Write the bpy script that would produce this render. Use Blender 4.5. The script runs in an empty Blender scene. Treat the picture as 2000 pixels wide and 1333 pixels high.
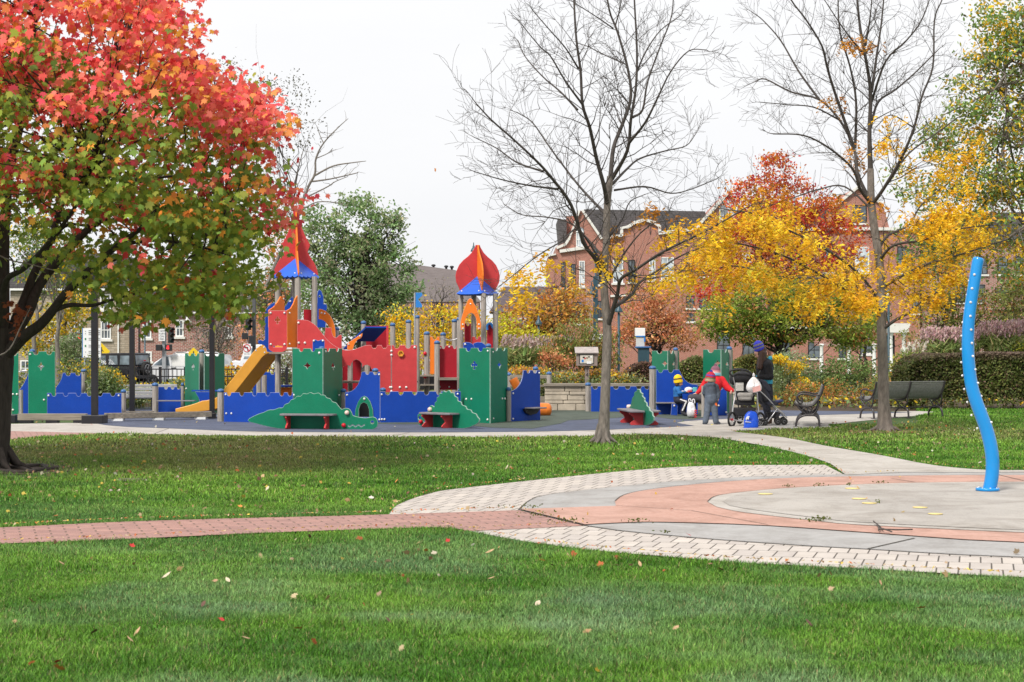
import bpy, math, random
import numpy as np
from mathutils import Vector, Matrix
PI = math.pi
SC = bpy.context.scene
COL = SC.collection
RNG = np.random.default_rng(7)
random.seed(7)
F = 3400.0            # focal length in pixels of a 2000 px wide frame
HY = 684.0            # horizon row
CH = 1.5              # eye height of the photographer, metres

def g(gy): return (gy - HY) / CH                       # pixels per metre where the ground shows at row gy
def P(px, py, S): return ((px - 1000) / S, F / S, CH - (py - HY) / S)
def G(px, gy, z=0.0):
    S = g(gy); return ((px - 1000) / S, F / S, z)

# ------------------------------------------------------------------ materials
_M = {}
def _nt(name):
    m = bpy.data.materials.new(name); m.use_nodes = True
    nt = m.node_tree; b = nt.nodes['Principled BSDF']
    return m, nt, b
def N(nt, t, **k):
    n = nt.nodes.new(t)
    for a, v in k.items():
        if a in n.inputs.keys(): n.inputs[a].default_value = v
        else: setattr(n, a, v)
    return n
def mat(name, col=(.5, .5, .5), rough=.6, metal=0, scale=8, var=.25, bump=.0, bscale=60, spec=.4, stretch=None, col2=None, coat=0, grain=0):
    if name in _M: return _M[name]
    m, nt, b = _nt(name); L = nt.links.new
    tc = N(nt, 'ShaderNodeTexCoord')
    mp = N(nt, 'ShaderNodeMapping'); L(tc.outputs['Object'], mp.inputs[0])
    if stretch: mp.inputs['Scale'].default_value = stretch
    nz = N(nt, 'ShaderNodeTexNoise', Scale=scale, Detail=6.0, Roughness=.65); L(mp.outputs[0], nz.inputs['Vector'])
    cr = N(nt, 'ShaderNodeValToRGB')
    c2 = col2 or tuple(c * (1 - var) for c in col); c1 = tuple(min(1, c * (1 + var * .5)) for c in col)
    cr.color_ramp.elements[0].color = (*c2, 1); cr.color_ramp.elements[1].color = (*c1, 1)
    cr.color_ramp.elements[0].position = .3; cr.color_ramp.elements[1].position = .7
    L(nz.outputs['Fac'], cr.inputs[0]); L(cr.outputs[0], b.inputs['Base Color'])
    if grain:   # fine speckle and faded scuffs
        out = cr.outputs[0]
        for sc, lo, hi, c_ in ((140, .45, .62, grain), (5, .6, .78, grain * .8)):
            ng = N(nt, 'ShaderNodeTexNoise', Scale=sc, Detail=5.0, Roughness=.8); L(mp.outputs[0], ng.inputs['Vector']); mr = N(nt, 'ShaderNodeMapRange'); mr.inputs[1].default_value = lo; mr.inputs[2].default_value = hi; mr.inputs[4].default_value = c_; L(ng.outputs['Fac'], mr.inputs[0])
            mg = N(nt, 'ShaderNodeMix', data_type='RGBA'); L(mr.outputs[0], mg.inputs[0]); L(out, mg.inputs[6]); mg.inputs[7].default_value = (*[.5 * c + .3 for c in col], 1); out = mg.outputs[2]
        L(out, b.inputs['Base Color'])
    b.inputs['Roughness'].default_value = rough; b.inputs['Metallic'].default_value = metal
    b.inputs['Specular IOR Level'].default_value = spec
    b.inputs['Coat Weight'].default_value = coat
    if bump:
        n2 = N(nt, 'ShaderNodeTexNoise', Scale=bscale, Detail=4.0); L(mp.outputs[0], n2.inputs['Vector'])
        bp = N(nt, 'ShaderNodeBump', Strength=bump, Distance=.01); L(n2.outputs['Fac'], bp.inputs['Height']); L(bp.outputs[0], b.inputs['Normal'])
    _M[name] = m; return m
def mat_leaf(name='leaf_foliage', trans=.35, rough=.55):
    if name in _M: return _M[name]
    m, nt, b = _nt(name); L = nt.links.new
    at = N(nt, 'ShaderNodeAttribute', attribute_name='Col')
    L(at.outputs['Color'], b.inputs['Base Color']); b.inputs['Roughness'].default_value = rough
    b.inputs['Specular IOR Level'].default_value = .25
    tr = N(nt, 'ShaderNodeBsdfTranslucent'); L(at.outputs['Color'], tr.inputs['Color'])
    mx = N(nt, 'ShaderNodeMixShader', Fac=trans)
    L(b.outputs[0], mx.inputs[1]); L(tr.outputs[0], mx.inputs[2])
    L(mx.outputs[0], nt.nodes['Material Output'].inputs[0])
    _M[name] = m; return m
def mat_brick(name, c1, c2, mortar, w, h, ms=.012, rot=(0, 0, 0), rough=.85, bump=.4, offset=.5, vertical=False, noise=.5, bias=0.0, weather=None):
    if name in _M: return _M[name]
    m, nt, b = _nt(name); L = nt.links.new
    tc = N(nt, 'ShaderNodeTexCoord'); mp = N(nt, 'ShaderNodeMapping')
    L(tc.outputs['Object'], mp.inputs[0])
    mp.inputs['Rotation'].default_value = (-PI / 2, 0, 0) if vertical else rot
    br = N(nt, 'ShaderNodeTexBrick'); br.offset = offset
    br.inputs['Scale'].default_value = 1; br.inputs['Brick Width'].default_value = w; br.inputs['Row Height'].default_value = h
    br.inputs['Mortar Size'].default_value = ms; br.inputs['Bias'].default_value = bias; br.inputs['Mortar Smooth'].default_value = .2
    br.inputs['Color1'].default_value = (*c1, 1); br.inputs['Color2'].default_value = (*c2, 1); br.inputs['Mortar'].default_value = (*mortar, 1)
    nz = N(nt, 'ShaderNodeTexNoise', Scale=5.0, Detail=8.0, Roughness=.7); L(mp.outputs[0], nz.inputs['Vector'])
    # slightly wobble the joints
    L(mp.outputs[0], br.inputs['Vector'])
    mx = N(nt, 'ShaderNodeMix', data_type='RGBA', blend_type='MULTIPLY')
    mx.inputs[0].default_value = noise
    L(br.outputs['Color'], mx.inputs[6])
    cr = N(nt, 'ShaderNodeValToRGB'); cr.color_ramp.elements[0].position = .3; cr.color_ramp.elements[1].position = .75
    cr.color_ramp.elements[0].color = (.55, .52, .5, 1); cr.color_ramp.elements[1].color = (1, 1, 1, 1)
    L(nz.outputs['Fac'], cr.inputs[0]); L(cr.outputs[0], mx.inputs[7])
    L(mx.outputs[2], b.inputs['Base Color']); b.inputs['Roughness'].default_value = rough
    bp = N(nt, 'ShaderNodeBump', Strength=bump, Distance=.01, invert=True); L(br.outputs['Fac'], bp.inputs['Height']); L(bp.outputs[0], b.inputs['Normal'])
    _M[name] = m; return m
def mat_ground(name, cols, s1=.6, s2=9, speck=None, rough=.9, bump=.3, crack=0.0):
    """three colour ground with large blotches, fine grain and scattered specks"""
    if name in _M: return _M[name]
    m, nt, b = _nt(name); L = nt.links.new
    tc = N(nt, 'ShaderNodeTexCoord')
    n1 = N(nt, 'ShaderNodeTexNoise', Scale=s1, Detail=5.0, Roughness=.6); L(tc.outputs['Object'], n1.inputs['Vector'])
    n2 = N(nt, 'ShaderNodeTexNoise', Scale=s2, Detail=8.0, Roughness=.75); L(tc.outputs['Object'], n2.inputs['Vector'])
    r1 = N(nt, 'ShaderNodeValToRGB'); r1.color_ramp.elements[0].position = .35; r1.color_ramp.elements[1].position = .65
    r1.color_ramp.elements[0].color = (*cols[0], 1); r1.color_ramp.elements[1].color = (*cols[1], 1)
    L(n1.outputs['Fac'], r1.inputs[0])
    r2 = N(nt, 'ShaderNodeValToRGB'); r2.color_ramp.elements[0].position = .42; r2.color_ramp.elements[1].position = .7
    r2.color_ramp.elements[0].color = (0, 0, 0, 1); r2.color_ramp.elements[1].color = (1, 1, 1, 1)
    L(n2.outputs['Fac'], r2.inputs[0])
    mx = N(nt, 'ShaderNodeMix', data_type='RGBA'); L(r2.outputs[0], mx.inputs[0]); L(r1.outputs[0], mx.inputs[6]); mx.inputs[7].default_value = (*cols[2], 1)
    out = mx.outputs[2]
    if speck:
        v = N(nt, 'ShaderNodeTexNoise', Scale=speck[1], Detail=2.0); L(tc.outputs['Object'], v.inputs['Vector'])
        r3 = N(nt, 'ShaderNodeValToRGB'); r3.color_ramp.elements[0].position = speck[2]; r3.color_ramp.elements[1].position = speck[2] + .04
        r3.color_ramp.elements[0].color = (0, 0, 0, 1); r3.color_ramp.elements[1].color = (1, 1, 1, 1)
        L(v.outputs['Fac'], r3.inputs[0])
        m3 = N(nt, 'ShaderNodeMix', data_type='RGBA'); L(r3.outputs[0], m3.inputs[0]); L(out, m3.inputs[6]); m3.inputs[7].default_value = (*speck[0], 1)
        out = m3.outputs[2]
    ns = N(nt, 'ShaderNodeTexNoise', Scale=1.7, Detail=9.0, Roughness=.72, Distortion=.6); L(tc.outputs['Object'], ns.inputs['Vector'])
    rs = N(nt, 'ShaderNodeValToRGB'); rs.color_ramp.elements[0].position = .36; rs.color_ramp.elements[1].position = .56; rs.color_ramp.elements[0].color = (.74, .72, .7, 1); rs.color_ramp.elements[1].color = (1, 1, 1, 1); L(ns.outputs['Fac'], rs.inputs[0])
    mst = N(nt, 'ShaderNodeMix', data_type='RGBA', blend_type='MULTIPLY'); mst.inputs[0].default_value = 1; L(out, mst.inputs[6]); L(rs.outputs[0], mst.inputs[7]); out = mst.outputs[2]
    L(out, b.inputs['Base Color']); b.inputs['Roughness'].default_value = rough; b.inputs['Specular IOR Level'].default_value = .3
    bp = N(nt, 'ShaderNodeBump', Strength=bump, Distance=.01); L(n2.outputs['Fac'], bp.inputs['Height']); L(bp.outputs[0], b.inputs['Normal'])
    _M[name] = m; return m
def mat_glass(name, col, rough=.08):
    if name in _M: return _M[name]
    m, nt, b = _nt(name); L = nt.links.new
    tc = N(nt, 'ShaderNodeTexCoord'); nz = N(nt, 'ShaderNodeTexNoise', Scale=1.3, Detail=3.0); L(tc.outputs['Object'], nz.inputs['Vector'])
    cr = N(nt, 'ShaderNodeValToRGB'); cr.color_ramp.elements[0].color = (*[c * .4 for c in col], 1); cr.color_ramp.elements[1].color = (*[min(1, c * 1.6) for c in col], 1)
    cr.color_ramp.elements[0].position = .35; cr.color_ramp.elements[1].position = .65
    L(nz.outputs['Fac'], cr.inputs[0]); L(cr.outputs[0], b.inputs['Base Color'])
    b.inputs['Roughness'].default_value = rough; b.inputs['Specular IOR Level'].default_value = .8
    _M[name] = m; return m

# ------------------------------------------------------------------ objects
def tag(o, label=None, cat=None, group=None, kind=None):
    if label: o['label'] = label
    if cat: o['category'] = cat
    if group: o['group'] = group
    if kind: o['kind'] = kind
    return o
def thing(name, label, cat, loc=(0, 0, 0), group=None, rotz=0):
    o = bpy.data.objects.new(name, None); COL.objects.link(o)
    o.empty_display_size = .2
    o.location = loc; o.rotation_euler = (0, 0, rotz)
    return tag(o, label, cat, group)
def root_loc(o):
    while o.parent: o = o.parent
    return Vector(o.location) if o.type == 'EMPTY' else Vector((0, 0, 0))
def copy_tree(o, parent=None):
    c = o.copy(); COL.objects.link(c)
    if parent: c.parent = parent
    for ch in list(o.children): copy_tree(ch, c)
    return c

class MB:
    def __init__(s): s.v = []; s.f = []; s.m = []; s.s = []
    def add(s, v, f, m=0, sm=False):
        o = len(s.v); s.v += [tuple(p) for p in v]
        s.f += [tuple(i + o for i in q) for q in f]; s.m += [m] * len(f); s.s += [sm] * len(f); return s
    def box(s, c, d, rz=0, m=0, rot=None):
        x, y, z = [k / 2 for k in d]
        vs = [Vector((a * x, b * y, e * z)) for a in (-1, 1) for b in (-1, 1) for e in (-1, 1)]
        R = rot or Matrix.Rotation(rz, 3, 'Z'); c = Vector(c)
        return s.add([R @ v + c for v in vs], [(0, 1, 3, 2), (4, 6, 7, 5), (0, 4, 5, 1), (2, 3, 7, 6), (0, 2, 6, 4), (1, 5, 7, 3)], m)
    def bx(s, x0, x1, y0, y1, z0, z1, m=0): return s.box(((x0 + x1) / 2, (y0 + y1) / 2, (z0 + z1) / 2), (abs(x1 - x0), abs(y1 - y0), abs(z1 - z0)), 0, m)
    def bar(s, a, b, w, h, m=0):
        a, b = Vector(a), Vector(b); d = b - a; q = d.to_track_quat('X', 'Z').to_matrix()
        return s.box((a + b) / 2, (d.length, w, h), m=m, rot=q)
    def tube(s, path, r, n=8, m=0, cap=True, closed=False, sm=True):
        path = [Vector(p) for p in path]; k = len(path)
        rs = r if hasattr(r, '__len__') else [r] * k
        vs = []; up = None
        for i, p in enumerate(path):
            a = path[(i - 1) % k] if (i or closed) else p; b = path[(i + 1) % k] if (i < k - 1 or closed) else p
            t = (b - a)
            t = t.normalized() if t.length > 1e-9 else Vector((0, 0, 1))
            if up is None: up = t.orthogonal().normalized()
            up = (up - t * up.dot(t)); up = up.normalized() if up.length > 1e-6 else t.orthogonal().normalized()
            w = t.cross(up)
            for j in range(n):
                an = 2 * PI * j / n; vs.append(p + (up * math.cos(an) + w * math.sin(an)) * rs[i])
        fs = []
        for i in range(k if closed else k - 1):
            for j in range(n):
                i2 = (i + 1) % k
                fs.append((i * n + j, i * n + (j + 1) % n, i2 * n + (j + 1) % n, i2 * n + j))
        s.add(vs, fs, m, sm)
        if cap and not closed:
            s.add(vs[:n], [tuple(range(n))[::-1]], m); s.add(vs[-n:], [tuple(range(n))], m)
        return s
    def lathe(s, prof, c=(0, 0, 0), n=16, m=0, sm=True, rot=None, ang=0):
        vs = []; c = Vector(c)
        for r, z in prof:
            for j in range(n):
                a = 2 * PI * j / n + ang; p = Vector((r * math.cos(a), r * math.sin(a), z))
                vs.append((rot @ p if rot else p) + c)
        fs = [(i * n + j, i * n + (j + 1) % n, (i + 1) * n + (j + 1) % n, (i + 1) * n + j) for i in range(len(prof) - 1) for j in range(n)]
        fs += [tuple(range(n))[::-1], tuple(range((len(prof) - 1) * n, len(prof) * n))]
        return s.add(vs, fs, m, sm)
    def ball(s, c, r, n=10, m=0):
        r = r if hasattr(r, '__len__') else (r, r, r); k = n // 2 + 1; vs = []
        for i in range(k + 1):
            a = -PI / 2 + PI * i / k
            for j in range(n):
                b = 2 * PI * j / n
                vs.append((c[0] + r[0] * math.cos(a) * math.cos(b), c[1] + r[1] * math.cos(a) * math.sin(b), c[2] + r[2] * math.sin(a)))
        return s.add(vs, [(i * n + j, i * n + (j + 1) % n, (i + 1) * n + (j + 1) % n, (i + 1) * n + j) for i in range(k) for j in range(n)], m, True)
    def prism(s, poly, off, m=0):
        off = Vector(off); a = [Vector(p) for p in poly]; b = [p + off for p in a]; n = len(a)
        return s.add(a + b, [tuple(range(n)), tuple(range(2 * n - 1, n - 1, -1))] + [(i, i + n, (i + 1) % n + n, (i + 1) % n) for i in range(n)], m)
    def mesh(s, name, off=Vector((0, 0, 0))):
        me = bpy.data.meshes.new(name)
        me.from_pydata([(a[0] - off[0], a[1] - off[1], a[2] - off[2]) for a in s.v], [], s.f)
        me.polygons.foreach_set('material_index', s.m); me.polygons.foreach_set('use_smooth', s.s)
        me.update(); return me
    def build(s, name, mats, parent=None, label=None, cat=None, group=None, kind=None, bevel=0):
        off = root_loc(parent) if parent else Vector((0, 0, 0))
        me = s.mesh(name, off)
        for mm in (mats if isinstance(mats, (list, tuple)) else [mats]): me.materials.append(mm)
        o = bpy.data.objects.new(name, me); COL.objects.link(o)
        if parent: o.parent = parent
        if bevel:
            b = o.modifiers.new('bevel', 'BEVEL'); b.width = bevel; b.segments = 2; b.limit_method = 'ANGLE'
        return tag(o, label, cat, group, kind)

def curve_mesh(loops, thick, bevel):
    cu = bpy.data.curves.new('outline', 'CURVE'); cu.dimensions = '2D'; cu.fill_mode = 'BOTH'
    for lp in loops:
        sp = cu.splines.new('POLY'); sp.points.add(len(lp) - 1)
        for p, q in zip(sp.points, lp): p.co = (q[0], q[1], 0, 1)
        sp.use_cyclic_u = True
    cu.extrude = max(thick / 2 - bevel, .0005); cu.bevel_depth = bevel; cu.bevel_resolution = 1; cu.offset = -bevel
    ob = bpy.data.objects.new('outline', cu); me = bpy.data.meshes.new_from_object(ob)
    v = [tuple(a.co) for a in me.vertices]; f = [tuple(p.vertices) for p in me.polygons]
    bpy.data.objects.remove(ob); bpy.data.curves.remove(cu); bpy.data.meshes.remove(me)
    return v, f
def text_mesh(txt, size, spacing=1.0, align='CENTER'):
    cu = bpy.data.curves.new('text', 'FONT'); cu.body = txt; cu.size = size; cu.align_x = align; cu.align_y = 'CENTER'
    cu.space_line = spacing; cu.extrude = .002
    ob = bpy.data.objects.new('text', cu); me = bpy.data.meshes.new_from_object(ob)
    v = [tuple(a.co) for a in me.vertices]; f = [tuple(p.vertices) for p in me.polygons]
    bpy.data.objects.remove(ob); bpy.data.curves.remove(cu); bpy.data.meshes.remove(me)
    return v, f
def text_on(mb, txt, size, c, ux=(1, 0, 0), m=0, **k):
    v, f = text_mesh(txt, size, **k); ux = Vector(ux).normalized(); up = Vector((0, 0, 1)); n = ux.cross(up); c = Vector(c)
    mb.add([c + ux * a[0] + up * a[1] + n * a[2] for a in v], f, m)

class Plane:
    """vertical plane through two points on the ground"""
    def __init__(s, pxL, SL, pxR, SR):
        s.A = Vector(((pxL - 1000) / SL, F / SL)); B = Vector(((pxR - 1000) / SR, F / SR))
        s.d = (B - s.A); s.len = s.d.length; s.u = s.d / s.len
        s.ux = Vector((s.u.x, s.u.y, 0)); s.n = s.ux.cross(Vector((0, 0, 1)))
    def uv(s, px, py):
        d = Vector(((px - 1000) / F, 1)); u = s.u
        det = -u.x * d.y + d.x * u.y      # A + a u = t d
        a = (s.A.x * d.y - d.x * s.A.y) / det
        t = s.A.y + a * u.y
        return a, CH - (py - HY) * t / F
    def w(s, a, z, o=0): return Vector((s.A.x, s.A.y, 0)) + s.ux * a + Vector((0, 0, z)) + s.n * o
    def p(s, px, py, o=0): return s.w(*s.uv(px, py), o)
    def scale(s, px): 
        a, z = s.uv(px, HY + 100); return 100 / (CH - z)

def smooth_loop(pts, k=4):
    """closed Catmull-Rom through points"""
    out = []; n = len(pts)
    for i in range(n):
        p0, p1, p2, p3 = (np.array(pts[(i + j - 1) % n], float) for j in range(4))
        for t in np.arange(k) / k:
            out.append(tuple(.5 * (2 * p1 + (p2 - p0) * t + (2 * p0 - 5 * p1 + 4 * p2 - p3) * t * t + (3 * p1 - p0 - 3 * p2 + p3) * t ** 3)))
    return out
def spl(pts, k=5):
    """open Catmull-Rom"""
    pts = [np.array(p, float) for p in pts]; e = [2 * pts[0] - pts[1]] + pts + [2 * pts[-1] - pts[-2]]; out = []
    for i in range(len(pts) - 1):
        p0, p1, p2, p3 = e[i:i + 4]
        for t in np.arange(k) / k:
            out.append(tuple(.5 * (2 * p1 + (p2 - p0) * t + (2 * p0 - 5 * p1 + 4 * p2 - p3) * t * t + (3 * p1 - p0 - 3 * p2 + p3) * t ** 3)))
    return out + [tuple(pts[-1])]
def notch(cx, y, w=9, d=6.5):
    return [(cx - .5 * w, y), (cx - .43 * w, y + .5 * d), (cx - .25 * w, y + .9 * d), (cx, y + d), (cx + .25 * w, y + .9 * d), (cx + .43 * w, y + .5 * d), (cx + .5 * w, y)]
def cren(x0, x1, y, ns, w=9, d=6.5):
    out = [(x0, y)]
    for c in ns: out += notch(c, y, w, d)
    return out + [(x1, y)]
def circ(cx, cy, r, n=14, ry=None): return [(cx + r * math.cos(2 * PI * i / n), cy + (ry or r) * math.sin(2 * PI * i / n)) for i in range(n)]
def suit(kind, cx, cy, r, rx=None):
    rx = rx or r
    if kind == 'diamond': p = [(0, -1), (.35, -.35), (1, 0), (.35, .35), (0, 1), (-.35, .35), (-1, 0), (-.35, -.35)]
    elif kind == 'club': p = [(0, -1), (.3, -.85), (.38, -.5), (.2, -.25), (.5, -.42), (.85, -.3), (.95, .05), (.7, .35), (.3, .2), (.15, .3), (.35, 1), (-.35, 1), (-.15, .3), (-.3, .2), (-.7, .35), (-.95, .05), (-.85, -.3), (-.5, -.42), (-.2, -.25), (-.38, -.5), (-.3, -.85)]
    else: p = [(0, -1), (.35, -.45), (.75, -.05), (.7, .3), (.35, .4), (.12, .25), (.3, 1), (-.3, 1), (-.12, .25), (-.35, .4), (-.7, .3), (-.75, -.05), (-.35, -.45)]
    return [(cx + a * rx, cy + b * r) for a, b in p]
def panel(name, out, plane, m, parent, holes=(), thick=.022, bevel=.005, bolts=(), br=2.2, off=0, **kw):
    loops = [[plane.uv(*p) for p in out]] + [[plane.uv(*p) for p in h] for h in holes]
    v, f = curve_mesh(loops, thick, bevel)
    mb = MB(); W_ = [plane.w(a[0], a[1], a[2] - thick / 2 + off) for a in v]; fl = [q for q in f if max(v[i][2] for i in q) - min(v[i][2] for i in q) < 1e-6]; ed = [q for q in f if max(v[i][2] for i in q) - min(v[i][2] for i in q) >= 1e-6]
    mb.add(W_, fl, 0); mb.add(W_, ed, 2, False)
    for b in bolts:
        r = br / plane.scale(b[0]); c = plane.p(b[0], b[1], off)
        mb.ball(c, r, 8, 1)
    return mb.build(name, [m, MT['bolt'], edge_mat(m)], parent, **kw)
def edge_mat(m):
    """routed plastic edges, paler than the face by a sky sheen painted into their colour"""
    c = [n for n in m.node_tree.nodes if n.type == 'VALTORGB'][0].color_ramp.elements[1].color; return mat(m.name + '_routed_sheen', tuple(.64 * c[i] + .26 for i in range(3)), .5, scale=14, var=.25)

# ------------------------------------------------------------------ leaves
SHAPES = {
    'maple': [(0, -.55), (.12, -.3), (.45, -.42), (.4, -.15), (.75, .02), (.55, .15), (.62, .5), (.3, .35), (.22, .55), (0, 1), (-.22, .55), (-.3, .35), (-.62, .5), (-.55, .15), (-.75, .02), (-.4, -.15), (-.45, -.42), (-.12, -.3)],
    'oval': [(0, -.5), (.22, -.2), (.25, .15), (0, .6), (-.25, .15), (-.22, -.2)],
    'leaflet': [(-.14, -.5), (.14, -.5), (.2, .1), (0, .5), (-.2, .1)],
    'quad': [(-.4, -.4), (.35, -.5), (.5, .4), (-.3, .5)],
    'blade': [(-.06, -.5), (.06, -.5), (.02, .5)],
}
def leaf_mesh(name, pos, size, col, shape='oval', up=(0, 0, .6), spread=1.0, parent=None, m=None, rng=RNG, axis=None, **kw):
    pos = np.asarray(pos, float); n = len(pos); sh = np.array(SHAPES[shape]); k = len(sh)
    nr = rng.normal(size=(n, 3)) * spread + np.asarray(up); nr /= np.linalg.norm(nr, axis=1)[:, None] + 1e-9
    a = rng.normal(size=(n, 3)) if axis is None else np.asarray(axis) + rng.normal(size=(n, 3)) * .25
    a -= nr * (a * nr).sum(1)[:, None]; a /= np.linalg.norm(a, axis=1)[:, None] + 1e-9
    b = np.cross(nr, a); size = np.broadcast_to(size, (n,))[:, None, None]
    V = pos[:, None, :] + size * (sh[None, :, 0, None] * b[:, None, :] + sh[None, :, 1, None] * a[:, None, :])
    if shape == 'maple': V += (size * -.22 * (sh[None, :, 0, None] ** 2 + sh[None, :, 1, None] ** 2)) * nr[:, None, :]
    off = root_loc(parent) if parent else Vector((0, 0, 0))
    V = V.reshape(-1, 3) - np.array(off)
    me = bpy.data.meshes.new(name); me.vertices.add(n * k); me.vertices.foreach_set('co', V.ravel())
    me.loops.add(n * k); me.loops.foreach_set('vertex_index', np.arange(n * k, dtype=np.int32))
    me.polygons.add(n); me.polygons.foreach_set('loop_start', np.arange(0, n * k, k, dtype=np.int32))
    me.polygons.foreach_set('loop_total', np.full(n, k, dtype=np.int32))
    me.update(calc_edges=True)
    ca = me.color_attributes.new('Col', 'FLOAT_COLOR', 'POINT')
    c4 = np.ones((n, k, 4), np.float32); c4[:, :, :3] = np.clip(np.asarray(col), 0, 1)[:, None, :]
    ca.data.foreach_set('color', c4.ravel())
    me.materials.append(m or mat_leaf())
    o = bpy.data.objects.new(name, me); COL.objects.link(o)
    if parent: o.parent = parent
    return tag(o, **kw)
def pick(pal, n, rng, jit=.18):
    w = np.array([p[0] for p in pal], float); c = np.array([p[1] for p in pal], float)
    i = rng.choice(len(pal), n, p=w / w.sum())
    return c[i] * (1 + jit * rng.normal(size=(n, 1))) * (1 + .06 * rng.normal(size=(n, 3)))
def blob_points(blobs, S, nclump, per, cr, rng, shell=.45, flat=.6, depth=1.0, pal=None, jit=.15, mixin=.25):
    """leaf positions and colours: clumps spread through ellipsoids given in picture units at scale S"""
    vol = np.array([b[2] * b[3] for b in blobs], float); ids = rng.choice(len(blobs), nclump, p=vol / vol.sum())
    cen = []
    for i in ids:
        b = blobs[i]; d = rng.normal(size=3); d /= np.linalg.norm(d); r = (shell + (1 - shell) * rng.random()) ** (.6)
        d *= r
        c = np.array(P(b[0] + d[0] * b[2], b[1] + d[2] * b[3], S)); c[1] += d[1] * b[2] / S * depth + (b[4] if len(b) > 4 else 0)
        cen.append(c)
    cen = np.array(cen); per = max(1, int(per))
    pos = np.repeat(cen, per, 0) + rng.normal(size=(nclump * per, 3)) * np.array([cr, cr, cr * flat])
    cc = pick(pal, nclump, rng, jit); col = np.repeat(cc, per, 0)
    alt = pick(pal, nclump * per, rng, jit); msk = rng.random(nclump * per) < mixin; col[msk] = alt[msk]
    col *= (1 + .14 * rng.normal(size=(len(col), 1)))
    keep = pos[:, 2] > .03 - .5 * (pos[:, 1] > 50)
    return pos[keep], col[keep], cen
def limb(mb, a, b, r0, r1, rng, k=6, wob=.06, sag=0, n=6, m=0):
    a, b = np.array(a, float), np.array(b, float); L = np.linalg.norm(b - a); pts = []
    for i in range(k + 1):
        t = i / k; p = a + (b - a) * t
        if 0 < i < k: p = p + rng.normal(size=3) * wob * L / k * 1.5
        p[2] -= sag * L * 4 * t * (1 - t)
        pts.append(p)
    mb.tube(pts, [r0 + (r1 - r0) * (i / k) for i in range(k + 1)], n, m); return pts
def tree(name, label, cat, px, S, zb, tr, blobs, nclump, per, cr, size, pal, shape='oval', seed=1, trunk_top=None, bark='bark_dark', nl=14, group=None, flat=.6, up=(0, 0, .6), shell=.45, depth=1.0, spread=1.0, mixin=.25, stems=1, jit=.15):
    rng = np.random.default_rng(seed); X, Y = (px - 1000) / S, F / S
    t = thing(name, label, cat, (X, Y, zb), group)
    pos, col, cen = blob_points(blobs, S, nclump, per, cr, rng, shell, flat, depth, pal, jit, mixin)
    mb = MB(); top = np.array(P(*(trunk_top or (px, blobs[0][1])), S)); top[1] = Y
    base = np.array((X, Y, zb))
    for s in range(stems):
        tp = top + (rng.normal(size=3) * [.6, .6, .3] if stems > 1 else 0)
        tk = limb(mb, base + (rng.normal(size=3) * [.1, .1, 0] if stems > 1 else 0), tp, tr, tr * .35, rng, 8, .08, n=8)
        for c in cen[rng.choice(len(cen), min(nl, len(cen)), replace=False)]:
            q = tk[rng.integers(3, 9)]
            pts = limb(mb, q, c, tr * .3, tr * .05, rng, 6, .15, -.03, 5)
            for _ in range(2):
                e = np.array(pts[rng.integers(2, 5)]); limb(mb, e, e + rng.normal(size=3) * np.linalg.norm(c - q) * .25 + [0, 0, .1], tr * .12, tr * .03, rng, 4, .15, 0, 4)
    mb.build('trunk', MT[bark], t)
    leaf_mesh('crown', pos, size * (.7 + .6 * rng.random(len(pos))), col, shape, up, spread, t, rng=rng)
    return t
def shrub(name, label, blobs, S, nclump, per, cr, size, pal, shape='oval', seed=1, cat='shrub', group=None, flat=.7, up=(0, 0, .5), shell=.5, depth=.8, stem='bark_dark', spread=1.0, mixin=.3, zb=0, axis=None, jit=.15):
    rng = np.random.default_rng(seed + 100); bx = sum(b[0] for b in blobs) / len(blobs); X, Y = (bx - 1000) / S, F / S
    t = thing(name, label, cat, (X, Y, zb), group)
    pos, col, cen = blob_points(blobs, S, nclump, per, cr, rng, shell, flat, depth, pal, jit, mixin)
    mb = MB()
    for c in cen[rng.choice(len(cen), min(18, len(cen)), replace=False)]:
        limb(mb, (X + (c[0] - X) * .35, Y + (c[1] - Y) * .35, zb), c, .02, .006, rng, 4, .1, 0, 4)
    mb.build('stem', MT[stem], t)
    leaf_mesh('foliage', pos, size * (.7 + .6 * rng.random(len(pos))), col, shape, up, spread, t, rng=rng, axis=axis)
    return t
# ------------------------------------------------------------------ palette
MT = {}
MT['bolt'] = mat('bolt_steel', (.75, .74, .72), .35, .2)
MT['green'] = mat('green_panel', (.001, .18, .095), .42, scale=3, var=.12, bump=.06, bscale=300, spec=.2, grain=.07)
MT['blue'] = mat('blue_panel', (.002, .05, .36), .42, scale=3, var=.12, bump=.06, bscale=300, spec=.2, grain=.07)
MT['red'] = mat('red_panel', (.56, .05, .055), .5, scale=4, var=.16, bump=.06, bscale=300, spec=.2, grain=.07)
MT['dred'] = mat('deep_red_panel', (.36, .008, .02), .42, scale=3, var=.14, bump=.06, bscale=300, spec=.2, grain=.07)
MT['orange'] = mat('orange_panel', (.82, .2, .018), .42, scale=3, var=.1, bump=.06, bscale=300, spec=.2, grain=.07)
MT['yellow'] = mat('yellow_plastic', (.72, .34, .045), .35, scale=2.5, var=.12)
MT['lblue'] = mat('light_blue_plastic', (.03, .22, .62), .35, scale=3, var=.1)
MT['roofblue'] = mat('roof_blue', (.02, .12, .62), .3, scale=3, var=.1)
MT['cap'] = mat('blue_cap', (.05, .14, .34), .35, scale=4, var=.1)
MT['poleblue'] = mat('pole_blue_paint', (.006, .245, .62), .28, scale=2, var=.08, coat=.3)
MT['ball'] = mat('red_ball', (.6, .01, .03), .25)
MT['pink'] = mat('pale_knob', (.8, .6, .52), .4)
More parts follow.
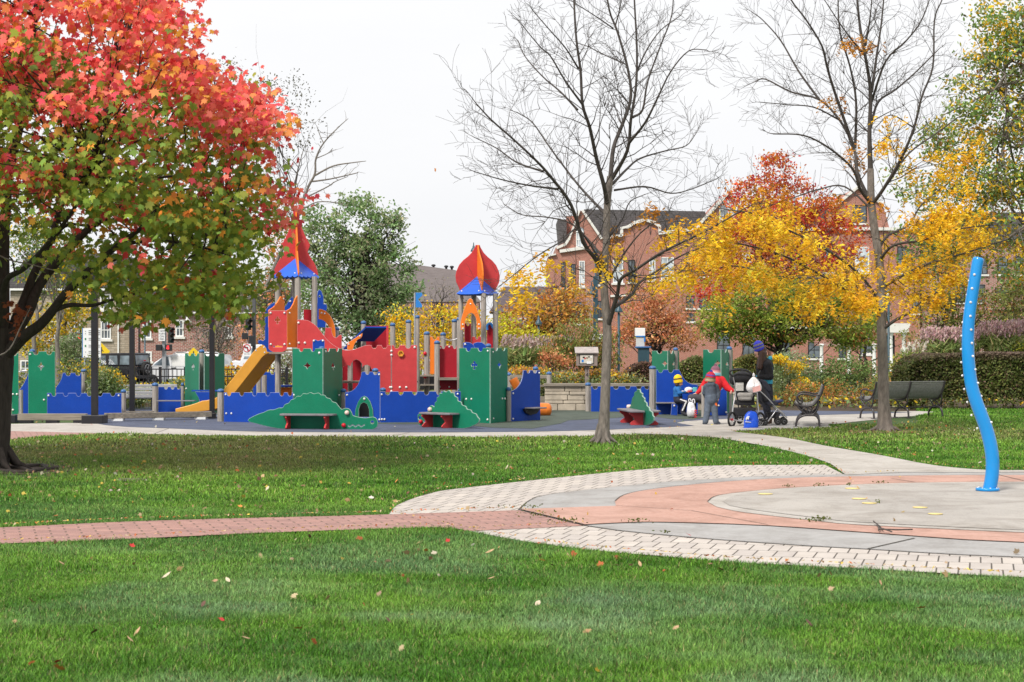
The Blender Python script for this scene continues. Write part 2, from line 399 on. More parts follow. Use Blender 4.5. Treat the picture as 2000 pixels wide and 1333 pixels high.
MT['wood'] = mat('weathered_wood', (.38, .345, .31), .85, scale=5, var=.45, bump=.35, bscale=9, stretch=(6, 6, .5))
MT['woodx'] = mat('weathered_beam', (.27, .235, .19), .85, scale=5, var=.45, bump=.35, bscale=9, stretch=(.4, 6, 6))
MT['plank'] = mat('grey_seat', (.2, .185, .2), .6, scale=6, var=.25)
MT['black'] = mat('black_paint', (.016, .016, .02), .4, scale=6, var=.2)
MT['dark'] = mat('dark_plastic', (.022, .022, .025), .55, var=.3)
MT['iron'] = mat('cast_iron', (.035, .03, .034), .38, scale=12, var=.3, bump=.1, spec=.6)
MT['steel'] = mat('steel', (.5, .5, .52), .35, .8, var=.15)
MT['alu'] = mat('aluminium_slat', (.44, .44, .47), .42, .3, var=.1)
MT['slat'] = mat('bench_slat', (.25, .245, .235), .5, .1, scale=5, var=.3, stretch=(.3, 5, 5))
MT['white'] = mat('white_paint', (.8, .8, .78), .45, var=.06)
MT['carwhite'] = mat('white_car_paint', (.78, .79, .81), .22, var=.04, coat=.6)
MT['cardark'] = mat('dark_grey_car_paint', (.035, .037, .045), .25, var=.1, coat=.6)
MT['softtop'] = mat('dark_hardtop', (.028, .028, .034), .6, var=.2)
MT['tyre'] = mat('tyre_rubber', (.018, .018, .018), .75, var=.3)
MT['glass'] = mat_glass('window_glass', (.1, .12, .14))
MT['carglass'] = mat_glass('car_glass', (.2, .25, .29))
MT['paleglass'] = mat_glass('curtained_glass', (.42, .46, .5), .15)
MT['bark_dark'] = mat('dark_bark', (.05, .04, .034), .9, scale=9, var=.5, bump=.8, bscale=14, stretch=(3, 3, .6))
MT['bark_grey'] = mat('grey_bark', (.22, .19, .165), .88, scale=7, var=.55, bump=.7, bscale=16, stretch=(2.5, 2.5, .8))
MT['bark_twig'] = mat('twig_bark', (.075, .064, .058), .85, scale=7, var=.4)
MT['teal'] = mat('teal_lamp_paint', (.03, .075, .1), .4, var=.2)
MT['greypost'] = mat('grey_steel_post', (.36, .38, .4), .5, var=.15)
MT['brickr'] = mat_brick('red_brick', (.46, .16, .11), (.36, .12, .085), (.5, .36, .3), .23, .075, .01, vertical=True)
MT['brickl'] = mat_brick('old_red_brick', (.38, .115, .08), (.29, .08, .06), (.5, .42, .38), .3, .1, .02, vertical=True)
MT['stonew'] = mat_brick('pale_rubble_cladding', (.5, .43, .34), (.36, .29, .21), (.3, .26, .2), .5, .16, .03, vertical=True)
MT['slate'] = mat_brick('slate_roof', (.13, .12, .125), (.09, .083, .088), (.05, .05, .05), .3, .16, .012, vertical=True)
MT['trim'] = mat('white_stone_trim', (.72, .7, .66), .6, scale=3, var=.1)
MT['concrete'] = mat_ground('pale_concrete', [(.4, .37, .335), (.47, .44, .4), (.52, .49, .45)], .5, 26, speck=((.27, .25, .23), 55, .66))
MT['concgrey'] = mat_ground('grey_concrete', [(.32, .31, .3), (.385, .375, .365), (.42, .41, .4)], .8, 40, speck=((.24, .23, .22), 80, .68))
MT['pad'] = mat_ground('exposed_aggregate', [(.33, .305, .28), (.43, .4, .365), (.48, .45, .41)], .9, 60, speck=((.2, .18, .17), 95, .63))
MT['salmon'] = mat_ground('salmon_concrete', [(.44, .25, .195), (.5, .3, .24), (.54, .35, .29)], .9, 26, speck=((.38, .19, .15), 60, .68))
MT['paver'] = mat_brick('cream_pavers', (.6, .545, .49), (.5, .455, .42), (.1, .085, .07), .145, .36, .006, rot=(0, 0, .263), noise=.55, bump=.6)
MT['redpaver'] = mat_brick('red_brick_pavers', (.5, .28, .235), (.39, .225, .2), (.2, .13, .1), .24, .115, .009, rot=(0, 0, -.3), noise=.6, bump=.6)
MT['rubber'] = mat_ground('blue_rubber_surface', [(.066, .08, .125), (.092, .108, .165), (.125, .14, .2)], .35, 70, speck=((.2, .21, .26), 140, .66), bump=.4)
MT['rubberg'] = mat_ground('green_rubber_surface', [(.055, .075, .062), (.08, .1, .08), (.11, .13, .1)], .35, 70, speck=((.18, .19, .16), 140, .66), bump=.4)
MT['asphalt'] = mat_ground('asphalt', [(.045, .045, .047), (.06, .06, .062), (.075, .075, .075)], .3, 30)
MT['soil'] = mat_ground('mulch', [(.05, .035, .024), (.075, .055, .035), (.1, .07, .045)], 1, 20)
MT['lawn'] = mat_ground('lawn_thatch', [(.04, .085, .018), (.065, .12, .028), (.085, .12, .035)], .5, 18, bump=.5)
MT['yellowdot'] = mat('yellow_ground_paint', (.75, .6, .25), .6, var=.12)
MT['signwhite'] = mat('sign_white', (.78, .79, .8), .45, var=.04)
MT['signyellow'] = mat('sign_yellow', (.78, .55, .02), .45, var=.05)
MT['signred'] = mat('sign_red', (.55, .02, .03), .45, var=.05)
MT['grit'] = mat('joint_grit', (.085, .075, .06), .9, scale=20, var=.4)
MT['ink'] = mat('sign_ink', (.03, .03, .035), .6)
MT['kiosk'] = mat('info_box_plastic', (.27, .215, .19), .6, scale=5, var=.15)
def emis(name, col, st):
    m, nt, b = _nt(name); b.inputs['Base Color'].default_value = (*col, 1); b.inputs['Emission Color'].default_value = (*col, 1); b.inputs['Emission Strength'].default_value = st
    return m
MT['redlamp'] = emis('lit_red_signal', (.8, .03, .04), .8)
# ------------------------------------------------------------------ world, light, camera
w = bpy.data.worlds.new('World'); SC.world = w; w.use_nodes = True
nt = w.node_tree; bg = nt.nodes['Background']
sky = N(nt, 'ShaderNodeTexSky', sky_type='NISHITA', sun_disc=False)
SUN_EL, SUN_AZ = math.radians(48), math.radians(215)     # high, behind the photographer's left shoulder
sky.sun_elevation = SUN_EL; sky.sun_rotation = SUN_AZ; sky.dust_density = 4; sky.air_density = 1.0
hs = N(nt, 'ShaderNodeHueSaturation', Saturation=.12); nt.links.new(sky.outputs[0], hs.inputs['Color'])
mxw = N(nt, 'ShaderNodeMix', data_type='RGBA'); mxw.inputs[0].default_value = .88; nt.links.new(hs.outputs[0], mxw.inputs[6]); tcw = N(nt, 'ShaderNodeTexCoord'); mpw = N(nt, 'ShaderNodeMapping'); mpw.inputs['Scale'].default_value = (1, 1, 3); nzw = N(nt, 'ShaderNodeTexNoise', Scale=2.2, Detail=6.0, Roughness=.55)
nt.links.new(tcw.outputs['Generated'], mpw.inputs[0]); nt.links.new(mpw.outputs[0], nzw.inputs['Vector'])
crw = N(nt, 'ShaderNodeValToRGB'); crw.color_ramp.elements[0].position = .3; crw.color_ramp.elements[1].position = .7; crw.color_ramp.elements[0].color = (.9, .91, .93, 1); crw.color_ramp.elements[1].color = (1, 1, 1, 1)
nt.links.new(nzw.outputs['Fac'], crw.inputs[0])
scw = N(nt, 'ShaderNodeMix', data_type='RGBA', blend_type='MULTIPLY'); scw.inputs[0].default_value = 1; nt.links.new(crw.outputs[0], scw.inputs[6]); scw.inputs[7].default_value = (8.6, 8.6, 8.65, 1); scw.clamp_result = False
nt.links.new(scw.outputs[2], mxw.inputs[7])
nt.links.new(mxw.outputs[2], bg.inputs[0]); bg.inputs[1].default_value = .1
sl = bpy.data.lights.new('sun', 'SUN'); so = bpy.data.objects.new('sun', sl); COL.objects.link(so)
sl.energy = 2.9; sl.angle = math.radians(12); sl.color = (1, .95, .88)
dirn = Vector((math.sin(SUN_AZ) * math.cos(SUN_EL), math.cos(SUN_AZ) * math.cos(SUN_EL), math.sin(SUN_EL)))
so.rotation_euler = dirn.to_track_quat('Z', 'Y').to_euler(); so.location = (-8, -8, 30)
cam = bpy.data.cameras.new('camera'); co = bpy.data.objects.new('camera', cam); COL.objects.link(co); SC.camera = co
co.location = (0, 0, CH); co.rotation_euler = (PI / 2, 0, 0)
cam.sensor_width = 36; cam.lens = F / 2000 * 36; cam.shift_y = (HY - 666.5) / 2000; cam.clip_end = 3000
cam.dof.use_dof = True; cam.dof.focus_distance = 36; cam.dof.aperture_fstop = 10
SC.view_settings.view_transform = 'Standard'; SC.view_settings.look = 'None'; SC.view_settings.exposure = .36; SC.view_settings.gamma = 1
SC.cycles.max_bounces = 6; SC.cycles.diffuse_bounces = 3; SC.cycles.transmission_bounces = 4; SC.cycles.transparent_max_bounces = 4
SC.cycles.use_denoising = True
SC.cycles.sample_clamp_indirect = 4

# ------------------------------------------------------------------ ground
def ground_z(y): return 0.0 if y < 62 else (-.5 if y > 86 else -.5 * (y - 62) / 24)
ys = [-30, 0, 10, 20, 30, 40, 50, 56, 62, 70, 78, 86, 120, 200, 500, 1500]; xs = [-900, -200, -60, -20, 0, 20, 60, 200, 900]
mb = MB(); vs = [(x, y, ground_z(y)) for y in ys for x in xs]; nx = len(xs)
mb.add(vs, [(j * nx + i, j * nx + i + 1, (j + 1) * nx + i + 1, (j + 1) * nx + i) for j in range(len(ys) - 1) for i in range(nx - 1)])
mb.build('ground', MT['lawn'], kind='structure')
def sheet(name, pts, m, z, px=True, **kw):
    mb = MB(); q = [G(a, b, z) for a, b in pts] if px else [(a, b, z) for a, b in pts]
    mb.add(q, [tuple(range(len(q)))]); return mb.build(name, m, kind='structure', **kw)
def ring_pts(R): return [G(*p) for p in R]
# lawn outlines are what the paving leaves over; all outlines below are ground rows of the walks and pads
POLY = {}
POLY['brick_path'] = spl([(-260, 1043), (0, 1034), (210, 1024), (420, 1017), (700, 1010), (1012, 1000)], 4) + [(1140, 1030.5)] + spl([(917, 1041), (854, 1034), (700, 1038), (455, 1047), (245, 1057), (0, 1066), (-280, 1080)], 4)
pav_top = [(761, 1006), (775, 990), (812, 974.5), (857.5, 962), (910, 955), (980, 947), (1120, 932), (1281, 917), (1400, 911.5), (1475, 910.5), (1611, 910)]
pav_bot = [(917, 1041), (1015, 1059), (1155, 1078), (1309, 1091), (1440, 1102), (1720, 1116), (2000, 1131.5), (2400, 1143), (2800, 1136), (3150, 1105), (3350, 1060), (3420, 1010)]
POLY['cream_paving'] = [(917, 1041)] + spl([(761, 1008)] + pav_top, 3) + [(1652, 931), (1700, 990), (2600, 1000)] + spl(pav_bot, 3)[::-1]
POLY['grey_ring'] = spl([(1012, 1000), (1036, 980), (1074.5, 969), (1155, 959), (1295, 945), (1400, 938), (1475, 934), (1650, 929), (1760, 925), (2000, 922), (2600, 928), (3000, 955), (3180, 1005), (3000, 1070)], 3) + spl([(2600, 1103), (2000, 1093), (1695, 1077), (1573, 1070), (1400, 1058), (1225, 1042), (1140, 1030)], 3)
POLY['salmon_ring'] = [(1012, 999.5)] + [(1203, 993)] + spl([(1201, 984), (1218, 972), (1260, 962), (1351, 951), (1475, 941), (1650, 935), (2000, 932), (2500, 938), (2800, 960), (2930, 1000), (2800, 1045)], 3) + spl([(2500, 1072), (2000, 1065), (1720, 1047.5), (1503, 1032), (1300, 1025), (1220, 1026), (1140, 1030)], 3)
POLY['pad_border'] = spl([(1382, 986), (1395, 976), (1430, 969), (1524, 959.5), (1650, 952.5), (1790, 948), (1996, 946), (2200, 948), (2480, 960), (2640, 985), (2640, 1015)], 3) + spl([(2480, 1045), (2200, 1056), (2000, 1047), (1685, 1032), (1590, 1023), (1454, 1007), (1400, 996)], 3)
POLY['splash_pad'] = spl([(1412, 986), (1425, 978), (1450, 971), (1530, 962), (1650, 955), (1790, 950.5), (1996, 948.5), (2200, 951), (2460, 963), (2610, 986), (2610, 1013)], 3) + spl([(2460, 1041), (2200, 1052), (2000, 1043), (1690, 1028), (1600, 1019), (1475, 1003), (1425, 994)], 3)
POLY['walkway'] = spl([(1422, 844.5), (1531, 857), (1615, 874), (1720, 892), (1825, 912), (1923, 921), (2000, 921.5), (2600, 921)], 3) + [(2600, 925), (1760, 926), (1652, 931)] + spl([(1640, 922), (1615, 906), (1545, 885), (1468, 869), (1394, 857), (1300, 851), (1240, 849.5)], 3) + [(1240, 841), (1330, 838)]
POLY['concrete_path'] = [(-400, 826), (22, 829), (205, 826), (330, 836), (560, 843), (800, 844), (1000, 843), (1150, 840), (1250, 836), (1330, 831), (1318, 827), (1362, 820.5), (1500, 813), (1700, 806.5), (1790, 804), (1830, 805), (1800, 812), (1690, 822.5), (1618, 830.5), (1622, 836), (1520, 840), (1422, 845.5), (1380, 851), (1330, 852), (1240, 850), (1150, 853.5), (1000, 855), (780, 855), (560, 853.5), (400, 852), (250, 848.5), (189, 848), (22, 844), (-400, 841)]
POLY['brick_corner'] = [(-400, 840.5), (22, 843.5), (189, 847.5), (189, 849.5), (70, 856), (22, 860), (-400, 873)]
POLY['rubber_surface'] = spl([(120, 812), (208, 832), (330, 838), (450, 843), (560, 845), (800, 846), (1000, 845), (1150, 842), (1250, 838), (1330, 834.5), (1356, 833)], 3) + [(1335, 829.5), (1321, 827), (1332, 824.5), (1362, 822.3), (1500, 815), (1700, 809), (1783, 807), (1700, 804.8), (1500, 802.6), (1300, 802), (1000, 800), (500, 797), (100, 796)]
POLY['green_rubber'] = [(300, 799), (300, 806), (560, 817), (700, 829), (900, 832), (960, 837), (1040, 839), (1095, 829), (1110, 823), (1200, 818), (1260, 813), (1310, 820), (1356, 821), (1400, 812), (1370, 803), (1000, 801)]
sheet('garden_soil', [(-900, 797), (1000, 800), (1300, 802), (1560, 803), (1790, 804), (1835, 803), (2700, 801), (2700, 766), (-900, 766)], MT['soil'], .004)
sheet('concrete_path', POLY['concrete_path'], MT['concrete'], .008)
sheet('brick_path', POLY['brick_path'], MT['redpaver'], .015)
sheet('brick_path', POLY['brick_corner'], MT['redpaver'], .012)
sheet('cream_paving', POLY['cream_paving'], MT['paver'], .012)
sheet('grey_paving', POLY['grey_ring'], MT['concgrey'], .016)
sheet('walkway', POLY['walkway'], MT['concrete'], .020)
sheet('salmon_paving', POLY['salmon_ring'], MT['salmon'], .024)
sheet('pad_border', POLY['pad_border'], MT['concrete'], .028)
sheet('splash_pad', POLY['splash_pad'], MT['pad'], .032)
sheet('rubber_surface', POLY['rubber_surface'], MT['rubber'], .012)
sheet('green_rubber_surface', POLY['green_rubber'], MT['rubberg'], .016)
sheet('bench_footing', spl([(1430, 843), (1500, 842), (1600, 838), (1622, 834), (1600, 830.5), (1520, 828)], 3), MT['concgrey'], .012)
# expansion joints and creases in the paving
mb = MB()
def joint(a, b, z, wd=.012, sag=0):
    p, q = Vector(G(*a, z)), Vector(G(*b, z)); d = (q - p).normalized(); n = Vector((-d.y, d.x, 0)) * wd / 2
    mb.add([p + n, q + n, q - n, p - n], [(0, 1, 2, 3)])
for a, b, z, wd in [((1695, 1077), (1786, 1056), .020, .02), ((1140, 1030), (1012, 999.5), .028, .012), ((1531, 857), (1394, 857), .024, .012), ((1615, 874), (1480, 871), .024, .012), ((1720, 892), (1548, 886), .024, .012), ((1950, 932), (2000, 944), .028, .014), ((1740, 939), (1788, 947), .028, .014), ((1203, 993), (1350, 1003), .028, .01), ((1350, 1003), (1500, 1031), .028, .01), ((760, 855), (800, 846), .012, .012), ((300, 849), (330, 838), .012, .012)]: joint(a, b, z, wd)
for lp, z in ((POLY['grey_ring'][:28], .020), (POLY['grey_ring'][40:60], .020), (POLY['salmon_ring'][2:22], .028), (POLY['pad_border'][:18], .032)):
    for a, b in zip(lp[:-1], lp[1:]): joint(a, b, z, .012)
mb.build('paving_joint', MT['grit'], kind='structure')
for i, (x, y) in enumerate([(1495, 972), (1665, 961), (1678, 981.5), (1698, 990.5), (1797, 999), (1827, 1012)]):
    c = G(x, y, .036); r = 14.5 / g(y)
    mb = MB(); mb.lathe([(r, 0), (r * .98, .004)], c, 24); mb.build('yellow_ground_dot', MT['yellowdot'], kind='structure')
sheet('road', [(-300, 88), (300, 88), (300, 112), (-300, 112)], MT['asphalt'], -.49, False)

def inpoly(x, y, poly):
    c = np.zeros(len(x), bool); n = len(poly)
    for i in range(n):
        x1, y1 = poly[i]; x2, y2 = poly[(i + 1) % n]
        if y1 == y2: continue
        t = ((y1 > y) != (y2 > y)) & (x < (x2 - x1) * (y - y1) / (y2 - y1) + x1); c ^= t
    return c
PAVED = ['brick_path', 'cream_paving', 'grey_ring', 'salmon_ring', 'walkway', 'concrete_path', 'brick_corner', 'rubber_surface', 'pad_border']
def on_lawn(X, Y, pad=0):
    S = F / Y; px = 1000 + X * S; py = HY + CH * S
    ok = np.ones(len(X), bool)
    for k in PAVED: ok &= ~inpoly(px, py, POLY[k])
    return ok, px, py
def fbm(x, y, sc, seed):
    r = np.random.default_rng(seed); v = 0
    for o in range(4):
        for _ in range(3):
            a = r.random() * 2 * PI; k = sc * 2 ** o * (.7 + .6 * r.random()); v = v + np.sin((x * math.cos(a) + y * math.sin(a)) * k + r.random() * 9) / 2 ** o
    return v / 4
def grass(name, y0, y1, dens, hgt, wid, seed, xmin=None, xmax=None):
    r = np.random.default_rng(seed); half = lambda y: y * 1000 / F * 1.3 + .4
    A = (half(y0) + half(y1)) * (y1 - y0); n = int(A * dens)
    u = r.random(n); Y = np.sqrt(y0 * y0 + u * (y1 * y1 - y0 * y0)); X = (r.random(n) * 2 - 1) * half(Y)
    X += .05 * r.normal(size=n); ok, px, py = on_lawn(X, Y)
    # worn soil at the foot of the maple
    bare = np.exp(-(((px - 40) / 120) ** 2 + ((py - 917) / 22) ** 2)) + .8 * np.exp(-(((px - 255) / 40) ** 2 + ((py - 938) / 5) ** 2)) + .7 * np.exp(-(((px - 1190) / 55) ** 2 + ((py - 866) / 6) ** 2)) + .8 * np.exp(-(((px - 1735) / 110) ** 2 + ((py - 843) / 7) ** 2))
    ok &= r.random(n) > bare * 1.1; ok &= (py > 796) & ~((px < 1790) & (py < 830) & (px > 1350)) & ~((px < 1300) & (py < 845))
    X, Y, px, py = X[ok], Y[ok], px[ok], py[ok]; n = len(X)
    h = hgt * (.5 + .8 * r.random(n)) * np.clip(1 + .35 * fbm(X, Y, 1.4, 3) + .45 * fbm(X, Y, 9, 37), .3, 2); a = r.random(n) * 2 * PI; ln = h * (.35 + .8 * r.random(n)); wv = wid * (.7 + .6 * r.random(n))
    dx, dy = np.cos(a), np.sin(a); sx, sy = -dy * wv / 2, dx * wv / 2
    V = np.zeros((n, 5, 3)); z0 = np.zeros(n)
    V[:, 0] = np.c_[X - sx, Y - sy, z0]; V[:, 1] = np.c_[X + sx, Y + sy, z0]
    V[:, 2] = np.c_[X + sx * .8 + dx * ln * .35, Y + sy * .8 + dy * ln * .35, h * .6]; V[:, 3] = np.c_[X - sx * .8 + dx * ln * .35, Y - sy * .8 + dy * ln * .35, h * .6]
    V[:, 4] = np.c_[X + dx * ln, Y + dy * ln, h]
    me = bpy.data.meshes.new(name); me.vertices.add(n * 5); me.vertices.foreach_set('co', V.ravel())
    idx = (np.arange(n) * 5)[:, None] + np.array([0, 1, 2, 3, 3, 2, 4]); me.loops.add(n * 7); me.loops.foreach_set('vertex_index', idx.ravel().astype(np.int32))
    st = (np.arange(n) * 7)[:, None] + np.array([0, 4]); me.polygons.add(n * 2); me.polygons.foreach_set('loop_start', st.ravel().astype(np.int32)); me.polygons.foreach_set('loop_total', np.tile([4, 3], n).astype(np.int32))
    me.update(calc_edges=True)
    t1 = np.clip(.38 + .5 * fbm(X, Y, 1.3, 11) + .5 * fbm(X, Y, 4.5, 13) + .25 * r.normal(size=n), 0, 1)[:, None]; t2 = np.clip(.2 + .9 * fbm(X, Y, .8, 23) + .8 * fbm(X, Y, 2.6, 29), 0, 1)[:, None]
    c = np.array([.055, .175, .012]) * (1 - t1) + np.array([.2, .38, .045]) * t1
    blu = np.array([.22, .33, .19]); k = (t2 * np.clip((14 - Y) / 5, 0, 1)[:, None] + .25 * t2 * np.clip((22 - Y) / 6, 0, 1)[:, None]) * .75; c = c * (1 - k) + blu * k  # bluish sky sheen on the nearer lawn, painted into the blade colour
    # thin, dry grass under the maple and by the far edge
    dry = np.clip(1.9 * np.exp(-(((px - 330) / 420) ** 2 + ((py - 888) / 32) ** 2)) + .6 * np.exp(-(((py - 852) / 14) ** 2)) * (px > 500) + .5 * np.exp(-(((px - 1760) / 200) ** 2 + ((py - 838) / 16) ** 2)), 0, 1) * np.clip(.75 + .6 * fbm(X, Y, 1.6, 31), 0, 1)
    dry = dry[:, None] * .62; c = c * (1 - dry) + np.array([.34, .28, .12]) * dry
    st_ = (r.random(n) < .06 + .12 * dry[:, 0])[:, None]; c = np.where(st_, np.array([.3, .25, .11]) * (.7 + .5 * r.random((n, 1))), c)
    c *= 1.04 * np.clip(1 + .4 * r.normal(size=(n, 1)), .25, 2)
    C = np.ones((n, 5, 4), np.float32); C[:, :, :3] = np.clip(c, .004, 1)[:, None, :]
    me.color_attributes.new('Col', 'FLOAT_COLOR', 'POINT').data.foreach_set('color', C.ravel())
    me.materials.append(mat_leaf('grass_blade', .3, .5)); o = bpy.data.objects.new(name, me); COL.objects.link(o)
    return tag(o, kind='stuff')
grass('lawn_grass', 7.2, 11.5, 13000, .031, .0036, 1)
grass('lawn_grass', 11.5, 17, 7000, .03, .0045, 2)
grass('lawn_grass', 17, 26, 2600, .032, .0075, 3)
grass('lawn_grass', 26, 44, 800, .04, .016, 4)
# ------------------------------------------------------------------ play castle
def wpost(parent, px, pt, S, wpx=11, pb=None, cap=True, lab=None, dy=0):
    X, Y, zt = P(px, pt, S); Y += dy; zb = 0.0 if pb is None else P(px, pb, S)[2]; r = wpx / 2 / S
    mb = MB(); mb.tube([(X, Y, zb), (X, Y, zt)], r, 10, sm=False); o = mb.build('post', MT['wood'], parent)
    if cap:
        m2 = MB(); m2.lathe([(r * 1.07, -.025), (r * 1.08, .01), (r * .92, .03), (r * .45, .046), (.002, .05)], (X, Y, zt), 12)
        m2.build('post_cap', MT['cap'], o)
    return o
def pl(x0, g0, x1, g1): return Plane(x0, g(g0), x1, g(g1))
def board(parent, name, px0, px1, py0, py1, S, d, m, dy=0, bevel=.004):
    a = P(px0, py0, S); b = P(px1, py1, S); mb = MB(); mb.bx(a[0], b[0], a[1] + dy, a[1] + dy + d, b[2], a[2]); return mb.build(name, m, parent, bevel=bevel)
GR, BL, RD, DR, OR = MT['green'], MT['blue'], MT['red'], MT['dred'], MT['orange']
K = thing('play_castle', 'large wooden play castle with red panels, blue walls, two roofed towers and a yellow slide', 'play castle', G(740, 822))
# front blue walls and green corner towers
A = pl(430, 825, 575, 828)
panel('wall_panel', [(437, 828), (437, 767)] + cren(438, 572, 767, [447, 472, 497, 523, 550, 566], 9, 7) + [(574, 828)], A, BL, K, bolts=[(442, 808), (452, 808), (441, 771)])
wpost(K, 431, 764, g(824.5), 12.5)
A = pl(571, 824.5, 631, 828)
panel('tower_panel', [(571, 826), (571, 681)] + cren(571.5, 630, 681, [588, 611], 9, 6.5) + [(630.5, 828)], A, GR, K, [suit('diamond', 600, 714.5, 7)], bolts=[(574, 772.5), (624, 690)], br=3)
A = pl(631, 828, 669, 823)
panel('tower_panel', [(631.5, 828), (631.5, 681)] + cren(631.6, 668.5, 681, [641.5, 659], 6, 6.5) + [(669, 826)], A, GR, K, [suit('spade', 651, 715, 8, 4.5)], bolts=[(635.5, 687), (662, 772.5)], br=2.4)
wpost(K, 628, 681, g(822), 11)
board(K, 'inner_panel', 578, 664, 690, 764, g(819.5), .02, RD)
A = pl(674, 826, 742, 827)
panel('gate_panel', [(674, 826), (674, 766)] + spl([(681, 766), (690, 762), (698, 753), (703, 741), (706, 729)], 3) + [(707.5, 726.5)] + notch(717.5, 726.5, 8, 5.5) + notch(733, 726.5, 9, 6) + [(742, 726.5), (742, 827)], A, BL, K,
      [[(701, 815), (701, 800)] + [(711.5 - 10.5 * math.cos(t), 797 - 10.5 * math.sin(t)) for t in np.linspace(.1, PI - .1, 9)] + [(722, 800), (722, 815)]], bolts=[(678, 772), (740.5, 732), (741, 820), (678, 820)])
a = [(693.6, 816), (695, 800), (700, 785), (706, 776.5), (712, 773.6), (718, 776.5), (724, 785), (729, 800), (730, 816)]
panel('arch_frame', a + [(722, 816), (721.5, 800), (718, 790), (711.5, 786), (705, 790), (701.5, 800), (701, 816)], A, GR, K, off=.024, bolts=[(712.6, 779.5)], br=2.8)
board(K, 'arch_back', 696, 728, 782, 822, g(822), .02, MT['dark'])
wpost(K, 671, 764, g(824), 11)
wpost(K, 733, 724, g(824), 12)
A = pl(742, 827, 902, 826)
panel('wall_panel', [(742.5, 827)] + cren(742.5, 900, 765, [757, 783, 810, 833, 857, 884], 10, 7) + [(900.5, 826.5)], A, BL, K, bolts=[(745.5, 771), (746, 819.5), (894, 770), (751, 819.5)])
wpost(K, 748, 762, g(824), 11)
wpost(K, 900, 762.5, g(823.5), 10)
A = pl(896.5, 825, 957.3, 829)
panel('tower_panel', [(896.5, 826), (896.5, 680)] + cren(897, 957, 680, [914.5, 938], 10, 7) + [(957.2, 829)], A, GR, K, [suit('club', 926, 713.5, 8, 6.5)], bolts=[(953, 686), (911, 780), (921, 780), (952.5, 820)], br=2.4)
A = pl(957.5, 829, 992, 824.5)
panel('tower_panel', [(957.8, 829), (957.8, 680)] + cren(958, 991.5, 680, [969, 983.5], 7, 6) + [(992, 825.5)], A, GR, K, [suit('diamond', 976, 713, 8, 4)], bolts=[(962.5, 688), (980.5, 779), (986, 779), (963.5, 818)], br=2.2)
wpost(K, 954, 676, g(823), 10)
board(K, 'inner_panel', 905, 986, 690, 762, g(820), .02, BL)
A = pl(998, 825, 1056, 822)
panel('wall_panel', [(998.5, 825), (998.5, 764)] + spl([(1002, 763), (1010, 758), (1017, 748), (1021, 736), (1022.5, 724)], 3) + [(1024, 723.5)] + notch(1032, 723.5, 7, 6) + notch(1045, 723.5, 8, 6) + [(1055, 723.5), (1055.5, 822.5)], A, BL, K, bolts=[(1002, 769), (1002, 818.5), (1053, 729)])
sh = MB(); c = A.p(1036, 797); sh.box(c + A.n * .14, (.42, .28, .03), math.atan2(A.u.y, A.u.x)); shf = sh.build('side_shelf', MT['plank'], K, bevel=.01)
sh = MB(); sh.prism([A.p(1020, 799), A.p(1051, 799), A.p(1044, 808), A.p(1032, 811), A.p(1024, 807)], A.n * .06); sh.build('shelf_bracket', MT['dark'], shf)
wpost(K, 993.5, 761, g(825), 9)
wpost(K, 1046, 720.5, g(819.5), 10)
# the long red bridge wall
A = pl(580, 820, 765, 820)
top = [(580.5, 625), (591, 625), (603, 627), (616.5, 636), (626, 647), (636, 660.5), (648, 672), (659.5, 679), (673, 684), (689, 683.5), (702, 679), (714, 675), (724, 674.5)]
panel('bridge_panel', [(580.5, 724)] + spl(top, 3) + notch(731, 674.5, 11, 6.5) + notch(751, 674.5, 11, 6.5) + [(763.5, 674.5), (763.8, 683)] + circ(765.5, 688, 3.5, 8)[2:6][::-1][::-1] + [(763.8, 694), (763.8, 767), (727, 767), (727, 724), (723, 716), (717, 713), (711, 714.5), (707.5, 719), (707, 711), (702, 705), (696, 702.5), (690, 705), (686, 711), (685, 716), (680, 714), (674, 714.5), (669, 718), (668.5, 767), (640, 767), (640, 724)], A, RD, K, bolts=[(583, 631), (583.5, 670), (595.5, 670), (762, 757)], br=2.6)
A2 = pl(765, 820, 815, 820)
panel('bridge_panel', [(765, 767), (765, 674.5)] + cren(765.3, 814.5, 674.5, [775, 797], 11, 6.5) + [(814.5, 766)], A2, RD, K, bolts=[(764.6, 686), (764.6, 694), (810, 679), (764.6, 757), (781, 757), (793.5, 757), (764.6, 765)], br=2.6)
mb = MB(); c = A2.p(783, 691); R90 = Matrix.Rotation(PI / 2, 3, 'X')
mb.lathe([(.065, 0), (.07, .05), (.05, .05), (.045, .01)], c, 6, rot=R90, sm=False); mb.build('hex_knob', MT['yellow'], K)
# dark back panels seen in the cut-outs, rear wall and rear posts
board(K, 'inner_panel', 660, 736, 690, 768, g(812), .02, DR)
for x in (684, 717, 742): wpost(K, x, 690, g(815), 10, cap=False)
board(K, 'inner_panel', 593, 610, 605, 680, g(814), .02, DR)
A3 = pl(622, 816, 668, 816)
panel('rail_panel', [(622, 690), (622, 655), (634, 655), (635.5, 640.5), (647, 640.5)] + [(648, 650), (651, 657.5), (656, 660.5), (661, 657), (662, 654.5)] + [(667.5, 654.5), (667.5, 690)], A3, RD, K)
A3 = pl(608, 821.5, 635, 821.5)
panel('rail_sign', [(610.5, 690), (610.5, 666), (613, 663.5), (617, 664), (621, 666), (627, 664), (631, 663.5), (634, 666), (634, 690)], A3, BL, K, bolts=[(613, 666), (630.5, 666)])
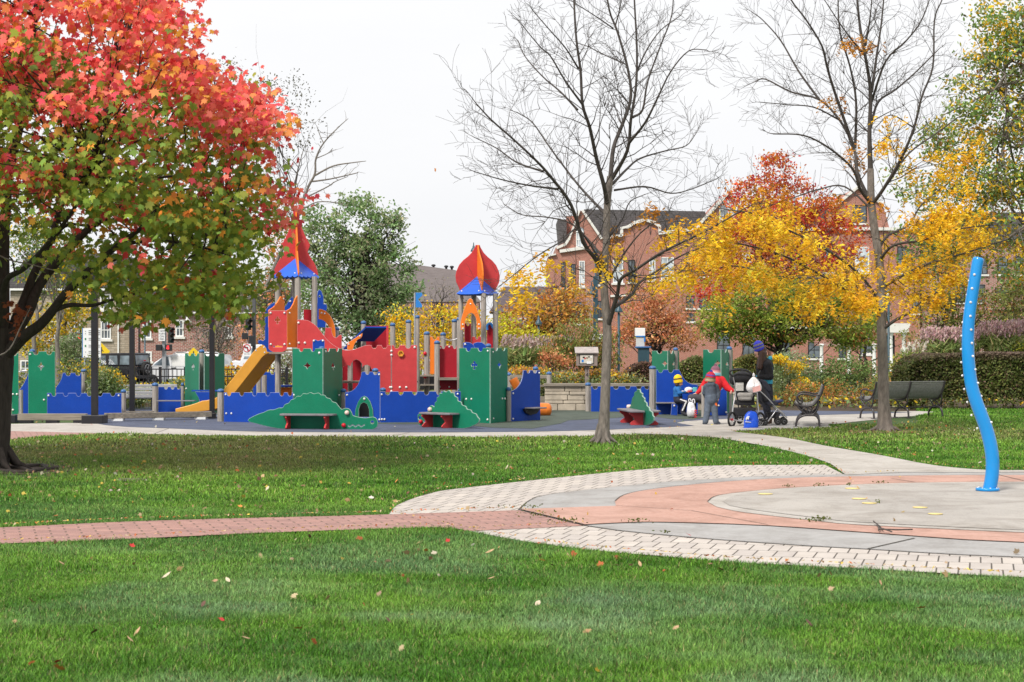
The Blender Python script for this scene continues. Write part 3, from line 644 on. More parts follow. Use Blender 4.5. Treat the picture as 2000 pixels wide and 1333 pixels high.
# raised red lookout box with orange cheeks and blue fin
A = pl(520, 820, 580, 820)
FX = .20
bfin = [(521, 688), (518.5, 680), (515, 675), (508, 673), (503, 671), (503, 665.5), (508, 664), (513, 666), (516.5, 663), (516.5, 609), (522, 600), (529, 594), (536, 590), (536, 688)]
panel('side_fin', bfin, A, MT['lblue'] if False else BL, K, bolts=[(526, 680)], off=-.06)
panel('lookout_panel', [(527, 681), (527, 607.5), (563, 607.5), (563, 680), (560, 685), (554, 688), (545, 689), (536, 688), (530, 685)], A, RD, K, [suit('club', 544.5, 626, 7, 5.5), [(536.5, 678.5), (536.5, 676.5), (543, 676), (545, 674.5), (547, 676), (554, 676.5), (554, 678.5)]], bolts=[(531, 612), (558, 612), (531.5, 673), (558, 673)], off=FX, br=2.4)
def cheek(x0, x1, o0, o1, pr, m, bo):
    a0 = Vector(A.p(x0, 640, o0)); a1 = Vector(A.p(x1, 640, o1)); L = a1 - a0; nrm = Vector((L.y, -L.x, 0)).normalized()
    pts = []
    for t, py in pr:
        q = a0 + L * t; q.z = A.p(x0, py)[2]; pts.append(q)
    mb = MB(); mb.prism(pts, nrm * -.025, 0)
    for t, py in bo:
        q = a0 + L * t + nrm * .004; q.z = A.p(x0, py)[2]; mb.ball(q, .022, 8, 1)
    mb.build('cheek_panel', [m, MT['bolt']], K)
cheek(563.5, 580, FX, -.12, [(0, 679), (0, 607), (.35, 603), (.6, 594), (.8, 583), (1, 577.5), (1, 679)], OR, [(.2, 612), (.2, 672)])
cheek(528, 551, FX - .03, -.45, [(0, 640), (0, 606.5), (.3, 600), (.55, 590), (.75, 578.5), (.95, 578), (1, 606), (1, 640)], OR, [(.9, 583)])
A4 = pl(550, 814, 575, 814)
panel('side_fin', [(551, 640), (551, 605.6), (560, 595), (566, 584), (571, 579), (573, 585), (573, 640)], A4, BL, K, bolts=[(567, 589)])
# decks (boards) of both towers
board(K, 'deck', 526, 660, 688, 692, g(822), 1.25, MT['woodx'], -.05)
board(K, 'deck', 664, 812, 745, 749, g(818), .8, MT['woodx'], 0)
board(K, 'deck', 858, 990, 738, 743, g(822), 1.2, MT['woodx'], -.05)
# tower one: four posts, scalloped blue roof, crossed fins
def crossed_tower(posts, topy, prof, pxc, S, eave, apex, scallop, ypost, fin_m, fin2_m):
    X, Y, _ = P(pxc, 600, S)
    for i, (px, pb, dy, w_) in enumerate(posts): wpost(K, px, topy, S, w_, pb, False, dy=dy)
    zt = P(0, prof[0][1], S)[2]
    # crossed fins
    half = [((p[0]) / S, P(0, p[1], S)[2]) for p in prof]
    loop = half + [(-a, b) for a, b in half[::-1]]
    v, f = curve_mesh([loop], .03, .005); sp = spin
    for ang, m in ((sp, fin_m), (sp + PI / 2, fin2_m)):
        ux = Vector((math.cos(ang), math.sin(ang), 0)); n = ux.cross(Vector((0, 0, 1)))
        mb = MB(); mb.add([Vector((X, Y, 0)) + ux * q[0] + Vector((0, 0, q[1])) + n * q[2] for q in v], f); mb.build('roof_fin', m, K)
    ze, za = P(0, eave, S)[2], P(0, apex, S)[2]; R = rad
    for q in range(4):
        a0, a1 = sp + q * PI / 2, sp + (q + 1) * PI / 2
        c0 = Vector((X + R * math.cos(a0), Y + R * math.sin(a0), ze)); c1 = Vector((X + R * math.cos(a1), Y + R * math.sin(a1), ze)); ap = Vector((X, Y, za))
        mid = (a0 + a1) / 2; ins = Vector((math.cos(mid), math.sin(mid), 0)) * .02
        edge = []
        nsc = 5 if scallop else 1
        down = ((c0 + c1) / 2 - ap).normalized()
        for k in range(nsc * 6 + 1):
            t = k / (nsc * 6); b = c0.lerp(c1, t); edge.append(b + down * (.05 * abs(math.sin(PI * t * nsc)) ** .6 if scallop else .03 * math.sin(PI * t) ** .3))
        nn = (c1 - c0).cross(ap - c0).normalized(); nn = nn if nn.z > 0 else -nn
        mb = MB(); mb.prism([p_ + ins for p_ in [ap] + edge], nn * -.03, 0)
        for t in (.12, .88): mb.ball(c0.lerp(c1, t).lerp(ap, .12) + ins + nn * .003, .02, 8, 1)
        mb.build('roof_panel', [MT['roofblue'], MT['bolt']], K)
spin, rad = .24, .50
S1 = g(814)
crossed_tower([(541.5, None, .1, 11), (586, None, -.42, 11.5), (615, None, -.1, 11.5), (571, None, .42, 11)], 541, [(5, 412), (6, 419), (7, 432), (12, 447), (20, 465), (27.5, 478), (26, 484), (22.5, 492), (28, 502), (36, 514), (41, 525), (43.5, 535), (42, 541), (0.001, 541)][:-1], 578, S1, 540, 505, True, None, RD, OR)
rad = .48; spin = .26
S2 = g(813)
crossed_tower([(900, None, .1, 9.5), (945, None, -.42, 10.5), (968, None, -.1, 10.5), (924.5, None, .42, 10)], 574, [(4, 479), (5.5, 483.5), (12, 494), (20, 502), (29, 509), (37, 518), (42.5, 530), (44.5, 540), (43, 552), (38, 562), (34, 572)], 933, S2, 574, 540, False, None, RD, OR)
# orange arch, hook, panels and wheel of tower two
A = pl(895, 816, 990, 816)
panel('arch_frame', [(900.6, 645)] + spl([(899, 638), (900, 626), (904, 612), (909, 598), (912, 592), (914, 586), (918.7, 583), (923, 586), (925, 592), (929, 598), (934, 612), (938.5, 626), (940, 638), (937.6, 645)], 2) + [(934, 645.5), (931.5, 640), (931, 630), (929, 620), (925, 614), (920.5, 611.5), (915, 614), (910.5, 621), (908, 631), (907, 641), (904, 645.5)], A, OR, K, bolts=[(904, 634), (904, 642), (935.5, 634), (935.5, 642), (919, 594)], br=1.8)
A = pl(895, 812, 990, 812)
panel('rail_panel', [(907, 690), (907, 633)] + cren(907.5, 920, 632, [914], 6, 5) + [(920.5, 690)], A, DR, K)
panel('rail_panel', [(951, 690), (951, 636), (955, 632), (963, 634), (963.5, 690)], A, DR, K, off=.02)
panel('rail_panel', [(920.8, 690), (920.8, 659)] + cren(921, 950, 658, [931, 943], 6, 5) + [(950.5, 690)], A, RD, K, off=-.04)
mb = MB(); mb.tube([A.p(x, y, .1) for x, y in spl([(951.5, 645), (951.5, 637), (955, 633), (959.5, 633.5), (963, 640), (968, 645)], 4)], .03, 8); mb.build('blue_hook', MT['lblue'], K)
mb = MB(); mb.ball(A.p(966, 654.5, .12), .035, 12); mb.build('red_knob', MT['ball'], K)
A = pl(895, 818, 990, 818)
panel('scoop_panel', [(904.5, 700), (904.5, 670), (910, 668.5), (917, 669), (924, 673), (928, 680), (929, 700)], A, BL, K, bolts=[(908.5, 673)])
panel('scoop_panel', [(926, 700), (924.5, 671), (932, 668.5), (941, 669), (948, 674), (951, 681), (952, 700)], A, BL, K, off=-.05)
for x, yt, S_, w_, lb in [(798, 629, g(815), 10.5, 0), (815.5, 620, g(813), 8, 0), (833.5, 652, g(815), 11, 0), (865.5, 653.6, g(813), 10.5, 0), (887.5, 627.5, g(814), 10, 0), (896, 624, g(811), 8, 0), (853.5, 669.8, g(821.5), 10.5, 0), (710, 631, g(812), 10, 0), (767, 635, g(812), 10, 0), (657, 643, g(812), 10.5, 0), (543, 690, g(819), 11, 1), (505.5, 733, g(810), 9.5, 1), (516, 733, g(812), 10, 1), (665, 700, g(812), 9, 1)]: wpost(K, x, yt, S_, w_, None, not lb)
mb = MB(); S_ = g(815)
for y in (691, 736): mb.ball(P(830, y, g(815.2)), .045, 10)
mb.build('red_knob', MT['ball'], K)
A = pl(838, 815, 905, 815)
panel('orange_panel', [(839.5, 731), (839.5, 658)] + cren(840, 858.5, 658, [849], 9, 6) + [(858.8, 731)], A, OR, K)
A = pl(855, 821, 894, 821)
panel('rail_panel', [(855.3, 762), (855.3, 675.5)] + cren(855.5, 892.5, 675.5, [866, 888], 7, 6) + [(892.8, 762)], A, DR, K, bolts=[(860, 680.5), (877.5, 678), (859, 756), (877.5, 756)], br=1.8)
mb = MB(); mb.tube([P(x, y, g(815)) for x, y in spl([(862, 660), (872, 664), (882, 665), (893, 662)], 4)], .012, 6); mb.build('grab_rail', MT['steel'], K)
for y in (733, 751): board(K, 'step', 820, 848, y, y + 3, g(816), .3, MT['woodx'], 0)
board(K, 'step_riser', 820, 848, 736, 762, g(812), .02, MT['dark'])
# flag pole
fp = MB(); fp.tube([P(810, 690, g(812.5)), P(810, 572, g(812.5))], .018, 8); fpo = fp.build('flag_pole', MT['greypost'], K)
A = pl(805, 812.5, 830, 812.5)
panel('flag', [(811.7, 601), (811.7, 572), (823.5, 572), (825, 574), (824.5, 578), (816.5, 585), (824.5, 596), (825, 599), (823.5, 601)], A, MT['lblue'], fpo, thick=.012, bevel=.003)
# yellow slide
Ys = F / g(818); path = [P(x, y, g(818)) for x, y in [(552, 688), (530, 689), (515, 696), (500, 715), (478, 743), (455, 772), (437, 792), (415, 801), (385, 804.5), (343, 805)]]
path = spl(path, 3); wd = .5
def slide_rail(y, name, xo=0):
    lo = [(p[0], p[2]) for p in path]; up = []
    for i, p in enumerate(path):
        a = Vector(path[max(i - 1, 0)]); b = Vector(path[min(i + 1, len(path) - 1)]); t = (b - a).normalized(); n = Vector((-t.z, 0, t.x)); n = n if n.z > 0 else -n
        hh = .23 if i < len(path) - 4 else .23 - .04 * (i - len(path) + 5)
        up.append((p[0] + n.x * hh, p[2] + n.z * hh))
    lo = [(a, max(b, .02)) for a, b in lo]
    v, f = curve_mesh([up[3:] + lo[::-1][:-3]], .04, .012); mb = MB(); mb.add([(a + xo, y + c, b) for a, b, c in v], f, 0, False)
    return mb
srt = slide_rail(Ys, 0); 
for x, y in [(508, 676), (516, 679), (517, 689), (500, 685)]: srt.ball(P(x, y, g(818.6)), .02, 8, 1)
SLD = srt.build('slide', [MT['yellow'], MT['bolt']], K)
slide_rail(Ys + wd, 0, .25).build('slide_rail', MT['yellow'], SLD)
mb = MB()
for i in range(len(path) - 1):
    a, b = path[i], path[i + 1]
    mb.add([(a[0], Ys, max(a[2], .05) + .03), (b[0], Ys, max(b[2], .05) + .03), (b[0] + .25, Ys + wd, max(b[2], .05) + .03), (a[0] + .25, Ys + wd, max(a[2], .05) + .03)], [(0, 1, 2, 3)])
o = mb.build('slide_bed', MT['yellow'], SLD); sm = o.modifiers.new('solid', 'SOLIDIFY'); sm.thickness = .03
# play counter under the deck, rear blue panels
A = pl(540, 814, 580, 814)
panel('counter_base', [(545, 800), (545, 757), (570, 757), (570, 800)], A, OR, K)
board(K, 'counter_top', 541, 573, 752.5, 756, g(814), .35, BL, -.2)
A = pl(470, 808, 540, 808)
panel('wall_panel', [(494, 800), (494, 727)] + cren(495, 538, 727, [508, 532], 8, 5) + [(538, 800)], A, BL, K)
# sloped blue roof with orange bracket and red side
S_ = g(815); q0, q1, q2, q3 = P(671, 680, S_), P(714, 638, S_), P(753, 638, S_), P(700, 684, S_)
mb = MB(); dv = Vector((.0, .75, 0)); a0, a1 = Vector(q0), Vector(q1); a2 = Vector(P(756, 638, S_))
mb.prism([a0, a1, a1 + dv, a0 + dv], (0.01, 0, -.035)); dv2 = Vector((-.34, .62, -.3)); mb.prism([a1, a2, a2 + dv2, a1 + dv2], (0, 0, -.035)); mb.build('slanted_roof', BL, K)
A = pl(670, 816, 760, 816)
panel('roof_bracket', [(678, 684), (678, 671), (708, 651), (707.5, 656), (705, 660.5), (698, 664), (692.6, 672), (688.7, 684)], A, OR, K, bolts=[(681, 673), (703, 657)], br=1.8)
board(K, 'inner_panel', 715, 758.5, 637, 680, g(811), .02, DR)
board(K, 'side_panel', 754.5, 759, 636, 680, g(815.5), .03, RD)
# orange quarter arch and blue cut-out figure
A = pl(615, 813, 660, 813)
arc = [(622.5 + 33 * math.sin(t), 653 - 49.5 * math.cos(t)) for t in np.linspace(0, PI / 2, 9)]; arc2 = [(622.5 + 23 * math.sin(t), 655 - 31 * math.cos(t)) for t in np.linspace(PI / 2, 0, 9)]
panel('quarter_arch', arc + [(655.5, 662), (645.5, 662)] + arc2, A, OR, K, bolts=[(628, 611.5), (634, 613)], br=2)
A = pl(600, 809, 645, 809)
panel('cutout_figure', [(607.6, 640), (607.6, 595.5), (611, 594), (614, 597.5), (619, 598), (620, 590), (619.5, 578), (620.7, 569), (624, 565.7), (628, 569.5), (631.5, 579), (632, 588), (631.5, 594), (638, 595), (639, 602), (637, 607), (636, 640)], A, BL, K, [circ(624, 579, 2.2, 8)])
# orange tube slide end
mb = MB(); S_ = g(813); c = P(1040, 800.5, S_); mb.lathe([(.14, -.55), (.155, 0), (.155, .3), (.15, .36), (.12, .41), (.06, .435), (.002, .44)], c, 18, rot=Matrix.Rotation(PI / 2, 3, 'Y')); tb = mb.build('tube_slide', mat('orange_tube', (.75, .2, .03), .22), K)
mb = MB(); mb.tube([(c[0] + .22, c[1], 0), (c[0] + .22, c[1], .08)], .03, 8); mb.tube([P(1002, 740, g(816)), P(1018, 772, g(816)), c], .1, 10); mb.build('tube_support', mat('orange_tube'), tb)

# ------------------------------------------------------------------ crocodile benches
def croc(label, out, plane, eye, ball_, nose, seat, legs, two=False, wave=None):
    t = thing('crocodile_bench', label, 'play bench', plane.p(*seat[0])[:2] + (0,), 'crocodile benches on the rubber surface')
    holes = [circ(nose[0], nose[1], 3.3, 10, 3.3)] if nose else []
    if wave:
        x0, x1, y = wave; xs_ = np.linspace(x0, x1, 17); up = [(x, y + 1.6 * math.sin((x - x0) * .55)) for x in xs_]
        holes.append(up + [(x, b + 1.7) for x, b in up[::-1]])
    o = panel('body', out, plane, GR, t, holes, thick=.03, bevel=.006)
    mb = MB(); r = 4.3 / plane.scale(eye[0]); mb.lathe([(r, -.05), (r, .03), (r * .8, .05), (.002, .055)], plane.p(eye[0], eye[1], 0), 14, rot=Matrix.Rotation(math.atan2(plane.n.y, plane.n.x) + PI / 2, 3, 'Z') @ Matrix.Rotation(PI / 2, 3, 'X')); mb.build('eye', MT['pink'], t)
    if ball_: mb = MB(); mb.ball(plane.p(ball_[0], ball_[1], .03), .042, 12); mb.build('nose_ball', MT['ball'], t)
    (xa, ya), (xb, yb) = seat; ua = plane.uv(xa, ya)[0]; ub = plane.uv(xb, yb)[0]; z = .30
    for sg in ([1, -1] if two else [1]):
        mb = MB(); L = [plane.w(u, z, sg * d) for u, d in ([(ua, .02), (ua + .02, .26), (ua + .12, .32), (ub - .12, .32), (ub - .02, .26), (ub, .02)])]
        mb.prism(L if sg > 0 else L[::-1], (0, 0, -.035)); mb.build('seat', MT['plank'], t, bevel=.008)
        for lx in legs:
            u = plane.uv(lx, ya)[0]
            pr = [(.0, z - .036), (.27, z - .036), (.28, z - .07), (.2, z - .13), (.17, z - .18), (.24, z - .23), (.27, .04), (.24, .005), (0, .005)]
            mb = MB(); Lp = [plane.w(u - .015, b, sg * (a + .02)) for a, b in pr]; mb.prism(Lp, plane.ux * .03); mb.build('leg', RD, t)
    return t
body = spl([(484, 822), (487, 817.5), (505, 808.7), (514, 806), (525, 801), (535, 800.5), (544, 797), (552, 796.5), (556, 790.5), (564, 787), (568, 781.5), (575, 779), (580, 774), (587, 774), (592, 769), (600, 769.5), (606, 766.5), (613, 769.5), (622, 767.5), (627, 771.5), (634, 772), (638, 777), (645, 779), (649, 784.5), (656, 787), (661, 793), (667, 799.5), (674, 797.5), (682, 799), (687, 806), (690, 812), (704, 815.6), (716, 816.5), (728, 814.6), (735.5, 818.5), (738, 827), (735.5, 835), (726, 840)], 3) + spl([(700, 840.5), (640, 840.5), (566, 839.5), (527, 834.5), (501, 828), (488, 825)], 2)
croc('longest green crocodile bench, seen broadside in front of the left green tower', body, pl(484, 838, 738, 840), (678, 806.4), (672, 831), (727, 825), [(552, 811), (659, 811)], [567, 642], wave=(680, 712, 831))
body = spl([(816, 822), (815.5, 811), (821, 808), (829.4, 811), (834, 808.5), (836.5, 797), (842.6, 792), (848, 795), (849, 787), (853, 783), (853, 777), (857.5, 774), (857.5, 768), (863, 768.5), (866, 763.5), (871, 766), (876.5, 762.5), (881, 767.5), (886, 768), (888, 774), (893, 777), (894, 783), (900, 785.5), (902, 791), (909, 794), (912, 799.5), (919, 801), (922, 806), (929, 808.5), (932, 814), (936, 819), (935, 825), (930, 829)], 3) + spl([(917, 835), (897, 838), (860, 836), (830, 833.5), (819, 831)], 2)
croc('medium green crocodile bench with its head to the left, before the right green tower', body, pl(816, 834, 936, 839.5), (841, 800), (824, 824), (819, 816.5), [(836, 808), (899, 808)], [846, 884], two=False, wave=(826, 838, 822))
body = spl([(1226, 812), (1228, 800), (1231, 793), (1233, 786), (1234.5, 778), (1238, 773), (1239, 766.5), (1243, 764), (1244, 760.5), (1249, 761.5), (1250, 766), (1254, 769), (1254, 774), (1258, 778), (1258.5, 784), (1262, 787), (1263, 793), (1267, 796), (1268.5, 802), (1273, 805), (1274, 811), (1277, 815)], 3) + spl([(1276.5, 822), (1271, 828), (1262, 831), (1250, 831), (1235, 828), (1228, 822)], 2)
croc('narrow green crocodile bench seen nearly end-on, red supports showing on both sides', body, pl(1225, 824, 1277, 836), (1229, 795), None, None, [(1233, 800), (1262, 800)], [1238, 1258], two=True)

# ------------------------------------------------------------------ left play walls
T = thing('play_wall', 'low blue and green battlemented play wall on the left, behind the timber beams', 'play wall', G(130, 818))
A = pl(20, 816, 110, 816)
panel('tower_panel', [(23, 816), (23, 690.5)] + cren(23.5, 36, 690.5, [29], 7, 5) + [(36.3, 816)], A, GR, T, bolts=[(25.5, 770.5), (33, 770.5), (25.5, 801)])
panel('tower_panel', [(55, 816), (55, 687)] + cren(55.5, 107.5, 687, [70, 96], 11, 6.5) + [(108, 816)], A, GR, T, [suit('diamond', 80, 716, 8, 6)], bolts=[(59, 692.5), (86, 781.5)])
A = pl(30, 812, 60, 812)
panel('wall_panel', [(37, 815), (37, 762)] + spl([(40, 759), (46, 750), (51, 740), (54.5, 731)], 3) + [(60, 731), (60, 815)], A, BL, T)
wpost(T, 41.5, 762, g(813.5), 7, cap=False); wpost(T, 63, 686, g(813), 10); wpost(T, 102, 765, g(815), 11); wpost(T, 241, 765, g(815), 10); wpost(T, 164, 724.5, g(806), 11)
A = pl(100, 807, 170, 807)
panel('wall_panel', [(109, 806), (109, 757)] + spl([(113, 752), (118, 744), (121, 736), (122.5, 729)], 3) + [(123.5, 728.7)] + notch(133, 728.7, 10, 6) + notch(152, 728.7, 10, 6) + [(159, 728.7), (159, 806)], A, BL, T)
A = pl(92, 816, 239, 816)
panel('wall_panel', [(92.5, 818)] + cren(92.5, 238, 768, [106, 129, 154, 175, 196, 221], 10, 6.5) + [(238, 818)], A, BL, T, bolts=[(95.5, 773), (232.5, 773)], off=.03)
T = thing('play_tower', 'small green play tower with blue counter and low wall behind the yellow slide foot', 'play tower', G(380, 806))
A = pl(361, 805, 389, 808)
panel('tower_panel', [(361, 805), (361, 690.5)] + cren(361.5, 388.5, 690.5, [370, 382], 7, 5.5) + [(388.5, 807)], A, GR, T, [suit('spade', 377, 716, 7, 4)], bolts=[(364, 759.5)])
A = pl(399, 808, 440, 804)
panel('tower_panel', [(399.5, 807), (399.5, 690)] + cren(400, 438.5, 690, [406, 424], 9, 6.5) + [(439, 805)], A, GR, T)
wpost(T, 394, 687, g(806.5), 10.5)
board(T, 'counter_top', 374, 426, 762.5, 765, g(809), .3, BL)
A = pl(374, 810, 426, 810)
panel('counter_base', [(381, 765.5), (419, 765.5), (412, 778), (409, 790), (409, 809), (391, 809), (391, 790), (388, 778)], A, BL, T)
A = pl(308, 808, 355, 808)
panel('wall_panel', [(309, 808), (309, 756)] + cren(309.5, 353, 756, [324, 337, 349], 7, 5) + [(353.5, 808)], A, BL, T)
board(T, 'bench_seat', 309, 383, 782, 784, g(810), .3, MT['plank'], -.25)
wpost(T, 303, 752, g(809.5), 11.5); wpost(T, 356.5, 752, g(807), 6)
# ------------------------------------------------------------------ right play walls
T = thing('play_wall', 'long low blue play wall with two wooden posts in front of the stone wall', 'play wall', G(1210, 805))
A = pl(1154, 805.5, 1268, 805.5)
panel('wall_panel', [(1154, 805.5)] + cren(1154, 1267.5, 755, [1162.5, 1203, 1226, 1248, 1264], 10.5, 6) + [(1267.5, 805.5)], A, BL, T)
wpost(T, 1148.5, 751.5, g(805), 10.5)
T = thing('play_house', 'blue wall play house with two green battlemented towers, a seat and a small table', 'play house', G(1350, 810))
wpost(T, 1274.5, 719, g(810), 13)
A = pl(1281, 811, 1362, 811)
panel('wall_panel', [(1281.5, 811), (1281.5, 722.6)] + cren(1281.6, 1326, 722.6, [1290, 1310], 10, 6) + spl([(1327, 723), (1331, 732), (1337, 741), (1344, 747.5), (1352, 751)], 3) + [(1363, 752), (1363, 811)], A, BL, T)
mb = MB(); a = A.w(*A.uv(1280, 787), 0); b = A.w(*A.uv(1333, 787), 0); mb.box((a + b) / 2 + A.n * .15, ((b - a).length, .3, .03)); st = mb.build('seat', MT['plank'], T, bevel=.008)
panel('seat_support', [(1310, 811), (1312, 789), (1324, 789), (1323, 812)], pl(1310, 814, 1324, 814), BL, T, bolts=[(1317, 793)])
A = pl(1273, 804, 1305, 807)
panel('tower_panel', [(1273, 806), (1273, 685.6)] + cren(1273.2, 1304, 685.6, [1288], 11, 6) + [(1304.5, 807)], A, GR, T, [suit('diamond', 1298, 710.5, 6.5, 5)])
A = pl(1305, 807, 1327, 803)
panel('tower_panel', [(1305, 807), (1305, 685.6)] + cren(1305.2, 1326.5, 685.6, [1311.5, 1319], 5.5, 6) + [(1327, 804)], A, GR, T, [suit('club', 1316.5, 712, 7, 2.8)])
wpost(T, 1319.5, 683, g(804.5), 9)
A = pl(1373, 807, 1409, 811)
panel('tower_panel', [(1373, 808), (1373, 683)] + cren(1373.2, 1408, 683, [1388], 12, 6.5) + [(1408.5, 811)], A, GR, T, [suit('diamond', 1401.5, 709.5, 6.5, 5)])
A = pl(1409, 811, 1432, 805)
panel('tower_panel', [(1409, 811), (1409, 683)] + cren(1409.2, 1431, 683, [1416.5, 1424.5], 5.5, 6) + [(1431.5, 805.5)], A, GR, T, [suit('club', 1420.5, 712, 7, 2.8)])
wpost(T, 1424.5, 681, g(807), 10)
A = pl(1374, 813, 1424, 813)
panel('wall_panel', [(1376.5, 813.5), (1376.5, 757)] + cren(1377, 1420, 757, [1388, 1408], 9, 5) + [(1420.5, 813.5)], A, BL, T, bolts=[(1404, 793), (1419, 806)], off=-.05)
wpost(T, 1373, 754, g(816), 6.5, cap=False)
board(T, 'table_top', 1330, 1360, 766, 769, g(814), .45, BL, -.1)
board(T, 'table_leg', 1342, 1350, 769, 812, g(812.5), .1, BL)
# ------------------------------------------------------------------ shade shelter, beams, wall, benches
for x, gy, w_, bw, bh, lab in [(185, 828, 12, 42, 17, 'black square steel post on a wide block foot, between the two timber beams'), (414.3, 819, 9.5, 14, 12, 'black square steel post beside the foot of the yellow slide'), (258, 810, 9.5, 0, 0, 'black square steel post standing in front of the off-road car'), (12, 826, 11, 50, 16, 'black square post hidden by the maple trunk, only its block foot showing')]:
    X, Y, _ = G(x, gy); S = g(gy); T = thing('steel_post', lab, 'post', (X, Y, 0), 'black steel posts along the play area'); hw = w_ / S / 2
    mb = MB(); mb.bx(X - hw, X + hw, Y - hw, Y + hw, 0, 3.3); po = mb.build('shaft', MT['black'], T, bevel=.006)
    if bw: mb = MB(); b = bw / S / 2; mb.bx(X - b, X + b, Y - b, Y + b, 0, bh / S); mb.build('base_block', MT['black'], T, bevel=.01)
for x0, x1, gy, y0, lab in [(36, 170, 827, 809, 'weathered timber beam nearest the maple trunk, at the foot of the black post'), (205, 412, 824, 808, 'long weathered timber beam between two black posts, beside the yellow slide'), (170, 300, 810, 803.5, 'farther weathered timber beam lying behind the black post')]:
    t = thing('timber_beam', lab, 'timber beam', G((x0 + x1) / 2, gy), 'timber edging beams'); S = g(gy)
    a, b = G(x0, gy), G(x1, gy - (4 if x0 == 205 else 0)); mb = MB(); h = (gy - 5 - y0) / S
    mb.bar((a[0], a[1], .06 + h / 2), (b[0], b[1], .06 + h / 2), .14, h); mb.build('beam', MT['woodx'], t, bevel=.008)
    for k in (.12, .5, .9):
        c = Vector(a).lerp(Vector(b), k); mb = MB(); mb.bx(c.x - .12, c.x + .12, c.y - .1, c.y + .1, 0, .06); mb.build('foot', MT['signwhite'] if x0 == 205 else MT['black'], t)
# stone wall with timber cap
MT['ashlar'] = mat_brick('limestone_blocks', (.56, .48, .37), (.38, .34, .29), (.16, .13, .1), .46, .15, .012, vertical=True, noise=.6, bump=.8, bias=-.1)
T = thing('stone_wall', 'low pale limestone block wall with a grey timber cap behind the play area', 'wall', G(1200, 803))
xa, Y, _ = G(1064, 803); xb = G(1447, 803)[0]; z1 = .60
rs = np.random.default_rng(3); mb = MB(); z = 0; 
while z < z1 - .05:
    h = min([.09, .13, .17][rs.integers(3)], z1 - z); x = xa
    if z1 - z - h < .06: h = z1 - z
    while x < xb:
        wd_ = .22 + .4 * rs.random(); mb.bx(x + .006, min(x + wd_, xb) - .006, Y + .02 - .025 * rs.random(), Y + .3, z + .006, z + h - .004); x += wd_
    z += h
mb.build('blocks', mat('limestone', (.5, .43, .34), .85, scale=2.2, var=.35, bump=.6, bscale=25, col2=(.3, .26, .21)), T, bevel=.012)
mb = MB(); mb.bx(xa + .01, xb - .01, Y + .06, Y + .28, 0, z1 - .01); mb.build('mortar_core', MT['soil'], T)
mb = MB(); mb.bx(xa - .02, xb + .02, Y - .05, Y + .36, z1, z1 + .075); mb.build('cap', MT['woodx'], T, bevel=.01)
# wooden rail fence behind the right end of the castle
T = thing('rail_fence', 'grey wooden rail fence with two blue capped posts, left of the stone wall', 'fence', G(1030, 801))
for x, gy, yt in [(1072.5, 801.5, 730), (994, 800, 732)]: wpost(T, x, yt, g(gy), 9.5)
for y0, y1 in [(733, 740), (752, 756), (775, 792)]:
    a = P(996, y0, g(801)); b = P(1068, y1, g(801)); mb = MB(); mb.bx(a[0], b[0], a[1] + .04, a[1] + .09, b[2], a[2]); mb.build('rail', MT['woodx'], T, bevel=.006)

# cast iron park benches --------------------------------------------------
def make_bench(label, loc, rz, L=1.8):
    t = thing('park_bench', label, 'bench', (0, 0, 0), 'cast iron park benches')
    B = lambda q: [(a, b) for a, b in q]
    back = spl([(-.27, .81), (-.226, .66), (-.17, .546), (-.094, .452), (-.02, .414), (.113, .405), (.245, .433), (.30, .46)], 4)
    curves = [(back, .022), (spl([(-.19, .63), (-.094, .612), (.056, .64), (.17, .64), (.235, .593), (.24, .53), (.2, .47), (.15, .47), (.145, .51), (.18, .53)], 4), .017),
              (spl([(.24, .42), (.17, .34), (.09, .27), (0, .235), (-.09, .27), (-.15, .36), (-.17, .5)], 4), .018),
              (spl([(.264, .0), (.25, .1), (.2, .18), (.113, .225), (0, .235), (-.113, .225), (-.17, .16), (-.185, .08), (-.19, 0)], 4), .022),
              (spl([(.16, .33), (.08, .38), (0, .36), (-.06, .31)], 4), .012), (circ(.0, .30, .05, 12) + [(.05, .30)], .01)]
    for y in (-L / 2, 0, L / 2) if L > 1.5 else (-L / 2, L / 2):
        mb = MB()
        for c, r in (curves if y else [curves[0], curves[2], curves[3]]): mb.tube([(a, y, b) for a, b in c], r, 7)
        for a in (.264, -.19): mb.bx(a - .06, a + .06, y - .04, y + .04, 0, .018)
        mb.build('end_frame', MT['iron'], t)
    mb = MB()
    n = len(back)
    for i in range(0, n - 1):
        a, b = back[i], back[i + 1]; m_ = ((a[0] + b[0]) / 2 + .0, (a[1] + b[1]) / 2); d = Vector((b[0] - a[0], 0, b[1] - a[1])); d.normalize(); nn = Vector((-d.z, 0, d.x)); nn = nn if nn.z > 0 else -nn
        if (i % 1) == 0:
            c = Vector((m_[0], 0, m_[1])) + nn * .027; ang = math.atan2(-d.z, d.x); ln = math.dist(a, b)
            mb.box(c, (ln * .7, L - .02, .018), rot=Matrix.Rotation(ang, 3, 'Y'))
    mb.build('slats', MT['slat'], t)
    mb = MB(); mb.tube([(0, -L / 2, .235), (0, L / 2, .235)], .014, 6); mb.build('tie_bar', MT['iron'], t)
    t.location = loc; t.rotation_euler = (0, 0, rz); return t
X, Y, _ = G(1582, 835); make_bench('black cast iron bench seen from its end, beside the strollers', (X + .13, Y + .8, 0), PI - .17, 1.6)
X, Y, _ = G(1770, 818); make_bench('slatted black iron bench with its back to the viewer, before the clipped hedge', (X - .02, Y + .25, 0), PI / 2 + .5, 1.95)
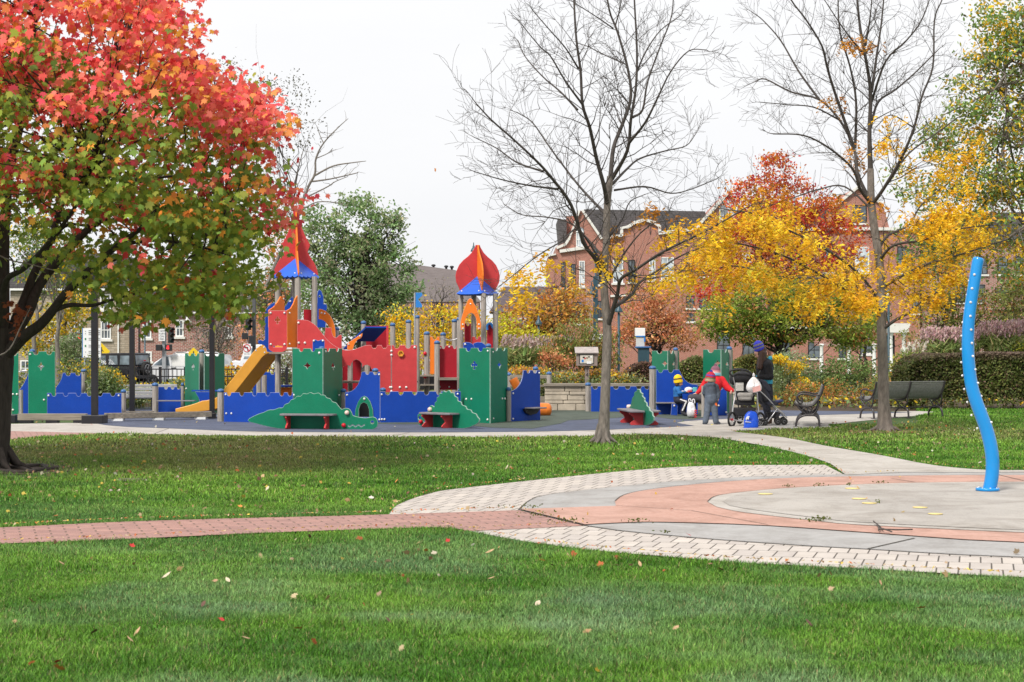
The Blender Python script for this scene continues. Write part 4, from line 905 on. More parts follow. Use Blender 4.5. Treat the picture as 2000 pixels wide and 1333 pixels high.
# aluminium bench at the left back
T = thing('slatted_bench', 'long pale aluminium bench with a slatted back, by the black picket fence', 'bench', G(235, 801))
S = g(802)
for i, (y0, y1) in enumerate([(751, 756), (757.5, 763), (764.5, 770), (771, 777)]):
    a, b = P(171, y0, S), P(345, y1, S); mb = MB(); mb.bx(a[0], b[0], a[1] + .02 * (3 - i), a[1] + .02 * (3 - i) + .03, b[2], a[2]); mb.build('back_slat', MT['alu'], T, bevel=.004)
for k in range(3):
    a, b = P(171, 777, S), P(345, 777, S); mb = MB(); mb.bx(a[0], b[0], a[1] + .1 + k * .13, a[1] + .21 + k * .13, b[2] - .03, b[2]); mb.build('seat_slat', MT['alu'], T)
for x in (176, 236, 296):
    a = P(x, 777, S); mb = MB(); mb.bx(a[0] - .03, a[0] + .03, a[1] + .1, a[1] + .45, 0, a[2] - .03); mb.bx(a[0] - .03, a[0] + .03, a[1] + .07, a[1] + .1, 0, P(0, 752, S)[2]); mb.build('leg', MT['dark'], T)
# picket fence
def picket(label, x0, x1, gy, ztop, step=.11):
    t = thing('picket_fence', label, 'fence', G((x0 + x1) / 2, gy), 'black picket fences by the road'); a, b = Vector(G(x0, gy)), Vector(G(x1, gy)); n = int((b - a).length / step)
    mb = MB()
    for i in range(n + 1):
        c = a.lerp(b, i / n); mb.bx(c.x - .009, c.x + .009, c.y - .009, c.y + .009, .08, ztop)
    mb.build('pickets', MT['black'], t); mb = MB()
    for z in (.15, ztop - .2, ztop): mb.bar((a.x, a.y, z), (b.x, b.y, z), .03, .03)
    mb.build('rails', MT['black'], t)
    for i in range(0, n + 1, max(1, n // 3)):
        c = a.lerp(b, i / n); mb = MB(); mb.bx(c.x - .035, c.x + .035, c.y - .035, c.y + .035, 0, ztop + .06); mb.build('post', MT['black'], t)
picket('black iron picket fence in front of the white minivan', 215, 362, 792, .98)
picket('black iron picket fence beside the yellow leaved bush by the slide', 436, 560, 792, .98)
# ------------------------------------------------------------------ information box on a post
T = thing('info_box', 'brown notice box with sloped lid on a post numbered 14, beside the bare tree', 'notice box', G(1147, 799))
S = g(799); Y = F / S
a, b = P(1126, 715, S), P(1167, 690, S); mb = MB(); mb.bx(a[0], b[0], Y, Y + .28, a[2], b[2]); mb.build('box', MT['kiosk'], T, bevel=.006)
mb = MB(); c0, c1 = P(1123, 689, S), P(1169, 678, S); mb.prism([(c0[0], Y - .06, c0[2]), (c1[0], Y - .06, c0[2]), (c1[0] + .0, Y + .32, c1[2]), (c0[0], Y + .32, c1[2])], (0, 0, -.02)); mb.build('lid', mat('info_lid', (.4, .35, .33), .6), T)
a, b = P(1131.5, 711, S), P(1160, 692, S); mb = MB(); mb.bx(a[0], b[0], Y - .012, Y - .003, a[2], b[2]); mb.build('window_frame', MT['dark'], T)
a, b = P(1133, 710, S), P(1158.5, 693.5, S); mb = MB(); mb.bx(a[0], b[0], Y - .018, Y - .012, a[2], b[2], 0)
for x, y, w_, h, m in [(1136, 703, 4, 5, 1), (1141, 699, 3, 3, 2), (1145, 698, 3, 3, 3), (1149, 696, 2.5, 3, 4), (1153, 696, 3, 3.5, 5), (1146, 706, 9, 5, 5), (1138, 697, 4, 3, 4)]:
    c = P(x, y, S); mb.bx(c[0], c[0] + w_ / S, Y - .022, Y - .0185, c[2] - h / S, c[2], m)
mb.build('notice', [mat('notice_paper', (.62, .58, .5), .6, scale=4, var=.15), MT['lblue'], MT['red'], mat('notice_brown', (.3, .2, .12), .6), MT['dark'], MT['signwhite']], T)
X = P(1147, 700, S)[0]; mb = MB(); mb.bx(X - .055, X + .055, Y + .08, Y + .19, 0, P(0, 715, S)[2]); po = mb.build('post', MT['kiosk'], T)
mb = MB(); text_on(mb, '1', .16, (X, Y + .077, P(0, 723.5, S)[2])); text_on(mb, '4', .16, (X, Y + .077, P(0, 733, S)[2])); mb.build('number', MT['ink'], po)
# teal lamps
def lamp(label, px, pt, S, zb=0, w_=10, kind='bell', arm=0):
    X, Y, zt = P(px, pt, S); t = thing('street_lamp', label, 'street lamp', (X, Y, zb), 'teal street lamps'); r = w_ / 2 / S
    hb = {'bell': 2.9, 'lantern': 2.2}[kind] * r
    mb = MB(); mb.lathe([(r * .55, zb), (r * .5, zb + .4), (r * .33, zb + .5), (r * .3, zt - hb)], (X, Y, 0), 10); mb.build('pole', MT['teal'], t)
    if kind == 'bell':
        mb = MB(); mb.lathe([(.1 * r, zt), (.16 * r, zt - r * .5), (.2 * r, zt - r * 1.0), (.34 * r, zt - r * 1.15), (.36 * r, zt - r * 1.6), (.75 * r, zt - r * 2.2), (1.0 * r, zt - r * 2.8), (1.02 * r, zt - r * 2.95)], (X, Y, 0), 16); hd = mb.build('lamp_shade', MT['teal'], t)
        mb = MB(); mb.lathe([(.9 * r, zt - r * 2.98), (.5 * r, zt - r * 3.12), (.01, zt - r * 3.15)], (X, Y, 0), 14); mb.build('diffuser', MT['white'], hd)
    else:
        mb = MB(); mb.lathe([(.1 * r, zt + r), (.4 * r, zt + .7 * r), (1.1 * r, zt), (1.1 * r, zt - .15 * r)], (X, Y, 0), 12); mb.build('lamp_shade', MT['teal'], t)
        mb = MB(); mb.lathe([(.9 * r, zt - .16 * r), (.62 * r, zt - 2.1 * r)], (X, Y, 0), 12); mb.build('lantern_glass', MT['paleglass'], t)
    return t
lamp('small teal bell shaped path lamp above the ornamental grasses', 1052, 613, 46, 0, 14)
lamp('teal lamp post rising behind the trunk of the yellowing tree, by the white porch', 1735.5, 570, 58, 0, 15, 'lantern')
lamp('slim teal lamp post just right of the bare tree trunk', 1208.5, 586, 62, 0, 16)
lamp('teal street lamp finial behind the red onion dome', 925, 474, 36, -.1, 12)
t = lamp('tall teal street lamp with a bell shade hung to its left, before the brick building', 1163, 480, 32, -.3, 10)
S = 32; mb = MB(); X, Y, z = P(1155, 562, S); r = 9 / S; mb.lathe([(.15 * r, z + r * .5), (.3 * r, z), (.5 * r, z - r * .6), (1.0 * r, z - r * 1.4), (1.0 * r, z - r * 1.55)], (X, Y - .1, 0), 14); mb.tube([(X, Y - .1, z + r * .5), (X, Y - .1, z + r * 1.2), P(1163, 545, S)], .03, 6); mb.build('hanging_shade', MT['teal'], t)
mb = MB(); X, Y, z = P(1163, 610, S); mb.bx(X - .14, X + .14, Y - .14, Y + .14, -.3, P(0, 540, S)[2]); mb.build('column', MT['teal'], t)
# white and blue kiosk, white sign behind the tree
S = 60; T = thing('water_station', 'white upright station with blue trim standing beyond the reddish hedge', 'kiosk', (*P(1252, 700, S)[:2], 0)); X, Y, _ = P(1251, 0, S)
def bxp(x0, x1, y0, y1, S, d, name, m, par, o=0, bevel=.01):
    a, b = P(x0, y1, S), P(x1, y0, S); mb = MB(); mb.bx(a[0], b[0], a[1] + o, a[1] + o + d, a[2], b[2]); return mb.build(name, m, par, bevel=bevel)
bxp(1243, 1259, 658, 682, S, .28, 'column', mat('kiosk_grey', (.55, .55, .54), .5, var=.08), T)
bxp(1241, 1260, 641, 657, S, .34, 'head', MT['white'], T, -.03); bxp(1242, 1260, 656, 658.5, S, .35, 'trim_band', MT['lblue'], T, -.035)
bxp(1257.5, 1260.5, 658.5, 668, S, .3, 'side_fin', MT['lblue'], T, -.02); bxp(1241, 1271, 677, 680, S, .5, 'ledge', MT['cap'], T, -.12); bxp(1247, 1268, 680, 745, S, .4, 'base', MT['teal'], T, -.06)
S = 62; T = thing('street_sign', 'small white sign partly hidden by the bare tree trunk', 'sign', (*P(1170, 0, S)[:2], 0))
sg = bxp(1157.5, 1182, 653, 668, S, .03, 'sign_board', MT['signwhite'], T); bxp(1176, 1178, 668, 748, S, .05, 'post', MT['greypost'], T)
a = P(1169, 657.5, S); mb = MB(); text_on(mb, 'NICOR', .09, (a[0], a[1] - .006, a[2])) if False else [mb.bx(a[0] + k * .055 - .13, a[0] + k * .055 - .1, a[1] - .008, a[1] - .002, a[2] - .04, a[2] + .04) for k in range(5)]; mb.build('lettering', MT['ink'], sg)
# white rules board behind the left black post
S = g(797); T = thing('rules_board', 'white park rules board with green symbols, behind the black shade post', 'sign', (*P(179, 0, S)[:2], 0))
sg = bxp(161.5, 197, 642, 699, S, .04, 'board', MT['signwhite'], T); bxp(160.3, 161.5, 641, 700, S, .06, 'edge_strip', MT['lblue'], T, -.01)
for x in (164, 194): bxp(x, x + 2.5, 699, 797, S, .06, 'post', MT['greypost'], T)
mb = MB(); Y = F / S - .006
for y, gcol in [(647.5, 0), (652, 0), (662.5, 1), (676, 1), (688, 0)]:
    c = P(167, y, S); mb.box((c[0], Y, c[2]), (.035 if gcol else .018, .006, .05 if gcol else .02), m=gcol)
    for k in (0, 3.4): 
        for xx, ww in ((173, 5), (179, 3.5), (184, 6), (191, 4)):
            c = P(xx, y + k - 1.5, S); mb.box((c[0] + ww / 2 / S, Y, c[2]), (ww / S, .006, .014), m=0)
mb.build('lettering', [mat('sign_grey_ink', (.25, .25, .25), .6), mat('sign_green', (.02, .2, .06), .5)], sg)
# fallen twig on the pad and weeds in the joints
T = MB(); c = Vector(G(1718, 1047, .05)); 
for a, b in [((1706, 1031), (1724, 1046)), ((1716, 1047), (1782, 1045)), ((1724, 1046), (1742, 1050)), ((1712, 1036), (1716, 1047))]: T.tube([G(*a, .055), G((a[0] + b[0]) / 2 + 3, (a[1] + b[1]) / 2 + 1.2, .05), G(*b, .045)], .006, 5)
T.build('fallen_twig', MT['bark_twig'], None, 'thin forked brown twig lying across the salmon paving', 'twig')
pos = []; col = []
for (x, y, n, sx, sy) in [(1600, 1024, 160, 14, 1.5), (1600, 954.5, 50, 8, .8), (1540, 957, 40, 6, .7), (1240, 1026.5, 70, 16, .7), (1110, 1026, 90, 20, 3), (1060, 1012, 70, 22, 4), (1720, 949, 40, 7, .6), (1000, 1000, 50, 30, 1.2), (830, 968, 40, 12, 3), (1035, 998, 60, 12, .7), (1714, 988, 30, 5, .7), (1300, 1050, 30, 9, .8), (1660, 953, 30, 5, .5)]:
    for _ in range(int(n * .45)): pos.append(G(x + sx * RNG.normal(), y + sy * RNG.normal(), .03 + .03 * RNG.random())); col.append(np.array([.07, .11, .02]) * (.5 + RNG.random()) + np.array([.06, .02, 0]) * RNG.random())
leaf_mesh('joint_weeds', pos, .024, col, 'oval', kind='stuff')
# ------------------------------------------------------------------ vehicles
def wheel(par, x, y, z, r, w_, side=-1, rim=None, nsp=7):
    """wheel with its axle along local y"""
    mb = MB(); R = Matrix.Rotation(PI / 2, 3, 'X')
    mb.lathe([(r * .62, -w_ / 2), (r * .93, -w_ / 2), (r, -w_ * .32), (r, w_ * .32), (r * .93, w_ / 2), (r * .62, w_ / 2)], (x, y, z), 20, rot=R); o = mb.build('wheel', MT['tyre'], par)
    mb = MB(); mb.lathe([(r * .66, 0), (r * .6, .03), (r * .56, .0)], (x, y + side * w_ / 2, z), 18, rot=R); mb.lathe([(.16 * r, -.01), (.16 * r, .02)], (x, y + side * w_ / 2, z), 10, rot=R)
    for k in range(nsp):
        a = 2 * PI * k / nsp; mb.bar((x + math.cos(a) * r * .12, y + side * w_ / 2, z + math.sin(a) * r * .12), (x + math.cos(a) * r * .62, y + side * w_ / 2, z + math.sin(a) * r * .62), r * .17, .02)
    mb.lathe([(r * .6, -.05), (r * .59, -.03)], (x, y + side * w_ * .4, z), 16, m=1, rot=R)
    mb.build('rim', [rim or MT['steel'], MT['dark']], o); return o
def prof(par, name, pts, y0, y1, m, bevel=.02):
    mb = MB(); mb.prism([(a, y0, b) for a, b in pts], (0, y1 - y0, 0)); return mb.build(name, m, par, bevel=bevel)
def place(t, px, S, ang, z=-.5):
    t.location = ((px - 1000) / S, F / S, z); t.rotation_euler = (0, 0, ang)
J = thing('off_road_car', 'dark grey boxy off-road car with a spare wheel on its tailgate, waiting on the road', 'car')
cd = MT['cardark']
prof(J, 'body', [(0, .5), (0, 1.12), (-2.35, 1.14), (-2.6, 1.14), (-3.75, 1.08), (-3.85, .95), (-3.85, .55), (-2.0, .45)], 0, 1.6, cd)
prof(J, 'hardtop', [(-.02, 1.14), (-.12, 1.80), (-.3, 1.85), (-2.2, 1.82), (-2.25, 1.72), (-2.6, 1.14)], .06, 1.54, MT['softtop'], .04)
for x0, x1 in ((-2.5, -1.85), (-1.7, -1.1), (-.98, -.18)):
    o = prof(J, 'window', [(x0 + .02, 1.22), (x0 + (.36 if x0 < -2 else .05), 1.7), (x1 - .03, 1.7), (x1, 1.22)], .045, .06, MT['carglass'], 0)
prof(J, 'rear_window', [(-.03, 1.22), (.0, 1.22), (-.09, 1.72), (-.12, 1.72)], .22, 1.38, MT['carglass'], 0)
prof(J, 'windscreen', [(-2.62, 1.18), (-2.64, 1.18), (-2.32, 1.7), (-2.3, 1.7)], .12, 1.48, MT['carglass'], 0)
for xx in (-.75, -3.15):
    prof(J, 'fender', [(xx - .55, .55), (xx - .42, .92), (xx - .2, 1.0), (xx + .2, 1.0), (xx + .42, .92), (xx + .55, .55), (xx + .4, .55), (xx + .2, .85), (xx - .2, .85), (xx - .4, .55)], -.14, .1, MT['softtop'], 0)
    for yy, sd in ((.06, -1), (1.54, 1)): wheel(J, xx, yy, .38, .38, .24, sd)
mb = MB(); mb.bx(.0, .22, .0, 1.6, .48, .66); mb.build('bumper', MT['softtop'], J, bevel=.02)
mb = MB(); mb.bx(-.02, .02, .02, .14, .85, 1.1); mb.build('tail_lamp', mat('tail_lamp', (.45, .01, .02), .3), J)
mb = MB(); R = Matrix.Rotation(PI / 2, 3, 'Y'); mb.lathe([(.24, 0), (.35, 0), (.38, .06), (.38, .17), (.34, .22), (.24, .22)], (.02, .86, 1.0), 22, rot=R); sp = mb.build('spare_wheel', MT['tyre'], J)
mb = MB(); mb.lathe([(.26, .2), (.23, .24), (.21, .2)], (.02, .86, 1.0), 18, rot=R); mb.lathe([(.23, .14), (.2, .15)], (.02, .86, 1.0), 16, m=1, rot=R)
for k in range(5):
    a = 2 * PI * k / 5; mb.bar((.25, .86, 1.0), (.25, .86 + .23 * math.cos(a), 1 + .23 * math.sin(a)), .07, .02)
mb.build('rim', [MT['steel'], MT['dark']], sp); mb = MB(); mb.bx(.03, .1, .8, .92, 1.42, 1.47); mb.build('brake_lamp', mat('tail_lamp'), sp)
prof(J, 'mirror', [(-2.3, 1.15), (-2.3, 1.32), (-2.2, 1.32), (-2.2, 1.15)], -.16, .02, MT['softtop'], .02)
place(J, 262, 37, -.42)
V = thing('minivan', 'white minivan behind the black picket fence, between the off-road car and the green play tower', 'van'); cw = MT['carwhite']
prof(V, 'body', [(0, .35), (0, 1.25), (-.12, 1.72), (-.5, 1.78), (-2.7, 1.78), (-3.3, 1.7), (-3.9, 1.32), (-4.1, 1.08), (-4.75, .95), (-4.9, .8), (-4.9, .4)], 0, 1.9, cw, .06)
prof(V, 'side_window', [(-3.95, 1.16), (-3.42, 1.6), (-3.12, 1.64), (-3.02, 1.14)], -.012, .01, MT['carglass'], 0)
for x0, x1 in ((-2.9, -1.75), (-1.65, -.4)): prof(V, 'side_panel', [(x0, 1.14), (x0, 1.66), (x1, 1.66), (x1, 1.14)], -.008, .01, MT['white'], 0)
for x0 in (-2.95, -1.7): prof(V, 'door_handle', [(x0, 1.0), (x0, 1.04), (x0 + .28, 1.05), (x0 + .28, 1.01)], -.03, .01, MT['dark'], 0)
mb = MB(); mb.bx(-4.85, -.05, -.006, .004, 1.075, 1.09); mb.bx(-2.92, -2.905, -.006, .004, .4, 1.65); mb.bx(-1.7, -1.685, -.006, .004, .4, 1.65); mb.build('door_seam', MT['dark'], V)
mb = MB(); mb.tube([(-2.9, .25, 1.8), (-2.75, .25, 1.87), (-.5, .25, 1.87), (-.35, .25, 1.8)], .03, 6); mb.build('roof_rail', MT['steel'], V)
for xx in (-.95, -4.0):
    for yy, sd in ((.08, -1), (1.82, 1)): wheel(V, xx, yy, .34, .34, .22, sd)
place(V, 470, 36, -.1)
V.location.x = (438 - 1000) / 36
U = thing('white_truck', 'white bonneted truck partly hidden behind the yellow slide and the no left turn sign', 'truck')
prof(U, 'hood', [(0, .9), (0, 1.35), (-.3, 1.42), (-1.3, 1.2), (-1.55, 1.0), (-1.6, .6), (0, .6)], .1, 1.9, cw, .05)
prof(U, 'cab', [(1.6, .6), (1.6, 2.3), (.45, 2.3), (.3, 2.2), (0, 1.42), (0, .6)], 0, 2.0, cw, .05)
prof(U, 'side_window', [(.2, 1.5), (.42, 2.1), (1.2, 2.1), (1.2, 1.5)], -.012, .01, MT['carglass'], 0)
prof(U, 'windscreen', [(-.03, 1.45), (.0, 1.45), (.3, 2.15), (.27, 2.15)], .2, 1.8, MT['carglass'], 0)
prof(U, 'cargo_box', [(1.7, .7), (1.7, 2.25), (5.5, 2.25), (5.5, .7)], -.1, 2.1, MT['white'], .03)
mb = MB(); mb.bar((-.9, .08, .98), (-.35, .08, 1.12), .03, .05); mb.bx(-1.5, -1.1, .08, .12, .9, .98); mb.build('side_vent', MT['dark'], U)
for xx in (-.8, 4.2):
    for yy, sd in ((.1, -1), (1.9, 1)): wheel(U, xx, yy, .45, .45, .28, sd)
place(U, 469, 35, -.12)
def hatch(name, label, px, S, ang, body, z=-.5, flip=1):
    t = thing(name, label, 'car')
    prof(t, 'body', [(0, .4), (.0, .85), (flip * .25, .95), (flip * 1.0, 1.0), (flip * 1.9, 1.52), (flip * 2.2, 1.6), (flip * 3.6, 1.58), (flip * 4.2, 1.2), (flip * 4.4, .9), (flip * 4.4, .4)][::flip], 0, 1.8, body, .05)
    prof(t, 'side_window', [(flip * 1.25, 1.05), (flip * 1.95, 1.46), (flip * 3.5, 1.48), (flip * 3.95, 1.08)][::flip], -.012, .01, MT['carglass'], 0)
    prof(t, 'windscreen', [(flip * .98, 1.03), (flip * 1.0, 1.0), (flip * 1.92, 1.53), (flip * 1.88, 1.55)][::flip], .15, 1.65, MT['carglass'], 0)
    prof(t, 'roof', [(flip * 1.95, 1.56), (flip * 2.2, 1.63), (flip * 3.6, 1.61), (flip * 3.75, 1.55)][::flip], .1, 1.7, MT['dark'], 0)
    for xx in (flip * .85, flip * 3.5):
        for yy, sd in ((.08, -1), (1.72, 1)): wheel(t, xx, yy, .33, .33, .2, sd)
    place(t, px, S, ang, z); return t
hatch('parked_car', 'silver car with a black roof, half seen right of the green castle tower', 1027, 46, .05, mat('silver_car_paint', (.55, .56, .6), .25, .3, var=.05, coat=.5), -.15, -1)
hatch('parked_car', 'grey car behind the far left green play panel', 33, 37, 0, mat('grey_car_paint', (.3, .3, .33), .25, .2, var=.05, coat=.5), -.5, 1)
hatch('parked_car', 'pale car beyond the dark off-road car, left of its bonnet', 112, 30, 0, cw, -.5, 1)
# ------------------------------------------------------------------ signals and signs
S = 36
def signal_head(par, x0, x1, y0, y1, lit=None, yaw=.5):
    a, b = P(x0, y1, S), P(x1, y0, S); X = (a[0] + b[0]) / 2; w_ = (b[0] - a[0]) * .75; Y = F / S; h = b[2] - a[2]
    mb = MB(); mb.bx(X - w_ / 2, X + w_ / 2, Y - .12, Y + .12, a[2], b[2]); o = mb.build('signal_head', MT['dark'], par, bevel=.02)
    for k in range(3):
        z = b[2] - h * (k + .5) / 3; d = Vector((math.sin(yaw), -math.cos(yaw), 0)); c = Vector((X, Y, z)) + d * .13
        R = Matrix.Rotation(yaw, 3, 'Z') @ Matrix.Rotation(PI / 2, 3, 'X'); r = h * .13
        mb = MB(); mb.lathe([(r, 0), (r * 1.05, .02)], c, 14, rot=R); mb.build('lens', MT['redlamp'] if lit == k else mat('lens_dark', [(.12, .01, .01), (.02, .06, .05), (.015, .05, .05)][k], .3) if False else [mat('lens_red', (.1, .012, .012), .3), mat('lens_amber', (.06, .045, .02), .3), mat('lens_green', (.02, .06, .055), .3)][k], o)
        mb = MB(); n = 9; top = [(math.cos(PI * i / n), math.sin(PI * i / n)) for i in range(n + 1)]
        ux = Vector((math.cos(yaw), math.sin(yaw), 0)); pts = [c + ux * (r * 1.08 * q[0]) + Vector((0, 0, r * 1.08 * q[1])) for q in top]; pts2 = [p + d * .22 for p in pts]
        mb.add(pts + pts2, [(i, i + 1, i + n + 2, i + n + 1) for i in range(n)]); vs = mb.build('visor', MT['dark'], o); vs.modifiers.new('solid', 'SOLIDIFY').thickness = .015
    return o
def ped_box(par, x0, x1, y0, y1, lit=True):
    a, b = P(x0, y1, S), P(x1, y0, S); Y = F / S; mb = MB(); mb.bx(a[0], b[0], Y - .15, Y + .1, a[2], b[2]); o = mb.build('walk_signal', MT['dark'], par, bevel=.02)
    if lit:
        w_, h = b[0] - a[0], b[2] - a[2]; X, Z = (a[0] + b[0]) / 2, (a[2] + b[2]) / 2; mb = MB(); yq = Y - .165
        mb.box((X, yq, Z - h * .1), (w_ * .32, .02, h * .3)); mb.box((X - w_ * .2, yq, Z - h * .08), (w_ * .1, .02, h * .16))
        for k in range(4): mb.box((X - w_ * .12 + k * w_ * .08, yq, Z + h * .17), (w_ * .055, .02, h * .3))
        mb.build('lit_hand', MT['redlamp'], o)
    return o
T = thing('traffic_signal', 'traffic signal on a grey pole with a NO TURN ON RED sign', 'traffic light', (*P(319, 0, S)[:2], -.5))
bxp(315.5, 323, 600, 755, S, .2, 'pole', MT['greypost'], T, .1, 0.02)
signal_head(T, 327, 341, 640, 670.5); bxp(322, 329, 642, 644, S, .06, 'bracket', MT['dark'], T)
ped_box(T, 305, 316, 673.5, 685.5, False); ped_box(T, 322.5, 336, 673, 686)
sg = bxp(310.3, 322.7, 643.5, 666.5, S, .03, 'sign_board', MT['signwhite'], T, -.05, .004)
mb = MB()
for k, t_ in enumerate(['NO', 'TURN', 'ON', 'RED']): text_on(mb, t_, .15 if k % 2 == 0 else .125, (P(316.5, 0, S)[0], F / S - .055, P(0, 647.3 + k * 5.2, S)[2]))
mb.build('lettering', MT['ink'], sg)
T = thing('traffic_signal', 'traffic signal hung beside a dark mast with a no left turn sign', 'traffic light', (*P(495, 0, S)[:2], -.5))
bxp(492, 498.5, 574, 752, S, .2, 'pole', mat('dark_mast', (.1, .1, .11), .5), T, .1, .02)
for p_, q_, r_ in [((497, 572), (478, 584), .06), ((483, 581), (484, 613), .05), ((484, 645), (484, 672), .03), ((473, 657), (486, 657), .03)]: MB().tube([P(*p_, S), P(*q_, S)], r_, 8).build('bracket', MT['greypost'], T)
signal_head(T, 478.5, 491.5, 612, 645.5, 0, .5); ped_box(T, 473, 484, 650.5, 663, False); ped_box(T, 486.5, 498, 656, 676.5, False)
sg = bxp(476, 491, 672, 696.5, S, .03, 'sign_board', MT['signwhite'], T, -.2, .004); Yq = F / S - .21
mb = MB(); c = P(483.3, 680.5, S); mb.tube([(c[0] + .19 * math.cos(2 * PI * i / 20), Yq, c[2] + .2 * math.sin(2 * PI * i / 20)) for i in range(20)], .022, 5, closed=True); mb.bar((c[0] - .13, Yq - .012, c[2] + .13), (c[0] + .13, Yq - .012, c[2] - .13), .02, .04)
mb.box((c[0] + .04, Yq, c[2] - .04), (.045, .015, .18), m=1); mb.box((c[0] - .02, Yq, c[2] + .05), (.14, .015, .045), m=1); mb.prism([(c[0] - .08, Yq - .008, c[2] + .12), (c[0] - .08, Yq - .008, c[2] - .02), (c[0] - .15, Yq - .008, c[2] + .05)], (0, .012, 0), 1)
text_on(mb, 'ON RED', .085, (c[0], Yq + .006, P(0, 692, S)[2]), m=2); mb.build('no_turn_symbol', [MT['signred'], MT['ink'], mat('sign_grey_ink', (.25, .25, .25), .6)], sg)
T = thing('walk_signal', 'lit red hand walk signal at the left edge of the rules board', 'walk signal', (*P(156, 0, S)[:2], -.5))
ped_box(T, 150, 163, 651.5, 666); bxp(154.5, 157, 640, 755, S, .1, 'pole', MT['dark'], T, .12); mb = MB(); mb.ball(P(153, 641, S), .1, 10); mb.lathe([(.1, -.12), (.1, .06)], P(153, 641, S), 10); mb.build('camera_housing', MT['dark'], T)
def ped_sign(label, px, py, r):
    T = thing('crossing_sign', label, 'sign', (*P(px, 0, S)[:2], -.5)); c = Vector(P(px, py, S)); q = r / S
    mb = MB(); mb.prism([c + Vector((0, 0, q)), c + Vector((q, 0, 0)), c + Vector((0, 0, -q)), c + Vector((-q, 0, 0))], (0, .02, 0)); sb = mb.build('sign_board', MT['signyellow'], T)
    mb = MB(); y = c.y - .004; mb.ball((c.x, y, c.z + q * .42), (q * .1, .01, q * .1), 8); mb.bar((c.x, y, c.z + q * .3), (c.x - q * .04, y, c.z - q * .1), .01, q * .2); mb.bar((c.x - q * .04, y, c.z - q * .1), (c.x + q * .2, y, c.z - q * .55), .01, q * .1); mb.bar((c.x - q * .04, y, c.z - q * .1), (c.x - q * .25, y, c.z - q * .5), .01, q * .1); mb.bar((c.x, y, c.z + q * .25), (c.x + q * .25, y, c.z), .01, q * .08); mb.build('walking_figure', MT['ink'], sb)
    mb = MB(); mb.tube([(c.x, c.y + .04, -.5), (c.x, c.y + .04, c.z + q)], .035, 8); mb.build('post', MT['greypost'], T)
ped_sign('yellow pedestrian crossing sign above the roof of the off-road car', 198, 687, 17)
ped_sign('yellow pedestrian crossing sign peeping over the green tower with the spade cut-out', 378, 694, 15)
S = 36; lamp('small teal lamp in front of the brick house wall, on a dark pole', 283, 628, 36, -.5, 10)
# ------------------------------------------------------------------ buildings
def wallpoly(par, name, pts, S, depth, m, o=0, bevel=0):
    q = [P(a, b, S) for a, b in pts]; mb = MB(); mb.prism([(a, y + o, max(z, -.6)) for a, y, z in q], (0, depth, 0)); return mb.build(name, m, par, bevel=bevel)
def strip(par, name, pts, wpx, S, d, m, o):
    """flat band following a polyline on the facade"""
    q = [Vector(P(a, b, S)) for a, b in pts]; up = []; lo = []
    for i, p in enumerate(q):
        t = (q[min(i + 1, len(q) - 1)] - q[max(i - 1, 0)]).normalized(); n = Vector((-t.z, 0, t.x)); n = n if n.z >= 0 or abs(t.z) > .99 else -n
        up.append(p + n * wpx / S / 2); lo.append(p - n * wpx / S / 2)
    mb = MB()
    n = len(q); f = [(i, i + 1, n + i + 1, n + i) for i in range(n - 1)]; off = Vector((0, o, 0))
    A_ = [p + off for p in up + lo]; B_ = [p + Vector((0, d, 0)) for p in A_]
    mb.add(A_ + B_, f + [(i + 1 + 2 * n, i + 2 * n, i + 3 * n, i + 1 + 3 * n) for i in range(n - 1)] + [(i, i + 2 * n, i + 1 + 2 * n, i + 1) for i in range(n - 1)] + [(n + i, n + i + 1, 3 * n + i + 1, 3 * n + i) for i in range(n - 1)] + [(0, n, 3 * n, 2 * n), (n - 1, 3 * n - 1, 4 * n - 1, 2 * n - 1)])
    return mb.build(name, m, par)
def win(par, x0, x1, y0, y1, S, o=0, glass='glass', arch=False, nv=1, nh=1, frame='white', sill=True, fw=.07):
    a, b = P(x0, y1, S), P(x1, y0, S); Y = a[1] + o; mb = MB()
    mb.bx(a[0], b[0], Y - .06, Y, a[2], a[2] + fw); mb.bx(a[0], b[0], Y - .06, Y, b[2] - fw, b[2]); mb.bx(a[0], a[0] + fw, Y - .06, Y, a[2] + fw, b[2] - fw); mb.bx(b[0] - fw, b[0], Y - .06, Y, a[2] + fw, b[2] - fw)
    for k in range(1, nv + 1): x = a[0] + (b[0] - a[0]) * k / (nv + 1); mb.bx(x - .025, x + .025, Y - .05, Y, a[2] + fw, b[2] - fw)
    for k in range(1, nh + 1): z = a[2] + (b[2] - a[2]) * k / (nh + 1); mb.bx(a[0] + fw, b[0] - fw, Y - .045, Y, z - .03, z + .03)
    w_ = mb.build('window', MT[frame], par)
    mb = MB()
    if arch:
        n = 9; cx = (a[0] + b[0]) / 2; r = (b[0] - a[0]) / 2; pts = [(a[0], Y - .02, a[2])] + [(cx - r * math.cos(PI * i / n), Y - .02, b[2] + r * math.sin(PI * i / n)) for i in range(n + 1)] + [(b[0], Y - .02, a[2])]
        mb.prism(pts, (0, .015, 0))
    else: mb.bx(a[0] + .01, b[0] - .01, Y - .03, Y - .01, a[2] + .01, b[2] - .01)
    mb.build('pane', MT[glass], w_)
    if sill: mb = MB(); mb.bx(a[0] - .12, b[0] + .12, Y - .14, Y, a[2] - .16, a[2] - .005); mb.build('sill', MT['trim'], w_)
    return w_
S = 27
B = thing('stone_house', 'pale rubble stone house with white sash windows behind the off-road car', 'house', (*P(190, 0, S)[:2], -.5))
wallpoly(B, 'wall', [(20, 745), (20, 560), (257, 560), (257, 745)], S, 9, MT['stonew'])
wallpoly(B, 'roof', [(10, 563), (60, 495), (225, 495), (262, 563)], S, 9.4, MT['slate'], -.3)
